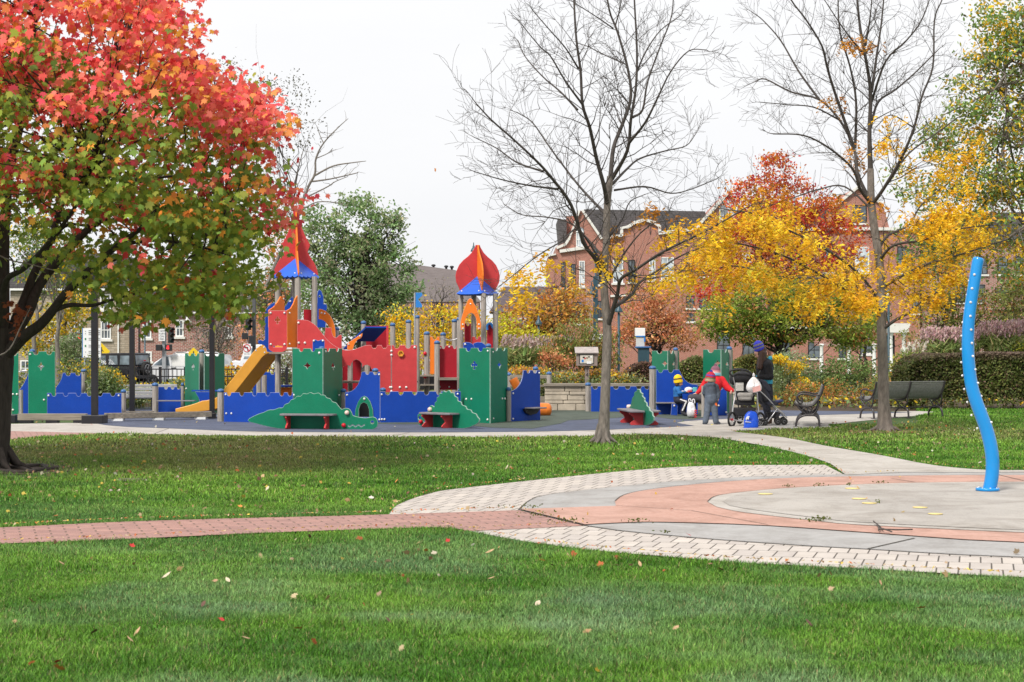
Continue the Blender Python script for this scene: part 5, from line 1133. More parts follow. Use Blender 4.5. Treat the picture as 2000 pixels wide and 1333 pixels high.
strip(B, 'gutter', [(12, 566), (260, 566)], 4, S, .2, MT['white'], -.35)
for x0, x1, y0, y1 in [(197, 217, 627, 663), (140, 158, 628, 662), (95, 113, 627, 662), (50, 68, 627, 662), (196, 217, 575, 605), (120, 158, 704, 730), (40, 70, 704, 735)]: win(B, x0, x1, y0, y1, S, 0, 'glass', nv=2, nh=1, fw=.09)
strip(B, 'downpipe', [(231.5, 568), (231.5, 745)], 2.6, S, .1, MT['white'], -.12)
B = thing('brick_house', 'red brick house with small white windows behind the traffic signal', 'house', (*P(340, 0, S)[:2], -.5))
wallpoly(B, 'wall', [(257, 745), (257, 612), (545, 612), (545, 745)], S, 9, MT['brickl'], -.4)
wallpoly(B, 'roof', [(252, 613), (300, 560), (510, 560), (552, 613)], S, 9.6, MT['slate'], -.75)
strip(B, 'gutter', [(254, 612), (550, 612)], 3.5, S, .2, MT['white'], -.8)
for x0, x1, y0, y1 in [(281, 298, 625, 661), (286, 299, 687, 706), (345, 361, 625, 658), (440, 456, 625, 658), (345, 365, 690, 715)]: win(B, x0, x1, y0, y1, S, -.4, 'glass', nv=1, nh=1, fw=.1)
strip(B, 'downpipe', [(274, 614), (274, 745)], 2, S, .1, MT['dark'], -.5)
mb = MB(); c = P(369, 626, S); mb.lathe([(.06, .2), (.1, .1), (.3, -.1), (.32, -.16)], (c[0], c[1] - .6, c[2]), 12); mb.tube([(c[0], c[1] - .6, c[2] + .2), (c[0] - .5, c[1] - .45, c[2] + .3)], .03, 6); mb.build('wall_lamp', MT['white'], B)
# distant grey roof seen between the two towers, and the long dark roof right of the dome
S = 20; B = thing('grey_roofed_house', 'distant house with a long grey shingle roof and three roof vents, between the castle towers', 'house', (*P(850, 0, S)[:2], -.5))
wallpoly(B, 'roof', [(700, 590), (700, 512), (810, 517), (890, 528), (940, 590)], S, 1, mat('grey_shingle', (.27, .23, .235), .85, scale=1.5, var=.2, bump=.4, bscale=30, stretch=(1, 1, 5)), .2)
wallpoly(B, 'wall', [(705, 735), (705, 586), (935, 586), (935, 735)], S, 8, MT['brickl'], .3)
for x in (846, 871, 882):
    mb = MB(); c = P(x, 521 + (x - 846) * .08, S); mb.lathe([(.1, -.2), (.12, .05), (.22, .08), (.2, .2), (.1, .25)], (c[0], c[1] + .7, c[2]), 10); mb.build('roof_vent', MT['dark'], B)
for x in (720, 760, 800, 850, 890): win(B, x, x + 14, 610, 650, S, .3)
S = 20; B = thing('dark_roofed_house', 'low dark brick house with a purple grey roof, left of the large brick building', 'house', (*P(1030, 0, S)[:2], -.5))
wallpoly(B, 'wall', [(965, 735), (965, 598), (1090, 598), (1090, 735)], S, 8, MT['brickl'], .3)
wallpoly(B, 'roof', [(955, 610), (985, 560), (1080, 560), (1100, 610)], S, 8.4, mat('purple_shingle', (.2, .16, .18), .85, scale=1.5, var=.25, bump=.4, bscale=30, stretch=(1, 1, 5)), .1)
for x in (980, 1015, 1050): win(B, x, x + 14, 622, 655, S, .3)
S = 24
B = thing('brick_building', 'large red brick building with white trim, curved parapet and slate roof', 'building', (*P(1260, 0, S)[:2], -.5))
wallpoly(B, 'wall', [(1070.5, 745), (1070.5, 501), (1086, 497), (1086, 482), (1107, 473), (1130, 412), (1137, 412), (1174, 466), (1190, 464), (1214, 461), (1214, 447), (1226, 445), (1240, 436), (1260, 431), (1279, 437), (1288, 444), (1288, 454), (1358, 447), (1423, 376), (1489, 447), (1500, 448), (1500, 745)], S, 9, MT['brickr'])
wallpoly(B, 'roof', [(1142, 408), (1378, 412), (1400, 470), (1174, 470), (1160, 450)], S, 8, MT['slate'], .6)
wallpoly(B, 'side_roof', [(1089.5, 428), (1107, 428), (1107, 477), (1094, 477)], S, 6, MT['slate'], .5)
wallpoly(B, 'chimney', [(1107, 480), (1107, 420), (1123.5, 420), (1123.5, 480)], S, 1, MT['brickr'], 1.2); 
wallpoly(B, 'dormer', [(1297, 452), (1297, 441), (1342, 441), (1342, 452)], S, 3, MT['slate'], .45)
for pts, wd in [([(1070, 501), (1086, 497)], 2.5), ([(1087, 485), (1104, 478), (1112, 466)], 5), ([(1112, 466), (1132, 411)], 3.5), ([(1137, 411), (1175, 467)], 4.5), ([(1093, 491.5), (1144, 484)], 6), ([(1188, 464), (1214, 461)], 5), ([(1214, 462), (1214, 446), (1226, 444), (1240, 435), (1260, 430), (1279, 436), (1288, 443), (1288, 455)], 6), ([(1286, 456), (1358, 448)], 6), ([(1357, 449), (1423, 375)], 6), ([(1423, 375), (1489, 448)], 6), ([(1192, 579), (1222, 577)], 4), ([(1485, 450), (1502, 450)], 6)]: strip(B, 'stone_trim', pts, wd, S, .3, MT['trim'], -.25)
win(B, 1125, 1141, 452, 484, S, 0, 'paleglass', arch=True, nv=2, nh=1)
for x0, x1, y0, y1, gl in [(1096, 1104, 512, 562, 'glass'), (1115, 1124, 516, 563, 'glass'), (1131, 1142, 510, 560, 'paleglass'), (1197, 1217, 508, 553, 'paleglass'), (1227, 1240, 508, 551, 'glass'), (1268, 1280, 505, 548, 'paleglass'), (1291, 1316, 503, 546, 'paleglass'), (1340, 1354, 496, 540, 'glass'), (1366, 1382, 496, 540, 'glass'), (1165, 1175, 520, 556, 'glass'), (1167, 1177, 588, 622, 'glass'), (1340, 1356, 578, 602, 'glass'), (1365, 1395, 576, 602, 'glass'), (1341, 1356, 612, 628, 'glass'), (1405, 1440, 390, 430, 'paleglass'), (1120, 1141, 590, 632, 'glass'), (1410, 1430, 496, 540, 'glass'), (1450, 1470, 496, 540, 'paleglass'), (1400, 1425, 650, 700, 'glass'), (1450, 1475, 650, 700, 'glass')]: win(B, x0, x1, y0, y1, S, 0, gl, nv=1, nh=1, frame='white' if gl == 'paleglass' else 'dark')
wallpoly(B, 'corner_pier', [(1144, 745), (1144, 560), (1160, 560), (1160, 745)], S, .5, MT['brickl'], -.5); strip(B, 'downpipe', [(1189.5, 470), (1189.5, 745)], 2.4, S, .12, MT['brickl'], -.14)
B = thing('brick_rowhouse', 'red brick rowhouse with a white columned porch behind the yellowing tree', 'building', (*P(1700, 0, S)[:2], -.5))
wallpoly(B, 'wall', [(1500, 745), (1500, 446), (1590, 446), (1637, 400), (1677, 366), (1727, 400), (1740, 446), (1800, 446), (1800, 745)], S, 9, MT['brickr'], .5)
wallpoly(B, 'roof', [(1490, 448), (1530, 405), (1640, 405), (1660, 448)], S, 8, MT['slate'], .8)
for pts, wd in [([(1620, 412), (1637, 398), (1677, 365)], 5), ([(1677, 365), (1726, 399)], 5), ([(1500, 447), (1800, 447)], 6), ([(1500, 640), (1700, 640)], 4)]: strip(B, 'stone_trim', pts, wd, S, .3, MT['trim'], .25)
for x0, x1, y0, y1, gl in [(1672, 1700, 482, 532, 'paleglass'), (1610, 1630, 482, 532, 'glass'), (1550, 1570, 482, 532, 'glass'), (1668, 1695, 400, 435, 'glass'), (1755, 1775, 482, 532, 'glass'), (1784, 1797, 585, 612, 'glass'), (1580, 1604, 668, 700, 'glass'), (1640, 1655, 660, 700, 'glass'), (1520, 1545, 668, 700, 'glass'), (1682, 1706, 650, 700, 'glass')]: win(B, x0, x1, y0, y1, S, .5, gl, nv=1, nh=1, frame='white' if gl == 'paleglass' else 'dark')
S = 27; wallpoly(B, 'porch_roof', [(1736, 650), (1736, 640), (1734, 640), (1734, 632), (1778, 632), (1778, 640), (1775, 640), (1775, 650)], S, 3, MT['trim'])
for x in (1742, 1767, 1709, 1660, 1606):
    c = P(x, 0, S); mb = MB(); zt = P(0, 650 if x > 1720 else 672, S)[2]; mb.lathe([(.2, -.5), (.2, -.35), (.15, -.3), (.125, zt - .25), (.16, zt - .18), (.2, zt - .12), (.2, zt)], (c[0], c[1] + .3, 0), 14); mb.build('porch_column', MT['white'], B)
wallpoly(B, 'lower_porch_beam', [(1596, 676), (1596, 668), (1720, 668), (1720, 676)], S, 1, MT['brickl'], .2)
wallpoly(B, 'front_door', [(1745, 745), (1745, 655), (1763, 655), (1763, 745)], S, .1, MT['dark'], 2.6)
S = 30; B2 = thing('gate_pier', 'short square red brick gate pier with a pale stone cap, left of the yellowing tree', 'pier', (*P(1694, 0, S)[:2], -.3))
bxp(1686, 1702.5, 696, 752, S, .5, 'pier', MT['brickr'], B2); bxp(1684.5, 1704, 692.5, 696, S, .6, 'cap_stone', MT['trim'], B2, -.05); bxp(1687, 1701.5, 689.5, 692.5, S, .45, 'cap_top', MT['trim'], B2, .02)
S = 24; B = thing('brick_house', 'dark red brick house at the right edge behind the large tree', 'house', (*P(1960, 0, S)[:2], -.5))
wallpoly(B, 'wall', [(1806, 745), (1806, 470), (2120, 470), (2120, 745)], S, 9, MT['brickl'], 1)
wallpoly(B, 'roof', [(1798, 473), (1845, 418), (2090, 410), (2130, 473)], S, 9.4, MT['slate'], .7)
for x0, x1, y0, y1 in [(1950, 1978, 562, 582), (1905, 1930, 555, 590), (1830, 1850, 555, 590), (1870, 1890, 555, 590), (1955, 1975, 500, 535), (1915, 1935, 500, 535), (1990, 2010, 500, 535)]: win(B, x0, x1, y0, y1, S, 1, 'glass', frame='dark')
# wavy blue spray pole ------------------------------------------------------
T = thing('spray_pole', 'tall wavy bright blue water spray pole with white nozzles, standing on the splash pad', 'spray pole', G(1927, 965))
S = g(965); Y = F / S
cl = spl([(1929, 966), (1934, 950), (1938, 925), (1938.5, 900), (1935, 872), (1927, 840), (1916, 810), (1905, 780), (1897, 750), (1892.5, 715), (1890.5, 680), (1891, 645), (1894, 610), (1899, 575), (1904, 545), (1908, 520), (1910.5, 508)], 5)
p3 = [P(a, b, S) for a, b in cl]; n = len(p3); rr = [(13.0 if i < n * .25 else 13.0 - 2.2 * ((i / n - .25) / .75)) / S for i in range(n)]
mb = MB(); mb.tube(p3 + [P(1911, 505.5, S), P(1911.3, 503.5, S), P(1911.5, 502.8, S)], rr + [rr[-1] * .96, rr[-1] * .75, rr[-1] * .3], 24); mb.build('pole', MT['poleblue'], T)
mb = MB(); c = P(1929, 966, S); r = 23 / S; mb.lathe([(r, .0), (r, .02), (r * .96, .03)], (c[0], c[1], .034), 28); bp_ = mb.build('base_plate', MT['poleblue'], T)
for a in range(8):
    q = (c[0] + .86 * r * math.cos(a * PI / 4), c[1] + .86 * r * math.sin(a * PI / 4), .06); mb = MB(); mb.lathe([(.009, 0), (.009, .008), (.004, .011)], q, 6); mb.build('flange_bolt', MT['bolt'], bp_)
noz = [(1900.5, 537), (1896, 564), (1893, 591), (1892, 618), (1893.5, 644.5), (1895, 670.5), (1897, 696), (1902.5, 722), (1908, 748.5), (1915.5, 774), (1924, 799.5), (1934, 825)]
for x, y in noz:
    k = min(range(n), key=lambda i: abs(cl[i][1] - y)); cx = cl[k][0]; r = rr[k]; dx = (x - cx) / S; dy = -math.sqrt(max(r * r - dx * dx, 0)); c = Vector(P(cx, y, S)) + Vector((dx, dy, 0)); d = Vector((dx, dy, 0)).normalized()
    for sg in (1,):
        mb = MB(); mb.tube([c - d * .004, c + d * .008], .013, 10); mb.ball(c + d * .008, .0095, 8); mb.build('nozzle', MT['bolt'], T)
    c2 = Vector(P(cx, y + 12, S)) + Vector((-r, .01, 0)); mb = MB(); mb.tube([c2, c2 + Vector((-.009, 0, 0))], .013, 10); mb.ball(c2 + Vector((-.009, 0, 0)), .0095, 8); mb.build('nozzle', MT['bolt'], T)
# ------------------------------------------------------------------ red maple in the left foreground
def maple():
    rng = np.random.default_rng(42); Sb = g(917); X, Y, _ = G(-12, 917)
    t = thing('maple_tree', 'large red and green maple with a thick dark trunk at the lawn edge', 'tree', (X, Y, 0))
    def q(px, py, dy=0):
        S = F / (Y + dy); return P(px, py, S)
    mb = MB(); k = 1 / Sb
    tr = spl([q(-14, 926), q(-13, 905), q(-11, 850), q(-9, 760), q(-8, 690), q(-4, 640)], 4); n = len(tr)
    rad = [36, 33, 31.5, 31, 30.5, 30, 30, 30, 31, 31, 31, 32, 32, 33, 34, 35, 34, 33, 32, 31, 30]
    mb.tube(tr, [rad[min(i, 20)] * k for i in range(n)], 16)
    for a in np.linspace(0, 2 * PI, 8)[:-1]:      # root flare
        e = (X + math.cos(a) * (.36 + .15 * rng.random()), Y + math.sin(a) * .36, .0); mb.tube([(X + math.cos(a) * .1, Y + math.sin(a) * .1, .35), (X + math.cos(a) * .3, Y + math.sin(a) * .25, .08), e], [.06, .045, .015], 6)
    mains = [([(2, 700, 0), (24, 680, -.1), (50, 655, -.2), (81, 632, -.3), (105, 604, -.4), (129, 572, -.5), (168, 536, -.7), (230, 480, -.9), (300, 430, -1)], 15, 4),
             ([(0, 690, .1), (18, 665, .1), (54, 611, .3), (75, 560, .5), (111, 512, .6), (168, 452, .8), (222, 410, 1), (252, 374, 1.1), (300, 300, 1.4), (340, 220, 1.5)], 15, 3),
             ([(10, 680, 0), (33, 620, .2), (48, 584, .4), (66, 536, .5), (96, 479, .8), (120, 400, 1), (160, 300, 1), (200, 190, .9), (240, 80, .8)], 12, 3),
             ([(-6, 680, 0), (4, 620, 0), (6, 530, .1), (9, 440, .2), (20, 330, .2), (45, 220, 0), (60, 100, -.2), (80, -40, -.3)], 17, 4),
             ([(0, 640, -.1), (6, 580, -.3), (15, 544, -.5), (48, 524, -.8), (90, 480, -1.1), (150, 400, -1.4), (190, 310, -1.6)], 8, 2.5),
             ([(-16, 660, 0), (-60, 560, .2), (-120, 440, .4), (-200, 320, .3), (-260, 220, 0)], 14, 3), ([(-14, 660, 0), (-50, 600, -.5), (-110, 520, -1), (-220, 440, -1.4)], 11, 3), ([(-10, 650, .2), (-40, 540, 1), (-60, 400, 1.6), (-80, 220, 1.8)], 11, 3)]
    lim = []
    for pts, w0, w1 in mains:
        pth = spl([q(a, b, c) for a, b, c in pts], 4); n = len(pth); mb.tube(pth, [(w0 + (w1 - w0) * (i / n) ** .8) * k for i in range(n)], 9); lim.append(pth)
    for pts, w0, w1 in [([(108, 605, -.4), (138, 596, -.4), (180, 597, -.5), (216, 587, -.5), (280, 570, -.6)], 5.5, 1.5), ([(96, 479, .7), (130, 440, .9), (170, 440, 1), (230, 425, 1.1)], 4, 1.5), ([(129, 572, -.5), (150, 545, -.6), (180, 520, -.6), (240, 505, -.7)], 4, 1.5), ([(168, 452, .8), (200, 400, .7), (260, 360, .6), (330, 345, .5), (400, 345, .4)], 5, 1.5), ([(222, 410, 1), (290, 385, 1), (370, 370, 1), (450, 385, .9)], 4.5, 1.2), ([(230, 480, -.9), (300, 470, -1), (380, 480, -1.1), (450, 500, -1)], 4, 1.2), ([(300, 300, 1.4), (370, 250, 1.4), (430, 210, 1.3)], 4, 1.2), ([(40, 660, -.2), (10, 690, -.6), (-10, 720, -.8)], 3.5, 1.5)]:
        pth = spl([q(a, b, c) for a, b, c in pts], 4); n = len(pth); mb.tube(pth, [(w0 + (w1 - w0) * i / n) * k for i in range(n)], 6); lim.append(pth)
    poly = [(-420, -160), (330, -160), (352, 0), (372, 60), (398, 92), (404, 132), (480, 165), (512, 185), (528, 228), (552, 222), (556, 240), (530, 280), (508, 300), (528, 325), (578, 372), (566, 398), (545, 432), (530, 455), (512, 470), (500, 505), (505, 545), (470, 560), (458, 618), (438, 606), (410, 585), (385, 605), (340, 592), (300, 610), (262, 632), (240, 606), (205, 560), (170, 545), (140, 520), (110, 470), (70, 430), (30, 400), (-20, 430), (-120, 500), (-300, 560), (-460, 480), (-520, 200)]
    # leaf sprays
    N_ = 1900; px = rng.uniform(-520, 600, N_ * 6); py = rng.uniform(-160, 640, N_ * 6); poly = [(a - 6 if a > 340 else a, b - 8 if b > 300 else b) for a, b in poly]; ok = inpoly(px + 10 * rng.normal(size=len(px)) + 26 * fbm(px * .05, py * .05, 1.0, 6), py + 10 * rng.normal(size=len(px)) + 26 * fbm(px * .05, py * .05, 1.0, 8), poly)
    ok &= fbm(px * .03, py * .045, 1.0, 5) + .5 * rng.normal(size=len(px)) > -.2
    # sparser region around the open limbs at the lower left
    hole = np.exp(-(((px - 90) / 75) ** 2 + ((py - 470) / 60) ** 2)) * .8 + .55 * np.exp(-(((px - 230) / 40) ** 2 + ((py - 215) / 30) ** 2)) + .55 * np.exp(-(((px - 150) / 60) ** 2 + ((py - 330) / 30) ** 2)) + .5 * np.exp(-(((px - 60) / 60) ** 2 + ((py - 250) / 40) ** 2)) + .4 * np.exp(-(((px - 300) / 30) ** 2 + ((py - 420) / 60) ** 2))
    ok &= rng.random(len(px)) > hole; px, py = px[ok][:N_], py[ok][:N_]; N_ = len(px)
    e = np.array([np.min(np.hypot(np.array(poly)[:, 0] - a, (np.array(poly)[:, 1] - b))) for a, b in zip(px, py)])
    # depth: a rounded crown about as deep as it is wide
    rr = np.clip(1 - ((px + 10) / 590) ** 2, 0.02, 1) ** .5 * np.clip(1 - ((py - 180) / 520) ** 2, .05, 1) ** .5
    u = rng.uniform(-1, 1, N_); dy = np.sign(u) * np.abs(u) ** .6 * rr * 3.1
    cen = np.array([q(a, b, c) for a, b, c in zip(px, py, dy)])
    per = 24
    ang = rng.normal(size=(N_, per, 3)) * np.array([.18, .2, .08]); pos = cen[:, None] + ang; pos[:, :, 2] -= .35 * (ang[:, :, 0] ** 2 + ang[:, :, 1] ** 2) ** .5
    # autumn colour: red on the top and outer sprays, green inside and below
    nz = fbm(px * .012, py * .012 + dy, 1.0, 77)
    red = 1 / (1 + np.exp((py - 168 - .33 * np.clip(px - 150, 0, 500) - 60 * nz - 130 * fbm(px * .055, py * .075 + dy * 2, 1.0, 78) - 25 * rng.normal(size=N_)) / 30))
    red = np.clip(red + .5 / (1 + np.exp(-(px - 440 - .35 * (py - 250)) / 25)) * (py < 440) + .25 * (rng.random(N_) < .12) + .6 * np.exp(-(((px - 30) / 60) ** 2 + ((py - 350) / 60) ** 2)) + .5 * np.exp(-(((px - 265) / 40) ** 2 + ((py - 430) / 40) ** 2)) + .5 * np.exp(-(((px - 130) / 50) ** 2 + ((py - 385) / 30) ** 2)) + .4 * np.exp(-(((px - 440) / 40) ** 2 + ((py - 600) / 25) ** 2)), 0, 1)
    kind = rng.random(N_); col = np.zeros((N_, per, 3))
    R_ = np.array([[.86, .12, .1], [.9, .22, .16], [.8, .09, .13], [.9, .32, .1], [.66, .05, .05]]); O_ = np.array([[.85, .34, .05], [.8, .42, .06], [.75, .24, .04]]); G_ = np.array([[.24, .33, .04], [.3, .38, .05], [.17, .26, .03], [.36, .38, .055], [.2, .32, .06]])
    for i in range(N_):
        if kind[i] < red[i] * .92: base = R_[rng.choice(5, per, p=[.3, .3, .15, .17, .08])]
        elif kind[i] < red[i] * .94 + .04: base = O_[rng.integers(0, 3, per)]
        else: base = G_[rng.integers(0, 5, per)]
        alt = rng.random(per) < .06; b2 = np.where(rng.random((per, 1)) < .5, O_[rng.integers(0, 3, per)], G_[rng.integers(0, 5, per)]); base = np.where(alt[:, None], b2, base); col[i] = base * (1 + .1 * rng.normal())
    pos = pos.reshape(-1, 3); col = col.reshape(-1, 3) * (1 + .12 * rng.normal(size=(N_ * per, 1)))
    tips = rng.choice(N_, 420, replace=False)
    L_ = np.array([p for l in lim for p in l[len(l) // 3:]])
    for i in tips:
        j = np.argsort(((L_ - cen[i]) ** 2).sum(1))[rng.integers(0, 3)]; limb(mb, L_[j], cen[i], .014, .004, rng, 5, .16, -.04, 4)
    mb.build('trunk', MT['bark_dark'], t)
    dead = np.array([q(x + 9 * rng.normal(), y + 12 * rng.normal(), -.6) for x, y in [(28, 610), (45, 615), (30, 635), (40, 645), (20, 600)] for _ in range(7)]); pos = np.r_[pos, dead]; col = np.r_[col, np.tile([.3, .09, .04], (len(dead), 1))]
    leaf_mesh('crown', pos, .064 * (.5 + .9 * rng.random(len(pos))), col, 'maple', (0, -.75, .6), .6, t, rng=rng, axis=np.c_[rng.normal(size=(len(pos), 2)) * .45, -np.ones(len(pos))])
maple()
T = thing('overhanging_branch', 'thin branch with pale green and yellow leaves reaching in at the left edge', 'branch', P(-60, 520, 150))
mb = MB(); rng = np.random.default_rng(5); pos = []
for pts in ([(-80, 440), (0, 500), (60, 517), (130, 533), (175, 532)], [(-60, 380), (20, 400), (60, 440), (75, 470)], [(-60, 700), (10, 690), (40, 640), (60, 600)]):
    pth = spl([P(a, b, 165) for a, b in pts], 5); mb.tube(pth, [.012 * (1 - .7 * i / len(pth)) for i in range(len(pth))], 6); 
    if pts[0][1] < 600: pos += [np.array(pth[i]) + rng.normal(size=3) * [.06, .06, .07] for i in rng.integers(4, len(pth), 22)]
mb.build('twig', MT['bark_grey'], T); leaf_mesh('leaves', pos, .1, pick([(1, (.35, .42, .06)), (1, (.2, .3, .08)), (.6, (.45, .42, .04))], len(pos), rng), 'oval', (0, -.3, .5), .8, T, rng=rng)

# ------------------------------------------------------------------ two honey locusts
def locust(label, px, gy, trunk, mains, subs, seed, yellow, flare=1.0, twn=9, lean=.45):
    rng = np.random.default_rng(seed); S0 = g(gy); X, Y, _ = G(px, gy); k = 1 / S0
    t = thing('locust_tree', label, 'tree', (X, Y, 0)); q = lambda a, b, d=0: P(a, b, F / (Y + d))
    mb = MB(); pth = spl([q(a, b) for a, b, w in trunk], 5); ws = np.interp(np.linspace(0, 1, len(pth)), np.linspace(0, 1, len(trunk)), [w for a, b, w in trunk])
    mb.tube(pth, list(ws * k / 2), 14)
    for a in np.linspace(0, 2 * PI, 7)[:-1]:
        e = (X + math.cos(a) * .24 * flare, Y + math.sin(a) * .22, 0); mb.tube([(X + math.cos(a) * .03, Y + math.sin(a) * .03, .3), (X + math.cos(a) * .1, Y + math.sin(a) * .1, .09), e], [.06, .045, .012], 6)
    mb.build('trunk', MT['bark_grey'], t)
    mb = MB(); tips = []; skel = []
    def branch(p, d, L, r, lev):
        n = 7 if lev < 2 else 5; pts = [np.array(p)]; d = d / np.linalg.norm(d); cur = d.copy()
        for i in range(n):
            cur = cur + rng.normal(size=3) * .17 + np.array([0, 0, .07 if lev < 2 else .03]); cur /= np.linalg.norm(cur); pts.append(pts[-1] + cur * L / n)
        mb.tube(pts, [max(r * (1 - .8 * i / n), .0024) for i in range(n + 1)], 5 if lev < 2 else 3, cap=False); skel.extend((pts[i], lev) for i in range(1, n + 1))
        if lev >= 3: tips.append(pts); return
        m = [0, twn, 6, 4][lev] if lev else twn
        for _ in range(int(m * (.7 + .6 * rng.random()))):
            i = rng.integers(2, n + 1); b = pts[i] - pts[i - 1]; b = b / np.linalg.norm(b); s = rng.normal(size=3); s -= b * s.dot(b); s /= np.linalg.norm(s); s[2] += .15
            branch(pts[i], b * .75 + s * .75, L * (.34 + .25 * rng.random()), r * .5, lev + 1)
    for pts, w0, w1 in mains:
        pth = spl([q(*p) for p in pts], 4); n = len(pth); mb.tube(pth, [(w0 + (w1 - w0) * (i / (n - 1)) ** .6) * .8 * k / 2 for i in range(n)], 7)
        Lm = sum(np.linalg.norm(np.array(pth[i + 1]) - np.array(pth[i])) for i in range(n - 1))
        for i in range(n): skel.append((np.array(pth[i]), 0))
        ns = int(subs * (Lm / 2.2)) + 3
        for j in range(ns):
            i = min(n - 2, max(1, int((.12 + .88 * (j + rng.random()) / ns) * n))); b = np.array(pth[min(i + 1, n - 1)]) - np.array(pth[i - 1]); b /= np.linalg.norm(b); s = rng.normal(size=3); s -= b * s.dot(b); s /= np.linalg.norm(s)
            frac = 1 - .55 * i / n; branch(pth[i], b * .7 + s * .8, Lm * (.14 + .16 * rng.random()) * frac + .25, (w0 + (w1 - w0) * i / n) * k / 2 * .27, 2)
        branch(pth[-1], np.array(pth[-1]) - np.array(pth[-3]), Lm * .06 + .12, w1 * k / 2 * .8, 2)
    mb.build('branches', MT['bark_twig'], t)
    # hanging strings of small leaflets
    P_ = []; A_ = []; C_ = []
    sk = np.array([s[0] for s in skel]); Sx = F / sk[:, 1]; spx = 1000 + sk[:, 0] * Sx; spy = HY - (sk[:, 2] - CH) * Sx
    for (cx, cy, rx, ry, n, pal, extra) in yellow:
        w_ = np.exp(-((spx - cx) / rx) ** 2 - ((spy - cy) / ry) ** 2); w_ *= w_ > .1
        src = []
        if w_.sum() > 0: src = [sk[i] + rng.normal(size=3) * [.11, .1, .07] for i in rng.choice(len(sk), max(2, n // 13), p=w_ / w_.sum()) for _ in range(rng.integers(5, 13))]
        for s in src:
            d = np.array([rng.normal() * .6 - .15, rng.normal() * .5, -.55 - .4 * rng.random()]); d /= np.linalg.norm(d); L = .14 + .16 * rng.random(); c = np.array(pal[rng.integers(len(pal))]) * (1 + .14 * rng.normal())
            for u in np.linspace(.1, 1, 9):
                P_.append(s + d * L * u + np.array([0, 0, -.12 * u * u * L]) + rng.normal(size=3) * .018); C_.append(c * (1 + .1 * rng.normal())); A_.append(np.array([rng.choice([-1, 1]) * .8, rng.normal() * .5, -.4]))
    leaf_mesh('crown', P_, .066 * (.8 + .4 * rng.random(len(P_))), C_, 'leaflet', (0, -.5, .4), .7, t, rng=rng, axis=A_)
    return t
YL = [(.88, .55, .02), (.84, .48, .015), (.9, .62, .04), (.8, .42, .03)]; YG = [(.62, .5, .04), (.5, .45, .04), (.72, .45, .02)]; YO = [(.6, .28, .02), (.55, .22, .02)]
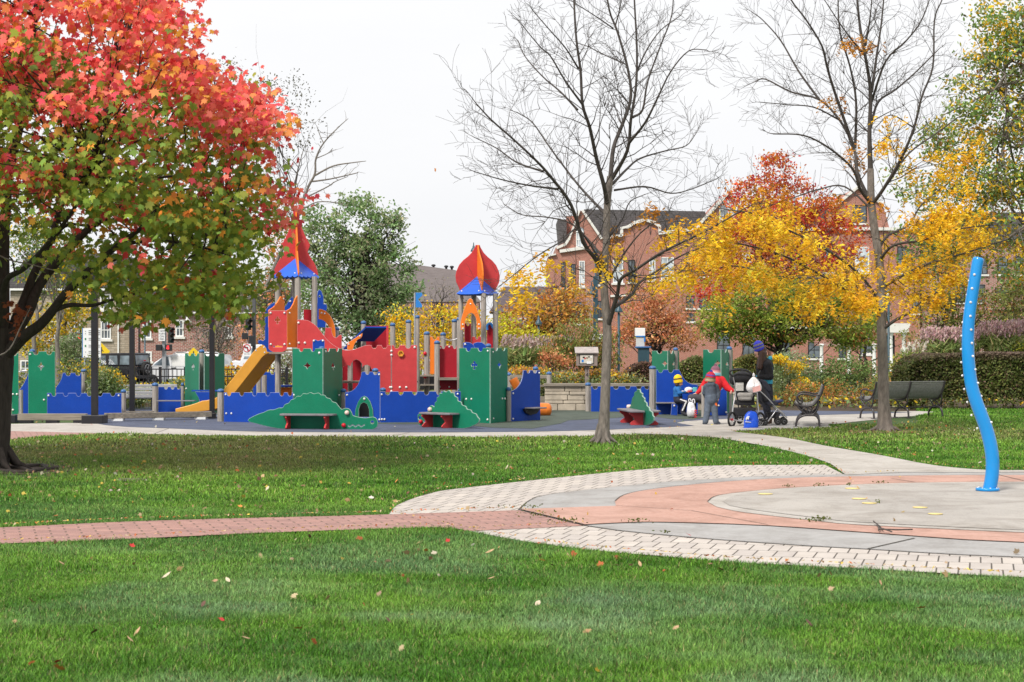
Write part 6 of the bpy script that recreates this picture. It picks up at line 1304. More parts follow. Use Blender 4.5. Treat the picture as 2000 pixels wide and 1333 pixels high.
m1 = [([(1186, 640, 0), (1200, 595, -.2), (1206, 575, -.3), (1213, 545, -.5), (1245, 525, -.9), (1290, 495, -1.4), (1340, 470, -1.8), (1400, 440, -2.1), (1450, 410, -2.3)], 15, 3),
      ([(1200, 600, -.2), (1235, 575, .2), (1246, 555, .4), (1290, 525, .8), (1330, 500, 1.2), (1385, 478, 1.6)], 11, 3),
      ([(1180, 560, .1), (1165, 510, -.1), (1140, 475, -.4), (1115, 400, -.8), (1075, 345, -1.2), (1045, 312, -1.5), (1000, 270, -1.7), (960, 235, -1.9), (932, 205, -2)], 14, 3),
      ([(1090, 370, -1), (1030, 362, -1.4), (975, 350, -1.7), (925, 335, -1.9)], 6, 2), ([(1060, 335, -1.3), (1010, 318, -1), (970, 290, -.8), (925, 268, -.6)], 6, 2),
      ([(1184, 420, 0), (1150, 385, .6), (1120, 350, 1.2), (1075, 290, 1.7), (1040, 240, 2), (1010, 220, 2.1)], 9, 2.5),
      ([(1186, 400, 0), (1180, 365, -.3), (1165, 310, -.5), (1152, 250, -.8), (1138, 205, -1), (1134, 140, -1.1), (1126, 80, -1.2), (1122, 20, -1.2), (1118, -80, -1.2)], 13, 4),
      ([(1138, 205, -1), (1105, 160, -1.3), (1075, 110, -1.5), (1055, 92, -1.6), (1012, 40, -1.8)], 6, 2), ([(1128, 215, -1), (1095, 180, -.7), (1060, 150, -.4), (1025, 110, -.2), (1012, 80, 0)], 6, 2), ([(1130, 135, -1.1), (1105, 95, -1.3), (1070, 55, -1.5), (1040, 20, -1.6)], 5, 2),
      ([(1192, 350, 0), (1198, 290, .3), (1215, 245, .5), (1232, 190, .6), (1225, 130, .6), (1205, 60, .6), (1190, 20, .6), (1178, -60, .6)], 13, 4), ([(1220, 125, .6), (1175, 105, .9), (1150, 92, 1), (1130, 85, 1.1)], 4, 2), ([(1198, 56, .6), (1160, 30, .4), (1120, 5, .2)], 4, 2), ([(1202, 50, .6), (1212, 10, .6), (1216, -40, .6)], 4, 2),
      ([(1195, 350, 0), (1225, 295, -.4), (1232, 235, -.6), (1242, 170, -.7), (1244, 100, -.8), (1240, 20, -.9), (1236, -60, -.9)], 11, 3.5),
      ([(1228, 280, -.5), (1260, 240, -.9), (1285, 190, -1.2), (1310, 140, -1.4), (1345, 100, -1.6), (1380, 98, -1.8)], 8, 2), ([(1235, 230, -.6), (1255, 215, -.6), (1265, 160, -.6), (1290, 90, -.6), (1312, 30, -.6), (1316, -40, -.6)], 7, 2.5), ([(1244, 140, -.7), (1262, 100, -.7), (1290, 60, -.7), (1330, 30, -.7)], 5, 2),
      ([(1196, 360, 0), (1225, 330, .6), (1250, 310, 1), (1300, 295, 1.4), (1340, 285, 1.6), (1360, 260, 1.7)], 8, 2), ([(1200, 372, .1), (1260, 365, .5), (1310, 378, .8), (1350, 370, 1), (1400, 350, 1.2)], 6, 2),
      ([(1180, 520, 0), (1130, 450, -.3), (1100, 470, -.8), (1050, 500, -1.2), (1000, 540, -1.5), (975, 560, -1.6)], 6, 2), ([(1176, 500, 0), (1120, 440, .4), (1070, 425, .7), (1020, 420, 1), (985, 400, 1.2)], 6, 2), ([(1185, 470, 0), (1215, 430, .3), (1230, 395, .5), (1260, 380, .7)], 6, 2), ([(1190, 545, 0), (1230, 480, -.3), (1270, 440, -.5), (1310, 430, -.7)], 6, 2)]
locust('nearly bare young tree with a grey trunk and few yellow leaves, before the info box', 1177, 866, [(1176, 868, 36), (1178, 850, 26), (1181, 800, 20), (1184, 720, 18), (1186, 640, 17.5), (1180, 560, 15), (1184, 480, 14), (1186, 400, 14), (1192, 345, 13)], m1, 13, 21,
       [(1120, 480, 110, 60, 34, YL, 0), (1045, 570, 45, 28, 70, YL, 0), (1095, 540, 36, 40, 64, YL, 0), (1190, 500, 60, 60, 26, YL, 0), (1290, 560, 60, 35, 110, YL, 0), (1250, 470, 70, 50, 24, YO, 0), (1340, 470, 50, 40, 100, YL, 0), (1270, 400, 70, 30, 12, YO, 0)])
m2 = [([(1722, 610, 0), (1690, 590, -.4), (1640, 560, -.9), (1590, 530, -1.3), (1530, 500, -1.6), (1460, 480, -1.9), (1400, 470, -2.1)], 11, 3), ([(1720, 600, 0), (1680, 570, .4), (1600, 545, .8), (1520, 540, 1.2), (1440, 520, 1.5), (1380, 530, 1.7)], 10, 3),
      ([(1722, 645, 0), (1750, 625, -.2), (1775, 612, -.3), (1800, 590, -.4), (1825, 575, -.5)], 11, 3), ([(1716, 620, 0), (1705, 570, -.4), (1660, 520, -.8), (1600, 480, -1.2), (1540, 450, -1.5), (1480, 420, -1.7), (1420, 410, -1.8)], 9, 3),
      ([(1726, 560, 0), (1760, 540, .3), (1800, 520, .6), (1850, 505, .9), (1900, 490, 1.2), (1960, 470, 1.4)], 10, 3), ([(1716, 510, 0), (1745, 480, -.4), (1800, 470, -.8), (1860, 450, -1.1), (1930, 440, -1.4)], 9, 3), ([(1714, 490, 0), (1735, 460, .3), (1775, 440, .6), (1800, 400, .8), (1850, 360, 1)], 8, 3),
      ([(1703, 400, 0), (1680, 370, -.3), (1665, 330, -.5), (1620, 290, -.8), (1570, 265, -1.1), (1510, 262, -1.4)], 10, 3), ([(1703, 410, 0), (1650, 365, .4), (1600, 370, .7), (1540, 390, 1), (1480, 410, 1.2)], 6, 2),
      ([(1700, 395, 0), (1675, 340, .2), (1668, 290, .4), (1640, 235, .7), (1600, 195, 1), (1545, 180, 1.2), (1495, 155, 1.4), (1475, 160, 1.5)], 11, 3), ([(1640, 235, .7), (1590, 210, .5), (1540, 205, .3), (1485, 200, .1)], 5, 2), ([(1600, 195, 1), (1560, 140, 1.2), (1525, 80, 1.4), (1490, 40, 1.5), (1470, 25, 1.6)], 7, 2),
      ([(1668, 290, .4), (1630, 180, .1), (1615, 130, 0), (1605, 90, -.2), (1575, 40, -.4), (1545, 0, -.5), (1530, -40, -.5)], 9, 3), ([(1670, 290, .4), (1672, 200, .2), (1660, 130, .1), (1640, 60, 0), (1636, -40, 0)], 8, 3),
      ([(1700, 330, 0), (1698, 260, -.1), (1700, 180, -.2), (1690, 110, -.3), (1678, 40, -.3), (1670, -60, -.3)], 14, 5), ([(1702, 180, -.2), (1712, 110, 0), (1722, 40, .1), (1730, -50, .1)], 9, 3), ([(1700, 250, -.1), (1715, 200, .4), (1750, 175, .8), (1790, 140, 1.1), (1830, 100, 1.3)], 8, 3), ([(1702, 200, 0), (1730, 120, -.5), (1770, 80, -.9), (1800, 40, -1.1), (1822, -20, -1.2)], 7, 2.5),
      ([(1703, 400, 0), (1725, 370, -.4), (1760, 310, -.8), (1785, 250, -1.1), (1800, 190, -1.2), (1822, 130, -1.3), (1825, 40, -1.3), (1840, 0, -1.3)], 11, 3), ([(1785, 250, -1.1), (1740, 225, -1.3), (1710, 250, -1.4)], 4, 2), ([(1710, 390, .2), (1740, 350, .6), (1775, 300, .9), (1830, 260, 1.2), (1870, 230, 1.4)], 8, 3), ([(1690, 110, -.3), (1650, 60, -.6), (1610, 0, -.8)], 6, 2), ([(1690, 90, -.3), (1700, 30, -.6), (1705, -40, -.7)], 6, 2)]
locust('tall young tree with bare top and drooping yellow leaves, by the curving path', 1728, 843, [(1728, 845, 42), (1728, 830, 30), (1726, 780, 22), (1724, 700, 20), (1722, 640, 19), (1722, 570, 17), (1716, 500, 16), (1703, 410, 15), (1700, 330, 13)], m2, 13, 22,
       [(1450, 480, 110, 60, 520, YL, 0), (1560, 520, 120, 55, 620, YL, 0), (1650, 570, 80, 40, 330, YL, 0), (1720, 540, 60, 50, 220, YL, 0), (1800, 540, 80, 50, 420, YL, 0), (1390, 520, 60, 40, 260, YL, 0), (1780, 470, 90, 60, 220, YL, 0), (1870, 480, 70, 60, 300, YL, 0), (1480, 560, 110, 30, 300, YG, 0), (1560, 420, 110, 50, 220, YL, 0), (1700, 360, 60, 80, 60, YO, 0), (1720, 80, 130, 110, 60, YO, 0), (1480, 400, 70, 50, 120, YO, 0), (1850, 400, 90, 70, 240, YL, 0), (1880, 300, 80, 70, 130, YL, 0), (1770, 330, 50, 80, 110, YL, 0)], 1.3)
# ------------------------------------------------------------------ background trees and shrubs
GN = [(1, (.12, .19, .05)), (1, (.16, .24, .06)), (.7, (.2, .27, .08)), (.3, (.26, .3, .12))]
OLV = [(1, (.22, .25, .06)), (1, (.28, .29, .08)), (.6, (.16, .2, .05)), (.4, (.4, .27, .08))]
YEL = [(1, (.78, .52, .02)), (1, (.72, .43, .02)), (.6, (.66, .56, .05)), (.35, (.35, .38, .05))]
ORG = [(1, (.58, .24, .045)), (1, (.5, .27, .06)), (.7, (.62, .36, .07)), (.4, (.3, .25, .06))]
RUS = [(1, (.66, .25, .12)), (1, (.72, .36, .18)), (.6, (.5, .24, .09)), (.5, (.34, .3, .08))]
REDT = [(1, (.6, .06, .05)), (1, (.66, .16, .04)), (.7, (.72, .3, .04)), (.4, (.45, .04, .06))]
MUT = [(1, (.3, .25, .18)), (1, (.36, .3, .22)), (.6, (.22, .22, .13)), (.4, (.42, .28, .18))]
GRG = [(1, (.27, .33, .17)), (1, (.2, .29, .1)), (.7, (.36, .4, .24)), (.4, (.16, .23, .08))]
BRN = [(1, (.16, .09, .06)), (1, (.22, .13, .09)), (.6, (.12, .11, .05)), (.4, (.28, .15, .13))]
DKG = [(1, (.09, .12, .03)), (1, (.13, .16, .04)), (.6, (.19, .19, .06)), (.35, (.17, .11, .07))]
S = 31
tree('pear_tree', 'tall grey green upright tree behind the castle between the two towers', 'tree', 705, S, -.4, .28, [(640, 470, 45, 60), (700, 440, 50, 65), (755, 455, 32, 58), (770, 540, 50, 60), (690, 560, 80, 90), (620, 560, 50, 80), (760, 620, 55, 50), (690, 640, 70, 45), (602, 450, 26, 50), (712, 395, 18, 26), (772, 425, 15, 24), (795, 560, 22, 40)], 640, 26, .34, .22, [(1, (.21, .33, .12)), (1, (.27, .38, .16)), (.7, (.34, .4, .21)), (.4, (.38, .36, .23)), (.3, (.15, .24, .08))], seed=1, trunk_top=(703, 470), nl=40, stems=2, up=(0, -.3, .5))
tree('orange_tree', 'small orange brown tree behind the path lamp, right of the onion dome', 'tree', 1040, 36, -.2, .14, [(1020, 625, 45, 40), (1080, 610, 50, 45), (1130, 600, 35, 45), (1060, 660, 60, 30)], 230, 20, .3, .17, ORG, seed=2, nl=24)
tree('bare_tree', 'thin twiggy bare tree with grey brown twigs in front of the grey shingle roof', 'tree', 862, 34, -.2, .09, [(862, 590, 42, 55), (835, 620, 25, 40), (890, 620, 28, 40)], 90, 5, .35, .12, MUT, seed=3, nl=85, bark='bark_twig')
tree('bare_tree', 'twiggy half bare tree beside the tall brick building, left of its corner', 'tree', 1092, 32, -.2, .09, [(1075, 560, 40, 55), (1120, 560, 35, 50), (1040, 585, 30, 40)], 80, 5, .35, .12, ORG, seed=4, nl=80, bark='bark_twig')
tree('dull_tree', 'dull grey brown twiggy tree behind the right black shade post', 'tree', 415, 33, -.4, .16, [(400, 640, 40, 60), (440, 640, 35, 60), (420, 690, 45, 40), (470, 600, 30, 50)], 200, 12, .35, .13, MUT + [(.7, (.1, .13, .05))], seed=5, nl=70, bark='bark_grey')
tree('orange_tree', 'small salmon orange tree behind the dark mast of the traffic signal', 'tree', 520, 30, -.4, .14, [(520, 640, 32, 50), (480, 670, 25, 40), (555, 560, 40, 45), (555, 480, 35, 50)], 150, 18, .35, .18, RUS, seed=6, nl=20)
tree('green_tree', 'olive green tree filling the gap between the maple crown and the red spire', 'tree', 540, 28, -.4, .2, [(520, 570, 45, 50), (570, 560, 40, 60), (560, 640, 50, 60)], 200, 20, .4, .22, OLV, seed=7, nl=20)
tree('sparse_tree', 'very sparse dark tree with a bare leaning limb, rising behind the maple crown', 'tree', 560, 33, -.4, .1, [(440, 150, 45, 40), (550, 190, 60, 50), (545, 280, 55, 45), (600, 260, 30, 40)], 130, 9, .38, .13, [(1, (.06, .06, .03)), (1, (.1, .09, .045))], seed=8, trunk_top=(580, 340), nl=18, bark='bark_twig')
t = bpy.data.objects['sparse_tree']; mb = MB(); rng = np.random.default_rng(3); S = 33
for pts, w0, w1 in [([(520, 560), (545, 500), (580, 430), (600, 370), (615, 340), (617, 310), (632, 280), (660, 250), (680, 232)], 8, 1), ([(612, 345), (650, 325), (690, 318), (715, 315)], 4, 1), ([(610, 355), (645, 350), (690, 340), (700, 337)], 3.5, 1), ([(600, 385), (640, 365), (655, 355), (680, 345)], 3, 1), ([(590, 410), (620, 395), (660, 397), (680, 405)], 3, 1), ([(575, 360), (585, 320), (595, 285)], 3, 1), ([(632, 280), (625, 265), (618, 245)], 2, 1), ([(617, 310), (640, 300), (650, 290)], 2, 1), ([(420, 650), (460, 600), (520, 570), (580, 560)], 6, 2)]:
    pth = spl([P(a, b, S) for a, b in pts], 4); mb.tube(pth, [(w0 + (w1 - w0) * i / len(pth)) / 2 / S for i in range(len(pth))], 6)
    for i in range(3, len(pth), 2): limb(mb, pth[i], np.array(pth[i]) + rng.normal(size=3) * .5 + [.15, 0, .2], .018, .006, rng, 4, .15, 0, 4)
mb.build('limb', MT['bark_grey'], t)
# upper right: red tree, wide green maple, big green and yellow tree
tree('red_tree', 'upright red and orange tree topping the yellow leaves, before the big gable', 'tree', 1520, 45, -.3, .16, [(1515, 335, 34, 44), (1470, 385, 50, 40), (1560, 390, 55, 45), (1500, 430, 80, 45), (1610, 420, 40, 40), (1640, 470, 45, 50), (1450, 480, 60, 50), (1400, 560, 45, 40), (1560, 500, 90, 45)], 560, 26, .24, .13, REDT, seed=9, trunk_top=(1520, 480), nl=16)
tree('green_maple', 'wide low green tree touched with orange, its dark trunk behind the woman', 'tree', 1527, 52, -.2, .17, [(1430, 610, 65, 40), (1500, 590, 80, 50), (1590, 590, 80, 50), (1560, 635, 100, 36), (1650, 630, 70, 45), (1400, 640, 40, 25), (1680, 665, 45, 20), (1460, 650, 60, 28)], 680, 26, .22, .115, [(1, (.19, .28, .035)), (1, (.26, .33, .05)), (.7, (.34, .36, .07)), (.25, (.5, .2, .06)), (.3, (.09, .15, .02))], seed=10, trunk_top=(1525, 610), nl=40, up=(0, -.2, .7), flat=.45)
tree('rust_tree', 'small rust orange tree in layered branches, behind the white station', 'tree', 1275, 55, -.1, .1, [(1250, 620, 50, 35), (1300, 600, 55, 35), (1230, 660, 40, 25), (1330, 650, 40, 35), (1280, 655, 60, 25), (1270, 575, 40, 22)], 330, 20, .2, .095, RUS, seed=11, trunk_top=(1280, 640), nl=34, flat=.35, up=(0, 0, .9))
tree('birch_tree', 'big loose tree of green and golden leaves filling the upper right corner', 'tree', 2060, 62, 0, .22, [(1960, 30, 60, 50), (1990, 120, 70, 60), (1900, 190, 50, 55), (1960, 240, 70, 60), (1850, 280, 45, 50), (1920, 340, 70, 60), (1990, 400, 60, 80), (1830, 390, 50, 60), (1890, 460, 75, 55), (1810, 470, 50, 50), (1980, 520, 55, 50), (1760, 360, 30, 40), (2080, 250, 80, 250), (1920, 100, 30, 40)], 1000, 24, .27, .125, [(1, (.18, .3, .07)), (1, (.24, .35, .11)), (.95, (.84, .52, .03)), (.5, (.28, .31, .13)), (.3, (.7, .56, .06)), (.12, (.5, .22, .05))], seed=12, trunk_top=(2060, 60), nl=60, up=(0, -.2, .4), flat=.5, mixin=.12, bark='bark_grey')
tree('olive_tree', 'olive green tree with a hint of red behind the blue spray pole', 'tree', 1860, 45, -.2, .12, [(1830, 620, 40, 35), (1880, 600, 50, 45), (1940, 610, 50, 45), (1990, 580, 40, 50), (1850, 660, 50, 25), (1840, 545, 55, 60), (1850, 480, 45, 55)], 440, 20, .25, .12, OLV + [(.3, (.5, .15, .07))], seed=13, nl=22)
tree('bronze_tree', 'dark olive and bronze tree at the right edge below the golden branches', 'tree', 2010, 46, -.2, .14, [(1990, 600, 40, 60), (2040, 560, 60, 80), (1960, 640, 40, 30)], 200, 20, .26, .12, OLV + [(1, (.17, .12, .07))], seed=14, nl=20)
tree('green_maple', 'pale green small tree left of the white porch, below the yellow leaves', 'tree', 1690, 46, -.2, .1, [(1680, 650, 40, 25), (1700, 620, 30, 25), (1770, 660, 15, 12), (1650, 665, 30, 18)], 130, 18, .22, .11, OLV, seed=15, nl=16)
# left: trees behind the road
for i, (px, lab) in enumerate([(71, 'slim speckled trunk of the tree nearest the maple, behind the green play panel'), (112, 'slim speckled trunk of the second tree from the maple, behind the play panels')]):
    tree('street_tree', lab, 'tree', px, 44, -.1, .13, [(px, 470, 60, 60), (px + 25, 540, 50, 40)], 110, 16, .3, .14, GN + YEL[:1], seed=16 + i, trunk_top=(px, 520), nl=14, bark='bark_grey', group='street trees by the rules board')
tree('yellow_tree', 'golden yellow tree behind the slim trunks at far left', 'tree', 130, 38, -.3, .1, [(110, 630, 45, 40), (60, 650, 40, 40), (150, 600, 35, 35), (90, 690, 40, 25)], 190, 18, .3, .16, YEL + OLV[:2], seed=20, nl=18)
shrub('green_bush', 'round green bush left of the rules board', [(150, 680, 28, 32), (125, 690, 20, 25)], 42, 110, 18, .2, .12, GRG, seed=1)
# yellow shrubs and bedding behind the castle
S = 52
shrub('yellow_bush', 'bright golden yellow bush behind the flag pole and castle posts', [(790, 650, 40, 50), (850, 630, 55, 38), (910, 640, 45, 45), (760, 690, 30, 40), (830, 690, 60, 40)], S, 300, 18, .2, .11, YEL, seed=2)
shrub('lime_bush', 'low lime yellow bush under the orange tree right of the dome', [(985, 645, 28, 32), (1025, 660, 32, 22), (950, 665, 30, 30), (1065, 668, 25, 12)], S, 150, 18, .18, .1, [(1, (.55, .52, .03)), (1, (.66, .56, .04)), (.6, (.36, .42, .05))], seed=3)
shrub('olive_bush', 'large arching olive brown bush left of the bare tree trunk', [(1130, 660, 45, 35), (1090, 690, 45, 28), (1160, 680, 30, 40), (1110, 715, 60, 20), (1190, 690, 25, 40)], 62, 300, 18, .17, .09, OLV + [(.35, (.5, .2, .08))], seed=4, axis=(0, 0, -1))
shrub('rust_bush', 'small rust red bush at the foot of the pale grass, left of the notice box', [(1068, 695, 16, 14), (1095, 705, 16, 10)], 66, 50, 14, .12, .08, RUS, seed=5)
shrub('yellow_bush', 'yellow leaved bush behind the yellow slide and picket fence', [(450, 733, 20, 18), (485, 735, 22, 20), (515, 740, 22, 18)], 66, 120, 12, .12, .09, YEL + ORG[:1], seed=6)
shrub('dusk_bush', 'drab green bush seen under the deck of the spired tower', [(555, 720, 25, 30), (600, 715, 30, 25)], 62, 120, 14, .15, .09, MUT + GRG, seed=7)
# hedges: leafy boxes
def hedge(label, x0, x1, y0, y1, S, dep, pal, n, size, seed, top=None, group=None):
    rng = np.random.default_rng(seed); a, b = P(x0, y1, S), P(x1, y0, S); xa, xb, zt, Y = a[0], b[0], b[2], a[1]; t = thing('clipped_hedge', label, 'hedge', ((xa + xb) / 2, Y, 0), group)
    A_ = np.array([(xb - xa) * zt, (xb - xa) * dep, dep * zt, dep * zt]); f = rng.choice(4, n, p=A_ / A_.sum()); u, v = rng.random(n), rng.random(n)
    bump = lambda p, q: .07 * fbm(p * 2.2, q * 2.2, 1.0, seed)
    X = np.where(f < 2, xa + (xb - xa) * u, np.where(f == 2, xa, xb)); Yy = np.where(f == 0, Y, np.where(f == 1, Y + dep * v, Y + dep * u)); Z = np.where(f == 1, zt, zt * v)
    inn = np.abs(rng.normal(size=n)) * .1; rndc = .09 * np.exp(-((zt - Z) / .12)) ; Yy = np.where(f == 0, Yy + inn + bump(X, Z) + rndc, Yy); Z = np.where(f == 1, Z - inn + bump(X, Yy), Z); X = np.where(f == 2, X + inn + bump(Yy, Z) + rndc, np.where(f == 3, X - inn + bump(Yy, Z) - rndc, X))
    Z = Z * (1 - .3 * np.exp(-np.maximum(X - xa, 0) / .3) - .12 * np.exp(-np.maximum(xb - X, 0) / .2)); keep = (rng.random(n) < np.clip(Z / .3, .15, 1)) ; pos = np.c_[X, Yy, Z][keep]
    col = pick(pal, len(pos), rng, .2); tint = fbm(pos[:, 0] * 1.1, pos[:, 2] * 1.6, 1, seed + 1)[:, None]
    if top is not None: k = np.clip((pos[:, 2] - zt + .22) / .22, 0, 1)[:, None] * .75; col = col * (1 - k) + np.array(top) * (.8 + .4 * rng.random((len(pos), 1))) * k
    col = np.clip(col * (1 + .6 * tint), .01, 1)
    mb = MB(); mb.bx(xa + .2, xb - .2, Y + .22, Y + dep - .2, .3, zt - .2); mb.build('inner_branches', MT['bark_dark'], t)
    mb = MB()
    for _ in range(int((xb - xa) * 9)):
        p = np.array((xa + (xb - xa) * rng.random(), Y + dep * (.1 + .5 * rng.random()), 0)); limb(mb, p, p + [.12 * rng.normal(), 0, .5], .012, .008, rng, 3, .1, 0, 4)
    mb.build('stems', MT['bark_dark'], t)
    leaf_mesh('foliage', pos, size * (.7 + .6 * rng.random(len(pos))), col, 'oval', (0, -.5, .5), 1, t, rng=rng)
hedge('long dark clipped hedge with a purple brown top, behind the blue spray pole', 1768, 2120, 690, 802, g(801), 1.6, DKG, 36000, .07, 31, (.17, .1, .095))
hedge('reddish brown clipped hedge left of the green play house tower', 1223, 1276, 697, 765, g(797), 1.0, BRN, 7000, .06, 32, (.26, .13, .11), 'clipped hedges behind the stone wall')
hedge('dark green clipped hedge between the two green play house towers', 1322, 1378, 689, 765, g(796.5), 1.0, DKG, 8000, .06, 33, (.16, .14, .08), 'clipped hedges behind the stone wall')
hedge('olive clipped hedge behind the woman, right of the green tower', 1428, 1510, 687, 770, g(796), 1.0, OLV, 10000, .06, 34, (.2, .17, .08), 'clipped hedges behind the stone wall')
S = 66
shrub('grey_green_bush', 'grey green bush with yellow flower heads, right of the woman', [(1540, 720, 40, 32), (1580, 735, 40, 25), (1520, 755, 25, 30)], S, 260, 15, .14, .07, GRG, seed=8)
shrub('green_bush', 'fresh green bush left of the yellowing tree trunk, above the low orange shrub', [(1650, 725, 45, 30), (1690, 735, 35, 25), (1620, 745, 35, 25)], S, 260, 15, .14, .07, GRG[1:2] + GN, seed=9)
shrub('copper_bush', 'low copper and olive shrub behind the end-on bench', [(1570, 775, 40, 24), (1620, 770, 42, 28), (1655, 785, 25, 15), (1530, 785, 25, 14)], 73, 280, 14, .12, .06, OLV + ORG[:2] + RUS[:1], seed=10)
shrub('copper_bush', 'low bronze shrub seen under the slatted bench back', [(1700, 775, 35, 20), (1760, 775, 50, 20), (1735, 755, 40, 20), (1820, 785, 30, 15)], 73, 240, 14, .12, .06, OLV + ORG[:1], seed=11)
shrub('green_bush', 'yellow green bush right of the yellowing tree trunk, above the slatted bench', [(1765, 720, 28, 22), (1745, 745, 25, 20), (1780, 705, 20, 14)], 70, 130, 14, .13, .07, [(1, (.36, .38, .06)), (1, (.2, .25, .06)), (.5, (.5, .45, .06))], seed=12)
shrub('lime_bush', 'lime yellow foliage above the clipped hedge at the right edge', [(1990, 675, 35, 14), (1950, 684, 20, 8)], 60, 80, 14, .13, .08, [(1, (.45, .45, .05)), (1, (.3, .34, .06))], seed=13)
# goldenrod heads
def dots(name, lab, blobs, S, n, pal, size, seed, cat='flowers', z0=0):
    rng = np.random.default_rng(seed); t = thing(name, lab, cat, ((sum(b[0] for b in blobs) / len(blobs) - 1000) / S, F / S, 0)); pos = []; mb = MB()
    for b in blobs:
        for _ in range(n):
            d = rng.normal(size=2) * .5; c = np.array(P(b[0] + d[0] * b[2], b[1] + d[1] * b[3], S)) + [0, rng.normal() * .3, 0]
            mb.tube([(c[0], c[1], z0), tuple(c)], .006, 3)
            for k in range(9): pos.append(c + rng.normal(size=3) * [.05, .05, .04] + [.012 * k, 0, -.01 * k])
            for k in range(5): pos.append((c[0] + .04 * rng.normal(), c[1] + .04 * rng.normal(), c[2] * (.35 + .55 * rng.random())))
    col = pick(pal, len(pos), rng, .15); gi = np.arange(len(pos)) % 14 >= 9; col[gi] = pick(GRG, gi.sum(), rng, .2)
    mb.build('stem', mat('flower_stem', (.12, .15, .04), .8), t); leaf_mesh('flower_heads', pos, size, col, 'quad', (0, -.3, .5), 1, t, rng=rng)
dots('goldenrod', 'yellow goldenrod flowers right of the woman with the striped hat', [(1545, 712, 26, 14), (1560, 745, 20, 12), (1520, 700, 14, 8)], 68, 34, YEL[:3], .055, 1)
dots('goldenrod', 'yellow goldenrod and green stems between the left black shade posts', [(205, 730, 22, 16), (225, 745, 22, 16), (190, 725, 16, 10)], g(806), 42, YEL[:2] + OLV[:2], .05, 2)
dots('flower_bed', 'mixed yellow and pink flower bed behind the stone wall and notice box', [(1120, 738, 30, 10), (1160, 728, 30, 8), (1205, 735, 25, 12), (1090, 735, 25, 10), (1040, 725, 25, 8)], g(797), 60, YEL[:2] + ORG[:1] + [(.6, (.45, .25, .2)), (.8, (.25, .25, .1))], .05, 3)
dots('flower_bed', 'green and pale flowering plants in front of the picket fence', [(275, 765, 25, 12), (325, 755, 22, 12), (250, 770, 18, 14), (350, 745, 12, 14)], g(799), 45, GRG + YEL[:1], .05, 4)
dots('flower_bed', 'orange and yellow border plants beyond the right end of the castle', [(1010, 722, 22, 6), (1050, 728, 22, 8)], g(794), 40, ORG + YEL[:1] + RUS[:1], .05, 5)
shrub('border_plants', 'dense mixed green planting along the top of the stone wall', [(1100, 742, 45, 12), (1180, 745, 50, 12), (1240, 745, 20, 12), (1060, 745, 30, 14)], g(798), 300, 12, .11, .055, OLV + GRG, seed=14)
shrub('planter_shrub', 'leafy green shrub spilling over the aluminium bench by the middle black post', [(205, 745, 18, 22), (222, 760, 14, 14), (192, 757, 14, 16)], g(809), 130, 14, .1, .06, GN + GRG, seed=15)
shrub('border_plants', 'tall green stems behind the left blue play wall', [(130, 720, 25, 16), (155, 735, 25, 20), (50, 745, 25, 25), (175, 715, 15, 14)], g(800), 150, 12, .13, .06, GN + OLV + YEL[:1], seed=16)
# ornamental grasses
def tuft(label, px, py_base, py_top, S, wpx, seed, pal, plume, n=420, np_=60, group='ornamental grass clumps'):
    rng = np.random.default_rng(seed); X, Y, z1 = P(px, py_top, S); zb = P(px, py_base, S)[2]; H = z1 - zb; t = thing('ornamental_grass', label, 'grass clump', (X, Y, zb), group); pos = []; ax = []; sz = []; mb = MB(); pl_ = []; pa = []
    W = wpx / S / 2
    for _ in range(n):
        a = rng.random() * 2 * PI; r = W * rng.random() ** .5; h = H * (.45 + .4 * rng.random()); b0 = np.array((X + math.cos(a) * r * .5, Y + math.sin(a) * r * .4, zb)); tip = b0 + [math.cos(a) * r * .7, math.sin(a) * r * .6, h]
        for u in (.25, .5, .75): pos.append(b0 + (tip - b0) * u + [math.cos(a) * r * .25 * u * u, 0, 0]); ax.append((tip - b0) + [math.cos(a) * r * u, 0, -h * .4 * u]); sz.append(h * .5)
    for _ in range(np_):
        a = rng.random() * 2 * PI; r = W * rng.random() ** .5; tp = np.array((X + math.cos(a) * r * 1.0, Y + math.sin(a) * r * .8, zb + H * (.82 + .2 * rng.random()))); mb.tube([(X + math.cos(a) * r * .4, Y + math.sin(a) * r * .4, zb), tuple(tp)], .005, 3)
        d = np.array((.25 * rng.normal() + .2, .15 * rng.normal(), 1.0)); d /= np.linalg.norm(d)
        for k in range(8): pl_.append(tp - d * .045 * k + rng.normal(size=3) * .014); pa.append(d)
    if len(mb.v): mb.build('stalk', mat('dry_stalk', (.32, .26, .14), .85), t)
    leaf_mesh('blades', pos, np.array(sz), pick(pal, len(pos), rng, .2), 'blade', (0, -1, .1), .5, t, rng=rng, axis=np.array(ax))
    if pl_: leaf_mesh('plumes', pl_, .1, pick(plume, len(pl_), rng, .15), 'leaflet', (0, -1, .2), .8, t, rng=rng, axis=np.array(pa))
GG = [(1, (.16, .24, .06)), (1, (.22, .28, .08)), (.6, (.35, .33, .13))]; PK = [(1, (.48, .36, .33)), (1, (.55, .43, .38)), (.6, (.42, .27, .27))]; PP = [(1, (.56, .37, .37)), (1, (.62, .44, .42)), (.6, (.46, .28, .3))]
for px, yb, yt, S, w_, lab in [(1015, 722, 655, 66, 70, 'wide clump of green ornamental grass with pinkish plumes, right of the onion dome'), (1062, 712, 658, 60, 55, 'clump of pale plumed grass under the small path lamp'), (1100, 705, 656, 58, 50, 'clump of pale plumed grass left of the hidden white sign')]: tuft(lab, px, yb, yt, S, w_, int(px), GG, PK)
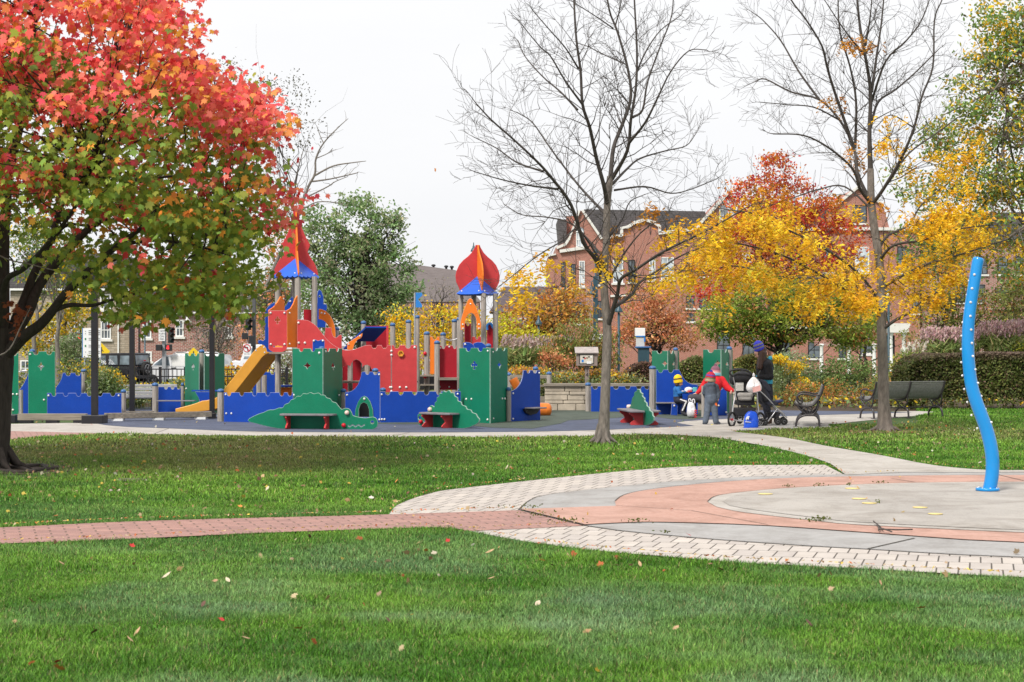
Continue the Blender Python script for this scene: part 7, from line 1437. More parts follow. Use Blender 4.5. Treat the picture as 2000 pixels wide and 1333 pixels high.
for px, yb, yt, S, w_, lab in [(1840, 705, 640, 62, 80, 'mauve plumed grass clump left of the blue spray pole, above the hedge'), (1880, 705, 643, 60, 70, 'mauve plumed grass clump just behind the blue spray pole'), (1955, 700, 628, 60, 80, 'mauve plumed grass clump right of the blue spray pole'), (2000, 700, 625, 58, 70, 'mauve plumed grass clump at the right edge of the hedge')]: tuft(lab, px, yb, yt, S, w_, int(px), GG, PP, 420, 190)
for px, yb, yt, S, w_, lab in [(1790, 730, 665, 70, 50, 'loose feathery pale grass clump beside the white porch, right of the yellowing tree')]: tuft(lab, px, yb, yt, S, w_, int(px), GG, [(1, (.6, .55, .46)), (1, (.52, .45, .36))], 300, 22)
# ground cover under the shrubs
rng = np.random.default_rng(9); n = 26000; X = rng.uniform(-26, 26, n); Y = rng.uniform(43.2, 66, n); X = X * Y / 56; kk = (Y > 45.5) | ((X > 6) & (X < 10.6)); X, Y = X[kk], Y[kk]; n = len(X)
leaf_mesh('ground_cover', np.c_[X, Y, .05 + .25 * rng.random(n)], .12, pick(GRG + OLV + YEL[:1] + BRN[:1], n, rng, .25), 'oval', (0, -.2, .8), 1, kind='stuff')
# ------------------------------------------------------------------ fallen leaves on the lawn and paving
n = 3000; Y = np.sqrt(rng.uniform(60, 1300, n)); X = (rng.random(n) * 2 - 1) * Y * .31; ok, px, py = on_lawn(X, Y)
keep = ok | (rng.random(n) < .06); dens = .35 + .9 * np.exp(-(((px - 250) / 330) ** 2 + ((py - 900) / 60) ** 2)) + .6 * np.exp(-(((py - 1120) / 45) ** 2)) * (px > 700) + .8 * np.exp(-(((px - 1740) / 200) ** 2 + ((py - 850) / 25) ** 2)); dens = np.where(Y < 12, dens * .3, dens); keep &= rng.random(n) < dens
X, Y, okk = X[keep], Y[keep], ok[keep]
LP = [(1, (.5, .33, .17)), (.8, (.6, .46, .28)), (.6, (.56, .16, .06)), (.5, (.72, .5, .1)), (.4, (.3, .16, .1)), (.3, (.7, .62, .5))]
leaf_mesh('leaf_litter', np.c_[X, Y, np.where(okk, .034, .04)], .034 * (.45 + .8 * rng.random(len(X))), pick(LP, len(X), rng, .2) * .85, 'maple', (0, -.3, .8), .6, kind='stuff')
# crumbs of leaf along the paving edges
ed = []
for k_, rngs in (('cream_paving', (1, 60)), ('brick_path', (0, 60)), ('walkway', (0, 40))):
    lp = POLY[k_]
    for a, b in zip(lp[:-1], lp[1:]):
        if abs(a[0]) < 2200 and abs(b[0]) < 2200:
            for _ in range(int(math.dist(a, b) / 5)): u = rng.random(); ed.append(G(a[0] + (b[0] - a[0]) * u, a[1] + (b[1] - a[1]) * u + abs(rng.normal()) * .8, .05))
leaf_mesh('leaf_litter', ed, .028, pick(LP[:4], len(ed), rng, .2), 'oval', (0, 0, 1), .4, kind='stuff')
# larger single leaves one can point at
protos = {}
def fallen(px, py, kind, size, k):
    lab, col = {'red': ('crimson fallen maple leaf lying on the green lawn', (.5, .03, .03)), 'tan': ('curled tan fallen leaf lying on the green lawn', (.48, .31, .17)), 'brown': ('dark brown fallen leaf lying on the green lawn', (.14, .07, .05)), 'orange': ('orange fallen leaf lying on the green lawn', (.66, .25, .06)), 'pale': ('pale dry fallen leaf lying on the green lawn', (.6, .5, .36))}[kind]
    if kind not in protos:
        v = np.array(SHAPES['maple'] if kind in ('red', 'orange') else [(0, -.8), (.2, -.5), (.34, -.1), (.3, .3), (0, .8), (-.3, .3), (-.34, -.1), (-.2, -.5)]); mb = MB(); vs = [(a, b, .22 * a * a + .18 * (b if b > 0 else 0)) for a, b in v]; mb.add(vs + [(a, b, z + .02) for a, b, z in vs], [tuple(range(len(v))), tuple(range(2 * len(v) - 1, len(v) - 1, -1))])
        protos[kind] = mb.build('fallen_leaf', mat('dead_leaf_' + kind, col, .7, scale=3, var=.3)); o = protos[kind]
    else: o = protos[kind].copy(); COL.objects.link(o)
    size *= .72; o.location = G(px, py, .036); o.scale = (size, size, size); o.rotation_euler = (.5 + .3 * math.sin(k * 3.1), .35 * math.cos(k * 2.3), k * 1.7); tag(o, lab, 'leaf', kind + ' leaves fallen on the lawn')
for k, (px, py, kind, sz) in enumerate([(258, 1076, 'red', .045), (120, 1110, 'tan', .045), (261, 1112, 'tan', .04), (325, 1135, 'pale', .07), (445, 1144, 'pale', .05), (62, 1186, 'tan', .055), (184, 1248, 'brown', .06), (268, 1248, 'tan', .065), (254, 1263, 'tan', .05), (116, 1321, 'orange', .06), (112, 1308, 'red', .045), (397, 1192, 'brown', .045), (434, 1224, 'red', .04), (832, 1085, 'orange', .04), (957, 1087, 'tan', .07), (875, 1066, 'red', .04), (1080, 1115, 'brown', .05), (1055, 1096, 'tan', .045), (817, 1070, 'tan', .04), (1110, 1095, 'tan', .05), (1408, 1123, 'tan', .07), (1436, 1124, 'brown', .065), (1050, 1191, 'pale', .06), (760, 1226, 'brown', .055), (583, 1241, 'orange', .045), (774, 947, 'orange', .06), (775, 900, 'tan', .06), (645, 900, 'tan', .06), (586, 889, 'tan', .06), (990, 919, 'pale', .08), (1345, 1054, 'red', .05), (610, 1097, 'pale', .045), (375, 934, 'pale', .06), (522, 961, 'pale', .06), (470, 997, 'orange', .05), (605, 1057, 'brown', .05), (960, 1140, 'tan', .045), (1250, 1112, 'tan', .045), (1540, 1110, 'orange', .045), (1600, 1135, 'tan', .045), (1350, 1100, 'orange', .045), (1720, 1150, 'tan', .045), (480, 1260, 'tan', .05), (640, 1180, 'tan', .045), (1320, 1240, 'tan', .05), (1580, 1230, 'brown', .05), (1800, 1200, 'orange', .05), (900, 1290, 'tan', .05)]): fallen(px, py, kind, sz, k)
def air_leaf(px, py, S):
    o = protos['orange'].copy(); COL.objects.link(o); o.location = P(px, py, S); o.scale = (.05, .05, .05); o.rotation_euler = (1.3, .6, 2); tag(o, 'single orange leaf falling through the white sky left of the bare tree', 'leaf'); del o['group']
air_leaf(850, 333, 120)
# surface roots and bare earth at the maple
mb = MB()
for pts in ([(0, 922), (40, 925), (75, 921), (110, 917)], [(10, 915), (45, 918), (62, 925), (66, 921)], [(40, 915), (80, 912), (92, 918)]): mb.tube(spl([G(a, b, .012) for a, b in pts], 4), .03, 7)
mb.build('surface_root', MT['bark_dark'], None, 'dark surface roots snaking from the maple trunk across bare earth', 'root')
sheet('bare_earth', circ(50, 917, 95, 20, 11), MT['soil'], .006)
sheet('bare_earth', circ(255, 938, 34, 14, 3), mat_ground('grey_earth', [(.12, .1, .085), (.17, .145, .125), (.2, .17, .15)], 2, 20), .006)
sheet('bare_earth', circ(1728, 844, 70, 16, 4), mat_ground('leafy_earth', [(.16, .1, .05), (.26, .16, .07), (.3, .2, .1)], 2, 20), .006)
# ------------------------------------------------------------------ people: one skin grown round capsules, coloured by nearest limb
def sdf_mesh(caps, h, blend=.018):
    """caps: list of (a, b, ra, rb, material). Returns verts, faces, material per face (surface nets)"""
    pts = np.array([c[0] for c in caps] + [c[1] for c in caps], float); rm = max(max(c[2], c[3]) for c in caps) + 3 * h
    lo, hi = pts.min(0) - rm, pts.max(0) + rm; n = np.ceil((hi - lo) / h).astype(int) + 1
    D = np.full(n, 9.0); Mx = np.zeros(n, np.int16); best = np.full(n, 9.0); ax = [lo[i] + h * np.arange(n[i]) for i in range(3)]
    for a, b, ra, rb, m in caps:
        a, b = np.array(a, float), np.array(b, float); R = max(ra, rb) + 4 * h + blend; i0 = np.maximum(((np.minimum(a, b) - R - lo) / h).astype(int), 0); i1 = np.minimum(((np.maximum(a, b) + R - lo) / h).astype(int) + 2, n)
        sl = tuple(slice(i0[i], i1[i]) for i in range(3)); X, Y, Z = np.meshgrid(*[ax[i][sl[i]] for i in range(3)], indexing='ij')
        d = b - a; L = max(d @ d, 1e-9); t = np.clip(((X - a[0]) * d[0] + (Y - a[1]) * d[1] + (Z - a[2]) * d[2]) / L, 0, 1)
        dist = np.sqrt((X - a[0] - t * d[0]) ** 2 + (Y - a[1] - t * d[1]) ** 2 + (Z - a[2] - t * d[2]) ** 2) - (ra + (rb - ra) * t)
        bl = min(blend, min(ra, rb) * .6) + 1e-6; o = D[sl]; k = np.clip(.5 + .5 * (o - dist) / bl, 0, 1); D[sl] = np.where(o > 5, dist, o + (dist - o) * k - bl * k * (1 - k))
        bb = best[sl]; u = dist < bb; Mx[sl] = np.where(u, m, Mx[sl]); best[sl] = np.where(u, dist, bb)
    ins = D < 0; cell = np.zeros([k - 1 for k in n], int)
    for i in (0, 1):
        for j in (0, 1):
            for k in (0, 1): cell += ins[i:n[0] - 1 + i, j:n[1] - 1 + j, k:n[2] - 1 + k]
    act = (cell > 0) & (cell < 8); idx = -np.ones(act.shape, int); ii = np.argwhere(act); idx[act] = np.arange(len(ii)); acc = np.zeros((len(ii), 3)); cnt = np.zeros(len(ii))
    cr = [(i, j, k) for i in (0, 1) for j in (0, 1) for k in (0, 1)]
    for p in range(8):
        for q in range(p + 1, 8):
            c0, c1 = np.array(cr[p]), np.array(cr[q])
            if abs(c0 - c1).sum() != 1: continue
            d0 = D[tuple((ii + c0).T)]; d1 = D[tuple((ii + c1).T)]; x = (d0 < 0) != (d1 < 0); t = np.where(x, d0 / (d0 - d1 + 1e-12), 0)[:, None]; acc += np.where(x[:, None], c0 + (c1 - c0) * t, 0); cnt += x
    V = lo + h * (ii + acc / cnt[:, None]); faces = []
    for axn in range(3):
        s0 = [slice(1, -1)] * 3; s0[axn] = slice(0, -1); s1 = list(s0); s1[axn] = slice(1, None)
        A, B = ins[tuple(s0)], ins[tuple(s1)]; e = np.argwhere(A != B); off = np.ones(3, int); off[axn] = 0; e = e + off; u, w = [(1, 2), (2, 0), (0, 1)][axn]
        eu = np.zeros(3, int); eu[u] = 1; ew = np.zeros(3, int); ew[w] = 1
        q = np.stack([idx[tuple((e - eu - ew).T)], idx[tuple((e - ew).T)], idx[tuple(e.T)], idx[tuple((e - eu).T)]], 1); fl = ~ins[tuple(e.T)]; q[fl] = q[fl][:, ::-1]; faces.append(q)
    Fq = np.concatenate(faces); ci = ii[Fq[:, 0]]; m = Mx[tuple(ci.T)]
    return V, Fq, m
def skin(name, caps, mats, par, h=.009, blend=.018):
    V, Fq, m = sdf_mesh(caps, h, blend); mb = MB(); mb.v = [tuple(p) for p in V]; mb.f = [tuple(q) for q in Fq]; mb.m = [int(k) for k in m]; mb.s = [True] * len(mb.f)
    return mb.build(name, mats, par)
SKIN = mat('skin', (.62, .36, .27), .55, scale=20, var=.08); HAIR = mat('brown_hair', (.07, .032, .022), .5, scale=30, var=.5, stretch=(6, 6, .5)); EYE = mat('eye_dark', (.02, .015, .012), .3); LIP = mat('lip', (.45, .15, .13), .5)
def cloth(n, c=(.5, .5, .5), **k): return mat(n, c, .85, scale=9, var=.3, bump=.9, bscale=11, **k)
BLK = cloth('black_jacket', (.016, .016, .02)); NAVY = cloth('dark_navy_cloth', (.02, .022, .035)); TEAL = cloth('turquoise_cloth', (.05, .42, .6)); BOOT = cloth('brown_boot', (.1, .06, .04)); JB = cloth('blue_grey_denim', (.12, .15, .2)); JB2 = cloth('grey_blue_jacket', (.085, .105, .14)); REDC = cloth('red_coat', (.6, .012, .02)); GREYP = cloth('dark_grey_trousers', (.07, .065, .075)); BLUF = cloth('blue_fleece', (.02, .14, .4)); WHT = cloth('white_cloth', (.75, .74, .74))
def hand(wr, d, side, m, s=1.0, curl=.5, palm_n=(0, 0, -1)):
    """palm, four unequal bent fingers and a thumb"""
    wr, d, pn = np.array(wr, float), np.array(d, float), np.array(palm_n, float); d /= np.linalg.norm(d); pn -= d * pn.dot(d); pn /= np.linalg.norm(pn); sv = np.cross(d, pn) * side; out = []
    k = wr + d * .085 * s
    out += [(wr, wr + d * .03 * s, .021 * s, .024 * s, m)]
    for i, (w_, L) in enumerate([(-.027, .07), (-.009, .08), (.009, .075), (.026, .058)]):
        b = k + sv * w_ * s; out.append((wr + d * .02 * s + sv * w_ * .6 * s, b, .016 * s, .0105 * s, m))
        p1 = b + (d * math.cos(curl) + pn * math.sin(curl)) * L * .5 * s; p2 = p1 + (d * math.cos(curl * 2.2) + pn * math.sin(curl * 2.2)) * L * .5 * s; out += [(b, p1, .0095 * s, .0088 * s, m), (p1, p2, .0088 * s, .0075 * s, m)]
    t0 = wr + d * .03 * s - sv * .022 * s; t1 = t0 + (d * .7 - sv * .7) * .035 * s; t2 = t1 + (d * .85 + pn * .5 - sv * .1) * .03 * s; out += [(t0, t1, .012 * s, .0105 * s, m), (t1, t2, .0105 * s, .0085 * s, m)]
    return out
def head(c, f, s, m=0, me=1, ml=2):
    """skull, jaw, nose, ears, eyes, mouth; c = centre, f = facing direction, s = head height"""
    c = np.array(c, float); f = np.array(f, float); f /= np.linalg.norm(f); r_ = np.cross(f, (0, 0, 1.0)); r_ /= np.linalg.norm(r_); u = np.cross(r_, f); P_ = lambda a, b, z: c + f * a * s + r_ * b * s + u * z * s
    return [(P_(-.07, 0, .1), P_(.04, 0, .1), .35 * s, .34 * s, m), (P_(.06, 0, -.05), P_(.1, 0, -.24), .29 * s, .2 * s, m), (P_(.16, 0, -.33), P_(.2, 0, -.36), .11 * s, .1 * s, m), (P_(.33, 0, .02), P_(.43, 0, -.1), .04 * s, .062 * s, m), (P_(.28, .17, -.12), P_(.2, .22, -.14), .1 * s, .1 * s, m), (P_(.28, -.17, -.12), P_(.2, -.22, -.14), .1 * s, .1 * s, m),
            (P_(-.02, .34, .02), P_(-.04, .37, -.08), .06 * s, .045 * s, m), (P_(-.02, -.34, .02), P_(-.04, -.37, -.08), .06 * s, .045 * s, m), (P_(.345, .12, .03), P_(.345, .14, .03), .042 * s, .042 * s, me), (P_(.345, -.12, .03), P_(.345, -.14, .03), .042 * s, .042 * s, me), (P_(.315, .08, -.235), P_(.315, -.08, -.235), .033 * s, .033 * s, ml)]
def knit_hat(par, c, r, hgt, tilt, stripes, mats, pom=None, pr=.03, ax=0.0):
    """stripes: list of (height fraction, material)"""
    R = Matrix.Rotation(tilt, 3, 'Y') @ Matrix.Rotation(ax, 3, 'X'); mb = MB(); prof = [(1.0, 0), (1.05, .05), (1.05, .2), (1.0, .26), (1.0, .4), (.97, .55), (.88, .7), (.7, .84), (.42, .95), (.1, 1.0)]
    pr_ = [(r * a, hgt * z) for a, z in prof]
    for i in range(len(pr_) - 1):
        zf = (prof[i][1] + prof[i + 1][1]) / 2; m = [k for h_, k in stripes if zf <= h_][0]; n = 20; vs = []
        for q in (pr_[i], pr_[i + 1]):
            for j in range(n):
                a = 2 * PI * j / n; rr = q[0] * (1 + .02 * (j % 2)); vs.append(Vector(c) + R @ Vector((rr * math.cos(a), rr * math.sin(a), q[1])))
        mb.add(vs, [(j, (j + 1) % n, n + (j + 1) % n, n + j) for j in range(n)], m, True)
    o = mb.build('knit_hat', mats, par)
    if pom is not None:
        mb = MB(); tp = Vector(c) + R @ Vector((0, 0, hgt * 1.02)); rng = np.random.default_rng(2)
        for _ in range(40):
            d = Vector(rng.normal(size=3)).normalized(); mb.tube([tp, tp + d * pr], [.008, .006], 4)
        mb.ball(tp, pr * .8, 8); mb.build('pompom', pom, o)
    return o
# --- woman in black behind the pushchair (faces left, head bowed)
S = g(828.5); X0, Y0, _ = G(1489, 828.5)
W = thing('person', 'woman in black jacket and striped beanie bending over the pushchair handle', 'person', (X0, Y0, 0))
w_ = lambda px, py, d=0.0: np.array((X0 + (px - 1489) / S, Y0 + d, CH - (py - HY) / S))
caps = [(w_(1494, 776, .0), w_(1493, 752, .0), .17, .16, 1), (w_(1493, 745), w_(1492, 740), .168, .172, 2), (w_(1493, 735), w_(1494, 718), .17, .18, 0), (w_(1496, 713, -.13), w_(1497, 713, .13), .1, .1, 0), (w_(1493, 712), w_(1489, 703), .075, .06, 0),
        (w_(1497, 714, -.19), w_(1501, 736, -.23), .082, .068, 0), (w_(1501, 736, -.23), w_(1482, 737, -.18), .066, .048, 0), (w_(1496, 714, .17), w_(1492, 738, .2), .068, .055, 0), (w_(1492, 738, .2), w_(1478, 736, .14), .055, .042, 0),
        (w_(1494, 776, -.08), w_(1496, 800, -.09), .1, .07, 1), (w_(1496, 800, -.09), w_(1498, 822, -.1), .066, .046, 1), (w_(1494, 776, .08), w_(1500, 800, .1), .1, .07, 1), (w_(1500, 800, .1), w_(1505, 821, .12), .066, .046, 1),
        (w_(1498, 822, -.1), w_(1498, 826, -.1), .05, .045, 3), (w_(1498, 825, -.1), w_(1488, 826.5, -.1), .04, .034, 3), (w_(1505, 821, .12), w_(1505, 825.5, .12), .05, .045, 3), (w_(1505, 825, .12), w_(1495, 826.5, .12), .04, .034, 3), (w_(1499, 706, .02), w_(1505, 700, .03), .05, .045, 2), (w_(1503, 712, -.2), w_(1506, 722, -.2), .015, .012, 2)]
caps += hand(w_(1481.5, 737, -.16), (-1, .1, -.1), 1, 4, 1, .7) + hand(w_(1477.5, 736, .14), (-1, -.1, -.1), -1, 4, 1, .7) + head(w_(1482, 691), (-.86, -.12, -.5), .215, 4, 5, 6) + [(w_(1488, 703), w_(1485, 697), .055, .055, 4)]
skin('body', caps, [BLK, NAVY, TEAL, BOOT, SKIN, EYE, LIP], W)
hc = [(w_(1487, 684, .0), w_(1487, 690, .0), .105, .11, 0)] + [(w_(1488 + a, 690, d), w_(1485 + b, 718 + e, d * 1.3 - .03), .04, .022, 0) for a, b, e, d in [(-2, -5, 2, -.09), (2, 2, -2, -.1), (5, 6, -8, -.07), (-3, -6, 0, -.06), (0, -1, 2, -.11), (-2, -5, 0, .08), (3, 2, 0, .09), (6, 8, -9, 0)]]
skin('hair', hc, [HAIR], W, .009, .03)
knit_hat(W, w_(1485, 685), .108, .21, -.35, [(.28, 0), (.45, 1), (.6, 0), (.75, 1), (1, 0)], [cloth('royal_blue_knit', (.04, .05, .5)), cloth('grey_knit', (.2, .19, .24))])
# --- toddler standing with the back to the viewer
S = g(830); X0, Y0, _ = G(1391, 830); B = thing('person', 'toddler in grey blue jacket and bobble hat standing with back to viewer', 'person', (X0, Y0, 0)); w_ = lambda px, py, d=0.0: np.array((X0 + (px - 1391) / S, Y0 + d, CH - (py - HY) / S))
caps = [(w_(1389, 781), w_(1389, 776), .125, .125, 1), (w_(1388.5, 775), w_(1388, 758), .118, .112, 0), (w_(1381, 755), w_(1396, 755), .062, .062, 0), (w_(1388, 754), w_(1387, 748), .06, .05, 0), (w_(1384, 752, -.06), w_(1392, 751, -.06), .055, .05, 0), (w_(1399, 756, .0), w_(1403, 768, .02), .052, .047, 0), (w_(1403, 768, .02), w_(1402, 777, .0), .047, .042, 0), (w_(1378.5, 756, .02), w_(1377, 768, .08), .052, .046, 0), (w_(1377, 768, .08), w_(1380, 775, .17), .046, .04, 0),
        (w_(1384, 782), w_(1382, 802), .082, .066, 1), (w_(1382, 802), w_(1378, 823), .064, .06, 1), (w_(1394.5, 782), w_(1395.5, 802), .082, .066, 1), (w_(1395.5, 802), w_(1398, 822), .064, .06, 1), (w_(1377.5, 827, .02), w_(1376.5, 827.5, .1), .045, .038, 2), (w_(1398, 826.5), w_(1404, 827.5, .02), .042, .038, 2)]
caps += hand(w_(1402, 778), (.1, 0, -1), 1, 3, .75, .4, (-1, 0, 0)) + hand(w_(1380, 776, .18), (.2, .5, -.6), -1, 3, .75, .4, (1, 0, 0)) + head(w_(1386, 737), (-.25, .95, -.1), .2, 3, 4, 5) + [(w_(1397.5, 790, -.07), w_(1399, 792, -.07), .018, .018, 6)]
skin('body', caps, [JB2, JB, cloth('grey_trainer', (.1, .11, .14)), SKIN, EYE, LIP, cloth('orange_mitten', (.8, .16, .03))], B)
knit_hat(B, w_(1387, 746), .104, .205, .1, [(.3, 0), (.45, 1), (.58, 2), (.7, 3), (1, 2)], [cloth('tan_knit', (.42, .3, .2)), cloth('olive_knit', (.2, .2, .1)), cloth('crimson_knit', (.5, .02, .05)), cloth('violet_knit', (.15, .05, .3))], cloth('blue_knit', (.03, .06, .45)), .032)
# --- child in yellow hat sitting at the table
S = g(814); X0, Y0, _ = G(1327, 814); C_ = thing('person', 'seated child in yellow hat and blue fleece at the small play table', 'person', (X0, Y0, 0)); w_ = lambda px, py, d=0.0: np.array((X0 + (px - 1327) / S, Y0 + d, CH - (py - HY) / S))
caps = [(w_(1324, 781), w_(1324, 776), .1, .1, 1), (w_(1324, 775), w_(1323, 762), .1, .098, 0), (w_(1323, 760, -.09), w_(1323, 760, .09), .052, .052, 0), (w_(1323, 758), w_(1324, 754), .05, .045, 0), (w_(1323, 761, -.12), w_(1325, 768, -.15), .046, .04, 0), (w_(1325, 768, -.15), w_(1336, 765.5, -.13), .04, .032, 0), (w_(1323, 761, .12), w_(1327, 768, .13), .046, .04, 0), (w_(1327, 768, .13), w_(1337, 765.5, .1), .04, .032, 0),
        (w_(1325, 782, -.07), w_(1339, 786, -.1), .066, .055, 1), (w_(1339, 786, -.1), w_(1332, 803, -.1), .052, .042, 1), (w_(1325, 782, .07), w_(1339, 786, .08), .066, .055, 1), (w_(1339, 786, .08), w_(1336, 806, .08), .052, .042, 1), (w_(1332, 806, -.1), w_(1338, 809.5, -.12), .04, .034, 3), (w_(1336, 808, .08), w_(1342, 810, .08), .04, .034, 3), (w_(1328, 780.5, -.14), w_(1339, 785, -.157), .012, .012, 2), (w_(1339, 786, -.157), w_(1332, 802, -.145), .012, .012, 2), (w_(1331, 764, -.17), w_(1333, 764, -.17), .014, .014, 2)]
caps += hand(w_(1336.5, 765.5, -.13), (1, .1, .0), 1, 4, .72, .5) + hand(w_(1337.5, 765.5, .1), (1, -.1, .0), -1, 4, .72, .5) + head(w_(1326.5, 748), (.9, -.35, -.25), .195, 4, 5, 6)
skin('body', caps, [BLUF, cloth('dark_tracksuit', (.03, .03, .05)), WHT, cloth('dark_trainer', (.04, .04, .05)), SKIN, EYE, LIP], C_)
skin('hair', [(w_(1323, 746, -.03), w_(1321.5, 752, -.05), .06, .04, 0), (w_(1323, 746, .04), w_(1322, 752, .06), .06, .04, 0)], [HAIR], C_, .008)
knit_hat(C_, w_(1325, 748), .1, .19, -.12, [(.3, 0), (.45, 0), (.5, 1), (1, 0)], [cloth('yellow_knit', (.85, .55, .01)), cloth('black_knit', (.03, .03, .03))])
# --- adult in the red coat bent over the table
S = g(815); X0, Y0, _ = G(1388, 815); A_ = thing('person', 'adult in bright red coat and pink bobble hat seated behind the toddler', 'person', (X0, Y0, 0)); w_ = lambda px, py, d=0.0: np.array((X0 + (px - 1388) / S, Y0 + d, CH - (py - HY) / S))
caps = [(w_(1386, 779, .1), w_(1388, 772, .1), .18, .18, 0), (w_(1389, 770, .1), w_(1397, 748, .06), .185, .18, 0), (w_(1383, 744, .08), w_(1410, 743, .06), .09, .09, 0), (w_(1394, 742, .07), w_(1396, 735, .06), .065, .06, 0), (w_(1411, 745, .06), w_(1421, 758, .0), .088, .075, 0), (w_(1421, 758, .0), w_(1428, 763, -.08), .07, .055, 0), (w_(1379, 746, .1), w_(1370, 760, .06), .065, .056, 0), (w_(1370, 760, .06), w_(1362, 768, .0), .055, .042, 0),
        (w_(1384, 780, .02), w_(1350, 777, .0), .105, .075, 1), (w_(1350, 777, .0), w_(1354, 804, .02), .07, .05, 1), (w_(1386, 782, .2), w_(1356, 780, .2), .1, .075, 1), (w_(1356, 780, .2), w_(1358, 804, .22), .07, .05, 1), (w_(1354, 806, .02), w_(1345, 810, .0), .045, .036, 2), (w_(1358, 806, .22), w_(1348, 809, .22), .045, .036, 2)]
caps += hand(w_(1362, 768.5), (-1, 0, -.2), 1, 3, .95, .5) + hand(w_(1426, 763.5, -.05), (.2, -.9, -.3), -1, 3, .95, .6, (-1, 0, -.4)) + head(w_(1397, 727, .06), (-.35, .88, -.3), .22, 3, 4, 5)
skin('body', caps, [REDC, GREYP, cloth('dark_trainer'), SKIN, EYE, LIP], A_)
knit_hat(A_, w_(1397.5, 734, .06), .112, .23, .05, [(.24, 0), (.35, 1), (.48, 2), (.62, 1), (.78, 3), (1, 3)], [cloth('sky_blue_knit', (.2, .5, .65)), cloth('pale_pink_knit', (.75, .5, .48)), cloth('rose_knit', (.6, .2, .24)), cloth('plum_knit', (.22, .09, .13))], cloth('plum_knit'), .04)
# ------------------------------------------------------------------ pushchairs and bags
S = g(833); X0, Y0, _ = G(1455, 833); T = thing('pushchair', 'black three wheeled pushchair with silver frame and bag hung from its handle', 'pushchair', (X0, Y0, 0)); w_ = lambda px, py, d=0.0: np.array((X0 + (px - 1455) / S, Y0 + d, CH - (py - HY) / S))
tb = lambda name, paths, r, m, par: [MB().tube([w_(*p) for p in spl(pth, 4)], r, 8).build(name, m, par) for pth in paths]
def whl(px, py, d, r, yaw, red=True, ns=8, ww=.045):
    c = Vector(w_(px, py, d)); R = Matrix.Rotation(yaw, 3, 'Z') @ Matrix.Rotation(PI / 2, 3, 'X'); mb = MB(); n = 24; ux = R @ Vector((1, 0, 0)); uz = R @ Vector((0, 1, 0)); nn = R @ Vector((0, 0, 1))
    mb.tube([c + ux * (r - .02) * math.cos(2 * PI * i / n) + uz * (r - .02) * math.sin(2 * PI * i / n) for i in range(n)], .022, 8, closed=True); o = mb.build('wheel', MT['tyre'], T)
    mb = MB(); mb.tube([c + ux * (r - .045) * math.cos(2 * PI * i / n) + uz * (r - .045) * math.sin(2 * PI * i / n) for i in range(n)], .008, 6, closed=True)
    for k in range(ns): a = 2 * PI * k / ns; mb.tube([c, c + (ux * math.cos(a) + uz * math.sin(a)) * (r - .045)], .006, 5)
    mb.tube([c - nn * .03, c + nn * .03], .022, 10, m=1); mb.build('rim', [MT['steel'], MT['ball'] if red else MT['dark']], o)
whl(1428, 819.5, -.1, .155, .95); whl(1483, 820, -.12, .155, .85, False); whl(1452, 818, .55, .13, .9, False)
tb('frame_tube', [[(1428, 819, -.1), (1432, 790, -.05), (1437, 765, .0), (1431, 735, -.08)], [(1483, 820, -.12), (1479, 790, -.08), (1478, 765, -.02), (1470, 738, -.1)], [(1437, 765, 0), (1446, 795, .3), (1452, 818, .55)], [(1478, 765, 0), (1466, 795, .3), (1452, 818, .55)], [(1428, 819, -.1), (1446, 822, -.1), (1483, 820, -.12)]], .014, MT['steel'], T)
tb('handle', [[(1431, 736, -.08), (1424, 730, -.12), (1426, 724, -.14), (1440, 721.5, -.16), (1457, 724, -.16), (1466, 731, -.14), (1470, 738, -.1)]], .02, MT['dark'], T)
mb = MB()
for i in range(7):      # folding hood as overlapping ribs
    pass
n, k = 12, 7; c = w_(1452, 752, .12); vs = [Vector((c[0] + .22 * math.cos(PI * j / n), c[1] - .28 * math.cos(.25 + 1.5 * i / k) + .1, c[2] + .02 + (.24 * math.sin(PI * j / n)) * (.75 + .25 * math.sin(.25 + 1.5 * i / k)))) for i in range(k + 1) for j in range(n + 1)]
mb.add(vs, [(i * (n + 1) + j, i * (n + 1) + j + 1, (i + 1) * (n + 1) + j + 1, (i + 1) * (n + 1) + j) for i in range(k) for j in range(n)], 0, True); o = mb.build('hood', cloth('pushchair_black', (.018, .018, .022)), T); o.modifiers.new('solid', 'SOLIDIFY').thickness = .012
def slab(name, pts, d0, d1, m, bevel=.015):
    mb = MB(); mb.prism([w_(a, b, d0) for a, b in pts], (0, d1 - d0, 0)); return mb.build(name, m, T, bevel=bevel)
PB = cloth('pushchair_black')
slab('backrest', [(1434, 745), (1470, 744), (1474, 786), (1440, 786)], -.02, .05, PB); slab('rear_pocket', [(1436, 748), (1452, 747), (1452, 764), (1437, 764)], -.045, -.022, cloth('pale_grey_cloth', (.5, .49, .47)), .008); slab('seat', [(1438, 783), (1474, 783), (1474, 792), (1440, 792)], -.02, .4, PB)
skin('seat_cover', [(w_(1444, 772, -.04), w_(1466, 772, -.04), .05, .05, 0), (w_(1446, 778, -.03), w_(1464, 778, -.03), .05, .05, 0)], [cloth('warm_grey_cloth', (.3, .285, .27))], T, .01)
skin('hood_back', [(w_(1441, 738, .0), w_(1461, 738, .0), .1, .1, 0), (w_(1438, 742, .12), w_(1466, 742, .12), .12, .12, 0), (w_(1452, 734, .1), w_(1452, 738, .2), .1, .12, 0)], [PB], T, .01)
slab('basket', [(1432, 797), (1476, 797), (1472, 813), (1436, 813)], -.08, .3, PB, .02)
T2 = T = thing('pushchair', 'folding buggy with silver legs and small twin wheels, right of the woman', 'pushchair', (X0 + .6, Y0 + .1, 0))
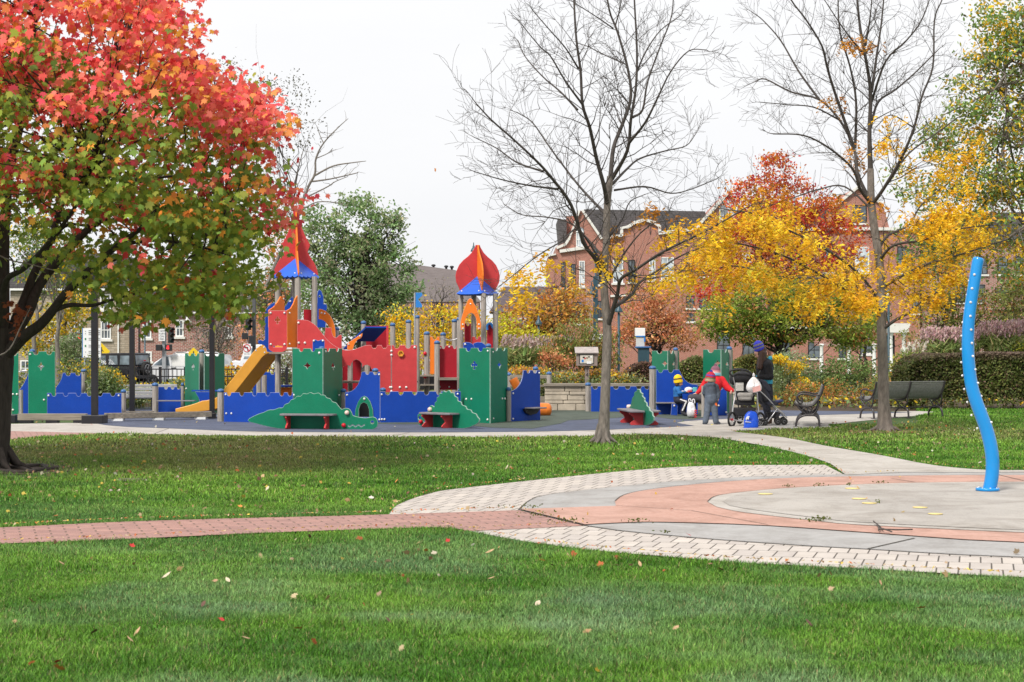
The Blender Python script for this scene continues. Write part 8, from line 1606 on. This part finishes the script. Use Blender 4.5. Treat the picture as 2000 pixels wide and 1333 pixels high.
tb('frame_tube', [[(1496, 829, .0), (1510, 810, .0), (1519, 799, .05)], [(1519, 799, .05), (1530, 808, .05), (1538, 817, .05)], [(1519, 799, .4), (1530, 808, .4), (1538, 817, .4)], [(1496, 829, .35), (1510, 810, .35), (1519, 799, .4)], [(1480, 760, .0), (1496, 775, .0), (1519, 799, .05)], [(1480, 760, .35), (1496, 775, .35), (1519, 799, .4)]], .012, MT['steel'], T)
for px, py, d in [(1493, 825.5, -.03), (1493, 825.5, .37), (1520, 824, .02), (1533, 824, .08), (1524, 823, .4), (1536, 823, .44)]: whl(px, py, d, .07, .1, False, 5, .03)
tb('handle', [[(1480, 760, .0), (1475, 748, -.02), (1479, 736, -.04), (1485, 724, -.04)], [(1480, 760, .35), (1476, 746, .33), (1480, 734, .3)]], .014, MT['dark'], T)
slab('seat', [(1484, 752), (1491, 748), (1500, 765), (1508, 782), (1520, 786), (1520, 792), (1500, 793), (1490, 785)], .02, .36, NAVY); slab('backrest', [(1481, 748), (1488, 744), (1502, 782), (1493, 787)], .0, .38, PB); slab('canopy', [(1476, 746), (1484, 740), (1498, 745), (1508, 762), (1504, 768), (1492, 758)], .0, .38, NAVY, .03); slab('footrest', [(1516, 784), (1531, 781), (1532, 785), (1518, 789)], .06, .34, cloth('navy_footrest', (.03, .04, .12))); slab('basket', [(1500, 806), (1526, 806), (1521, 818), (1504, 818)], .04, .36, PB)
# bags
S = g(836.5); X0, Y0, _ = G(1466, 836.5); T = thing('drawstring_bag', 'bright blue drawstring bag with a white running animal logo, on the concrete', 'bag', (X0, Y0 - .05, 0)); w_ = lambda px, py, d=0.0: np.array((X0 + (px - 1466) / S, Y0 - .05 + d, CH - (py - HY) / S))
out = [(1449, 836.3), (1452, 834), (1452.5, 820), (1454, 811), (1458, 806), (1462, 803), (1465, 801.5), (1469, 803), (1475, 804), (1479, 808), (1481, 820), (1480.5, 834), (1479, 836.4)]
mb = MB(); n = len(out); rings = []
for sc_, d in ((.0, -.085), (.55, -.078), (.85, -.055), (1.0, 0), (.85, .055), (.5, .08), (.0, .085)):
    rings.append([w_(1466 + (a - 1466) * sc_, 822 + (b - 822) * (sc_ if b < 822 else 1), d * (1 if b > 812 else .5)) for a, b in out])
vs = [p for r in rings for p in r]; mb.add(vs, [(i * n + j, i * n + (j + 1) % n, (i + 1) * n + (j + 1) % n, (i + 1) * n + j) for i in range(len(rings) - 1) for j in range(n)], 0, True); bg_ = mb.build('sack', mat('blue_nylon', (.005, .08, .62), .4, scale=9, var=.3, bump=.5, bscale=14), T)
mb = MB()
for pts in ([(1455, 817), (1457, 814), (1460, 812.5), (1462.5, 813), (1461, 815), (1460.5, 818), (1459.5, 820), (1458.5, 818), (1456.5, 819), (1456, 821.5), (1455, 820)], [(1453.5, 823), (1465, 824), (1465, 825), (1453.5, 824.2)]): mb.prism([w_(a, b, -.093) for a, b in pts], (0, .03, 0))
mb.build('logo', MT['signwhite'], bg_); mb = MB(); mb.tube([w_(1462, 803, -.02), w_(1470, 799.5, -.02), w_(1477, 806, -.02), w_(1480, 815, -.02)], .006, 6); mb.build('cord', MT['dark'], T)
def plastic_bag(label, px, gy, out, neck, m, marks, grp=None, red=None, dep=.1, z_=None, Yo=0):
    S = g(gy); X0, Y0, _ = G(px, gy); Y0 += Yo; T = thing('plastic_bag', label, 'bag', (X0, Y0, 0 if z_ is None else z_)); w_ = lambda a, b, d=0.0: (X0 + (a - px) / S, Y0 + d, CH - (b - HY) / S); rng = np.random.default_rng(int(px)); cy = sum(b for a, b in out) / len(out); n = len(out); rings = []
    for sc_, d in ((0, -1), (.5, -.9), (.8, -.65), (1, 0), (.8, .65), (.45, .9), (0, 1)): rings.append([w_(px + (a - px) * sc_ + rng.normal() * .5 * (sc_ > 0), cy + (b - cy) * sc_ + rng.normal() * .4 * (sc_ > 0) * (sc_ < 1), dep * d * (1 + .15 * rng.normal()) * (1 if b > cy else .6)) for a, b in out])
    mb = MB(); mb.add([p for r in rings for p in r], [(i * n + j, i * n + (j + 1) % n, (i + 1) * n + (j + 1) % n, (i + 1) * n + j) for i in range(6) for j in range(n)], 0, True); o = mb.build('sack', m, T); sb = o.modifiers.new('sub', 'SUBSURF'); sb.levels = 1; sb.render_levels = 1
    for pts in neck: mb = MB(); mb.tube([w_(*p) for p in spl(pts, 3)], .012, 6); mb.build('handle', m, T)
    if marks:
        mb = MB()
        for pts in marks: mb.prism([w_(a, b, -dep * 1.02) for a, b in pts], (0, dep * .7, 0))
        mb.build('printed_stripe', red, o)
    return T
FILM = mat('white_bag_film', (.74, .73, .75), .35, scale=9, var=.15, bump=.7, bscale=16)
plastic_bag('white carrier bag with red stripes standing on the rubber beside the small table', 1350, 818, [(1340, 817), (1340.5, 800), (1343, 788), (1346, 783), (1351, 786), (1355, 785), (1358, 795), (1360.5, 806), (1360, 817), (1350, 818.5)], [[(1346, 786, 0), (1345, 781, 0), (1348, 779.5, 0), (1350, 784, 0)], [(1352, 786, 0), (1353, 781, 0), (1356, 781, 0), (1357, 788, 0)]], FILM, [[(1355.5, 802 + k * 4), (1360, 800.5 + k * 4), (1360.3, 802.3 + k * 4), (1355.8, 804 + k * 4)] for k in range(4)], None, MT['signred'])
plastic_bag('translucent white shopping bag with pink contents hanging from the pushchair handle', 1468, 833, [(1452, 764), (1451.5, 755), (1456, 745), (1463, 737), (1468, 733), (1473, 737), (1480, 745), (1486, 757), (1485, 764), (1475, 768), (1462, 769)], [[(1467, 735, 0), (1468, 729, 0), (1470, 735, 0)]], FILM, [[(1464, 757), (1479, 752), (1481, 762), (1466, 766)]], None, mat('pink_contents', (.75, .42, .4), .5), .11, CH - (769 - HY) / g(833), -.28)
# toys on the small table
S = g(814); T = thing('toy_pile', 'pale crumpled bag and turquoise box lying on the small blue table', 'toys', (*P(1345, 0, S)[:2], 1.5 - (766 - HY) / S))
mb = MB(); c = P(1345, 761, S); mb.ball((c[0], c[1], c[2] - .0), (.1, .08, .055), 10); mb.ball((c[0] - .06, c[1] - .05, c[2] - .03), (.05, .05, .035), 8); mb.build('crumpled_bag', FILM, T)
bxp(1353, 1361, 757, 766, S, .08, 'box', mat('turquoise_card', (.12, .5, .5), .5), T, -.04); bxp(1342, 1351, 763.5, 766, S, .06, 'red_tin', MT['red'], T, -.12)
